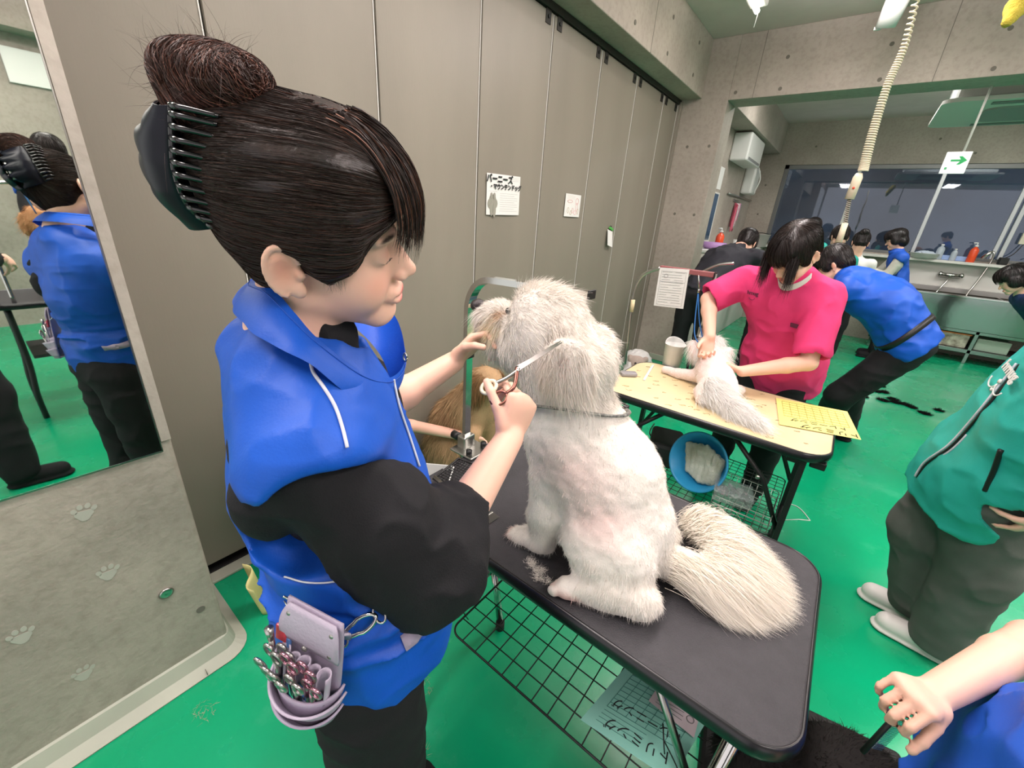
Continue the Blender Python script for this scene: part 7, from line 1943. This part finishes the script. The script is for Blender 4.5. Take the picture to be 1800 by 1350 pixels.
for j in range(3): b.tube([fn(.12, .08 + .06 * j) + XN * .001, fn(.6, .08 + .06 * j) + XN * .001], .0007, 4)
b.build('sketch', M['tanink'], t_)
mm = thing('memo', 'white memo held by a green magnet clip on the partition', 'memo', (XP, 3.59, 1.36))
mq = lambda u, v: np.array([XP + .012 + .02 * v, 3.535 + .10 * u + .02 * v * 0, 1.42 - .13 * v - .02 * u])
MB().sheet(mq, 4, 6, .0008).build('sheet', M['paper'], mm); MB().box((XP + .012, 3.60, 1.425), (.014, .07, .02), rot('x', -15), .003).build('green_clip', mat('green_clip', '#4fa84a', .4), mm); MB().cyl((XP + .001, 3.60, 1.44), (XP + .012, 3.60, 1.44), .010, 12).build('magnet', M['dark'], mm, True)
# paw prints
M['paw'] = mat('paw_decal', '#b9b7ac', .7, alpha=.85)
PN = [(.010, .731, -8, 'top paw print sticker on the concrete column'), (.008, .528, -6, 'middle paw print sticker straight below the top one on the column'), (-.167, .460, -2, 'left paw print sticker cut close to the picture edge'), (-.108, .247, -6, 'lowest paw print sticker on the concrete column')]
for (y, z, a_, lab) in PN:
    t_ = thing('paw_sticker', lab, 'sticker', (XM, y, z), 'paw print stickers on the concrete column')
    R_ = rot('x', a_)
    def pad(cu, cv, ru, rv, an=0):
        pl = []
        for k_ in np.linspace(0, 2 * math.pi, 17)[:-1]:
            u, v = ru * math.cos(k_), rv * math.sin(k_); q = rot('z', an) @ np.array([u, v, 0]); pl.append((cu + q[0], cv + q[1]))
        return MB().prism(pl, (XM + .0003, y, z), R_ @ np.array([0, 1, 0]), R_ @ np.array([0, 0, 1]), .0006)
    pl_ = []
    for k_ in np.linspace(0, 2 * math.pi, 25)[:-1]:
        r_ = .0145 * (1 + .16 * math.cos(3 * (k_ + math.pi / 2))); pl_.append((r_ * 1.15 * math.cos(k_) - .001, r_ * math.sin(k_) - .008))
    MB().prism(pl_, (XM + .0003, y, z), R_ @ np.array([0, 1, 0]), R_ @ np.array([0, 0, 1]), .0006).build('palm_pad', M['paw'], t_)
    for cu, cv, an in ((-.018, .007, 25), (-.007, .0165, 8), (.007, .0165, -8), (.018, .007, -25)): pad(cu, cv, .0055, .0078, an).build('toe_pad', M['paw'], t_)
# white tray, slicker brush and comb at the left end of the black table
tr = thing('tray', 'white plastic tray hanging off the left end of the black table', 'tray', (-.86, .70, .70))
tc_ = on(757, 832, 2, .765); R_ = rot('z', 35)
for dx, dy, sx, sy in ((0, -.05, .12, .004), (0, .05, .12, .004), (-.06, 0, .004, .10), (.06, 0, .004, .10)): pass
MB().prism([(-.05, -.04), (.05, -.04), (.05, .04), (-.05, .04)], tc_ - [0, 0, .065], R_[:, 0], R_[:, 1], .003).build('tray_floor', M['white_pl'], tr)
b = MB()
for (a, c) in (((-1, -1), (1, -1)), ((1, -1), (1, 1)), ((1, 1), (-1, 1)), ((-1, 1), (-1, -1))):
    P_ = lambda q, s_, z: tc_ + R_ @ np.array([q[0] * .05 * s_, q[1] * .04 * s_, z])
    lo1, lo2, hi1, hi2 = P_(a, 1, -.065), P_(c, 1, -.065), P_(a, 1.2, 0), P_(c, 1.2, 0); n_ = nrm(np.cross(lo2 - lo1, hi1 - lo1)) * .003
    b.add([lo1, lo2, hi2, hi1, lo1 + n_, lo2 + n_, hi2 + n_, hi1 + n_], [(0, 1, 2, 3), (7, 6, 5, 4), (0, 4, 5, 1), (1, 5, 6, 2), (2, 6, 7, 3), (3, 7, 4, 0)])
b.build('tray_wall', M['white_pl'], tr)
rk = thing('tool_rack', 'black mesh tool rack lying at the left end of the black table', 'rack', (-.76, .69, .752))
o0, o1, o2, o3 = on(762, 842, 2, .765), on(806, 806, 2, .765), on(836, 818, 2, .765), on(800, 862, 2, .765)
b = MB()
b.tube([o0, o1, o2, o3], .004, 6, closed=True); b.build('rim', M['black'], rk, True)
b = MB()
for i in range(1, 12): t_ = i / 12; b.tube([o0 + (o1 - o0) * t_, o3 + (o2 - o3) * t_], .0012, 4)
for i in range(1, 7): t_ = i / 7; b.tube([o0 + (o3 - o0) * t_, o1 + (o2 - o1) * t_], .0012, 4)
b.build('mesh', M['black'], rk, True)
MB().tube([on(764, 838, 2, .772), on(797, 868, 2, .772)], .0055, 8).build('bar', M['steel'], rk, True)
cmb = thing('comb', 'short steel comb lying on the black table beside the elbow', 'comb', (-.55, .68, .752))
e0, e1 = on(845, 892, 2, .754), on(868, 916, 2, .754); d_ = nrm(e1 - e0); s_ = nrm(np.cross((0, 0, 1), d_))
e0 = on(838, 918, 2, .754); e1 = on(866, 900, 2, .754); d_ = nrm(e1 - e0); s_ = nrm(np.cross((0, 0, 1), d_)) * -1
MB().box((e0 + e1) / 2, (np.linalg.norm(e1 - e0), .006, .004), np.stack([d_, -s_, np.array([0, 0, 1])], 1), .001).build('spine', M['steel'], cmb)
b = MB()
for i in range(22): p = e0 + (e1 - e0) * (i + .5) / 22; b.tube([p, p + s_ * .026], .0007, 4)
b.build('teeth', M['steel'], cmb)
# sheets lying on the wire shelf under the front table
ZS = .447
M['mint'] = mat('mint_paper', '#8fd0c0', .75); M['pinkpaper'] = mat('pale_pink_paper', '#d3c3c8', .75)
g4 = [on(1110, 1160, 2, ZS), on(1262, 1235, 2, ZS), on(1180, 1372, 2, ZS), on(1020, 1265, 2, ZS)]
mt_, mf, mn = sheet_paper('record_card', 'mint green record sheet lying on the wire shelf under the black table', 'card', g4, M['mint'], .001)
b = MB()
for i in range(8): rule(b, mf, mn, (.12 + .76 * i / 7, .06), (.12 + .76 * i / 7, .70), .0006)
for j in range(11): rule(b, mf, mn, (.12, .06 + .64 * j / 10), (.88, .06 + .64 * j / 10), .0006)
for j in range(4): rule(b, mf, mn, (.12, .75 + .05 * j), (.6, .75 + .05 * j), .0005)
b.build('ruled_table', mat('teal_ink', '#3f7f75', .8), mt_)
ux_ = nrm(mf(1, .5) - mf(0, .5)); uy_ = nrm(np.cross(mn, ux_))
text_obj('トリミング', .030, mf(.55, .84) + mn * .001, -ux_, -uy_, M['ink'], 'handwriting', mt_)
text_obj('トレーニング', .027, mf(.52, .60) + mn * .001, -ux_, -uy_, M['ink'], 'handwriting', mt_)
q4 = [on(1150, 1213, 2, ZS + .004), on(1205, 1235, 2, ZS + .004), on(1242, 1262, 2, ZS + .004), on(1222, 1298, 2, ZS + .004)]
q4 = [on(1152, 1214, 2, ZS + .003), on(1232, 1250, 2, ZS + .003), on(1220, 1297, 2, ZS + .003), on(1140, 1232, 2, ZS + .003)]
pk, pf3, pn3 = sheet_paper('paper_sheet', 'small pale pink sheet with a stamp on top of the mint sheet', 'paper', q4, M['pinkpaper'], .001)
b = MB()
for j in range(4): rule(b, pf3, pn3, (.12, .2 + .18 * j), (.7, .2 + .18 * j), .0006)
b.tube([pf3(.85, .5) + pn3 * .001 + np.array([.008 * math.cos(a), .008 * math.sin(a), 0]) for a in np.linspace(0, 6.28, 15)[:-1]], .0008, 4, closed=True)
b.build('print', M['greyink'], pk)
# yellow cloth on the floor between column and groomer
yw = thing('duster', 'pale yellow cloth standing on the floor between the column and the groomer', 'cloth', tuple(on(462, 1070, 2, 0)))
yb_ = on(466, 1068, 2, 0.0)
MB().sheet(lambda u, v: yb_ + np.array([-.04 + .08 * u, .02 * math.sin(6 * u) - .03 * v, .002 + v * (.22 - .07 * u)]), 10, 8, .003).build('cloth', mat('yellow_cloth', '#d8cf8e', .9), yw, True)
# fur tufts on the floor
def tufts(name, lab, spots_, n, col, ln, wd):
    r_ = np.random.default_rng(len(lab)); ix = r_.integers(0, len(spots_), n); S_ = np.array(spots_)[ix]
    a = r_.uniform(0, 6.28, n); rr_ = np.sqrt(r_.random(n)); P = np.stack([S_[:, 0] + S_[:, 2] * rr_ * np.cos(a), S_[:, 1] + S_[:, 3] * rr_ * np.sin(a), np.full(n, .003)], 1)
    d = r_.normal(size=(n, 3)) * [1, 1, .35]; d[:, 2] = np.abs(d[:, 2]); d /= np.linalg.norm(d, axis=1, keepdims=True)
    o = ribbons(name, P[:, None] + d[:, None] * (ln * np.linspace(0, 1, 4))[None, :, None], wd, M['fur'], None, True, np.clip(np.tile(np.array(col), (n, 1)), 0, 1), r_)
    tag(o, lab, 'fur', kind='stuff')
sp_ = []
for (px, py, a, b_) in ((1540, 688, .05, .02), (1555, 690, .03, .02), (1552, 704, .05, .02), (1575, 708, .05, .02), (1590, 711, .05, .02), (1602, 716, .04, .02), (1625, 727, .05, .02), (1517, 697, .04, .02), (1550, 679, .02, .02), (1650, 722, .03, .01), (1569, 702, .05, .02)):
    p = on(px, py, 2, 0); sp_.append((p[0], p[1], a * .85, b_ * 2.0))
tufts('fur_clippings', 'black clipped fur scattered on the green floor beyond the tables', sp_, 5200, srgb('#161515'), .03, .004)
sp_ = [(*on(px, py, 2, 0)[:2], .04, .03) for px, py in ((745, 1205), (735, 1325), (360, 1250), (700, 1190))]
tufts('fur_clippings', 'faint pale fur wisps on the green floor beside the groomer', sp_, 240, srgb('#a9a08c'), .015, .0012)
cw_ = [on(1385, 885, 2, .002), on(1400, 890, 2, .002), on(1412, 900, 2, .002), on(1424, 915, 2, .002), on(1404, 913, 2, .002), on(1380, 914, 2, .002)]
o = MB().tube(catmull(cw_[:4], 6), .003, 5).tube([cw_[3], cw_[4], cw_[5]], .0025, 5).build('string', M['white_pl'], None, True); tag(o, 'thin white string lying on the green floor right of the cream table leg', 'string')
o = MB().tube(catmull([on(1150, 745, 2, .37), on(1142, 760, 2, .40), on(1148, 775, 2, .38), on(1136, 790, 2, .37), on(1150, 800, 2, .36)], 8), .004, 6).build('cable', M['black'], None, True); tag(o, 'tangled black cable on the shelf at the left of the black bag', 'cable')
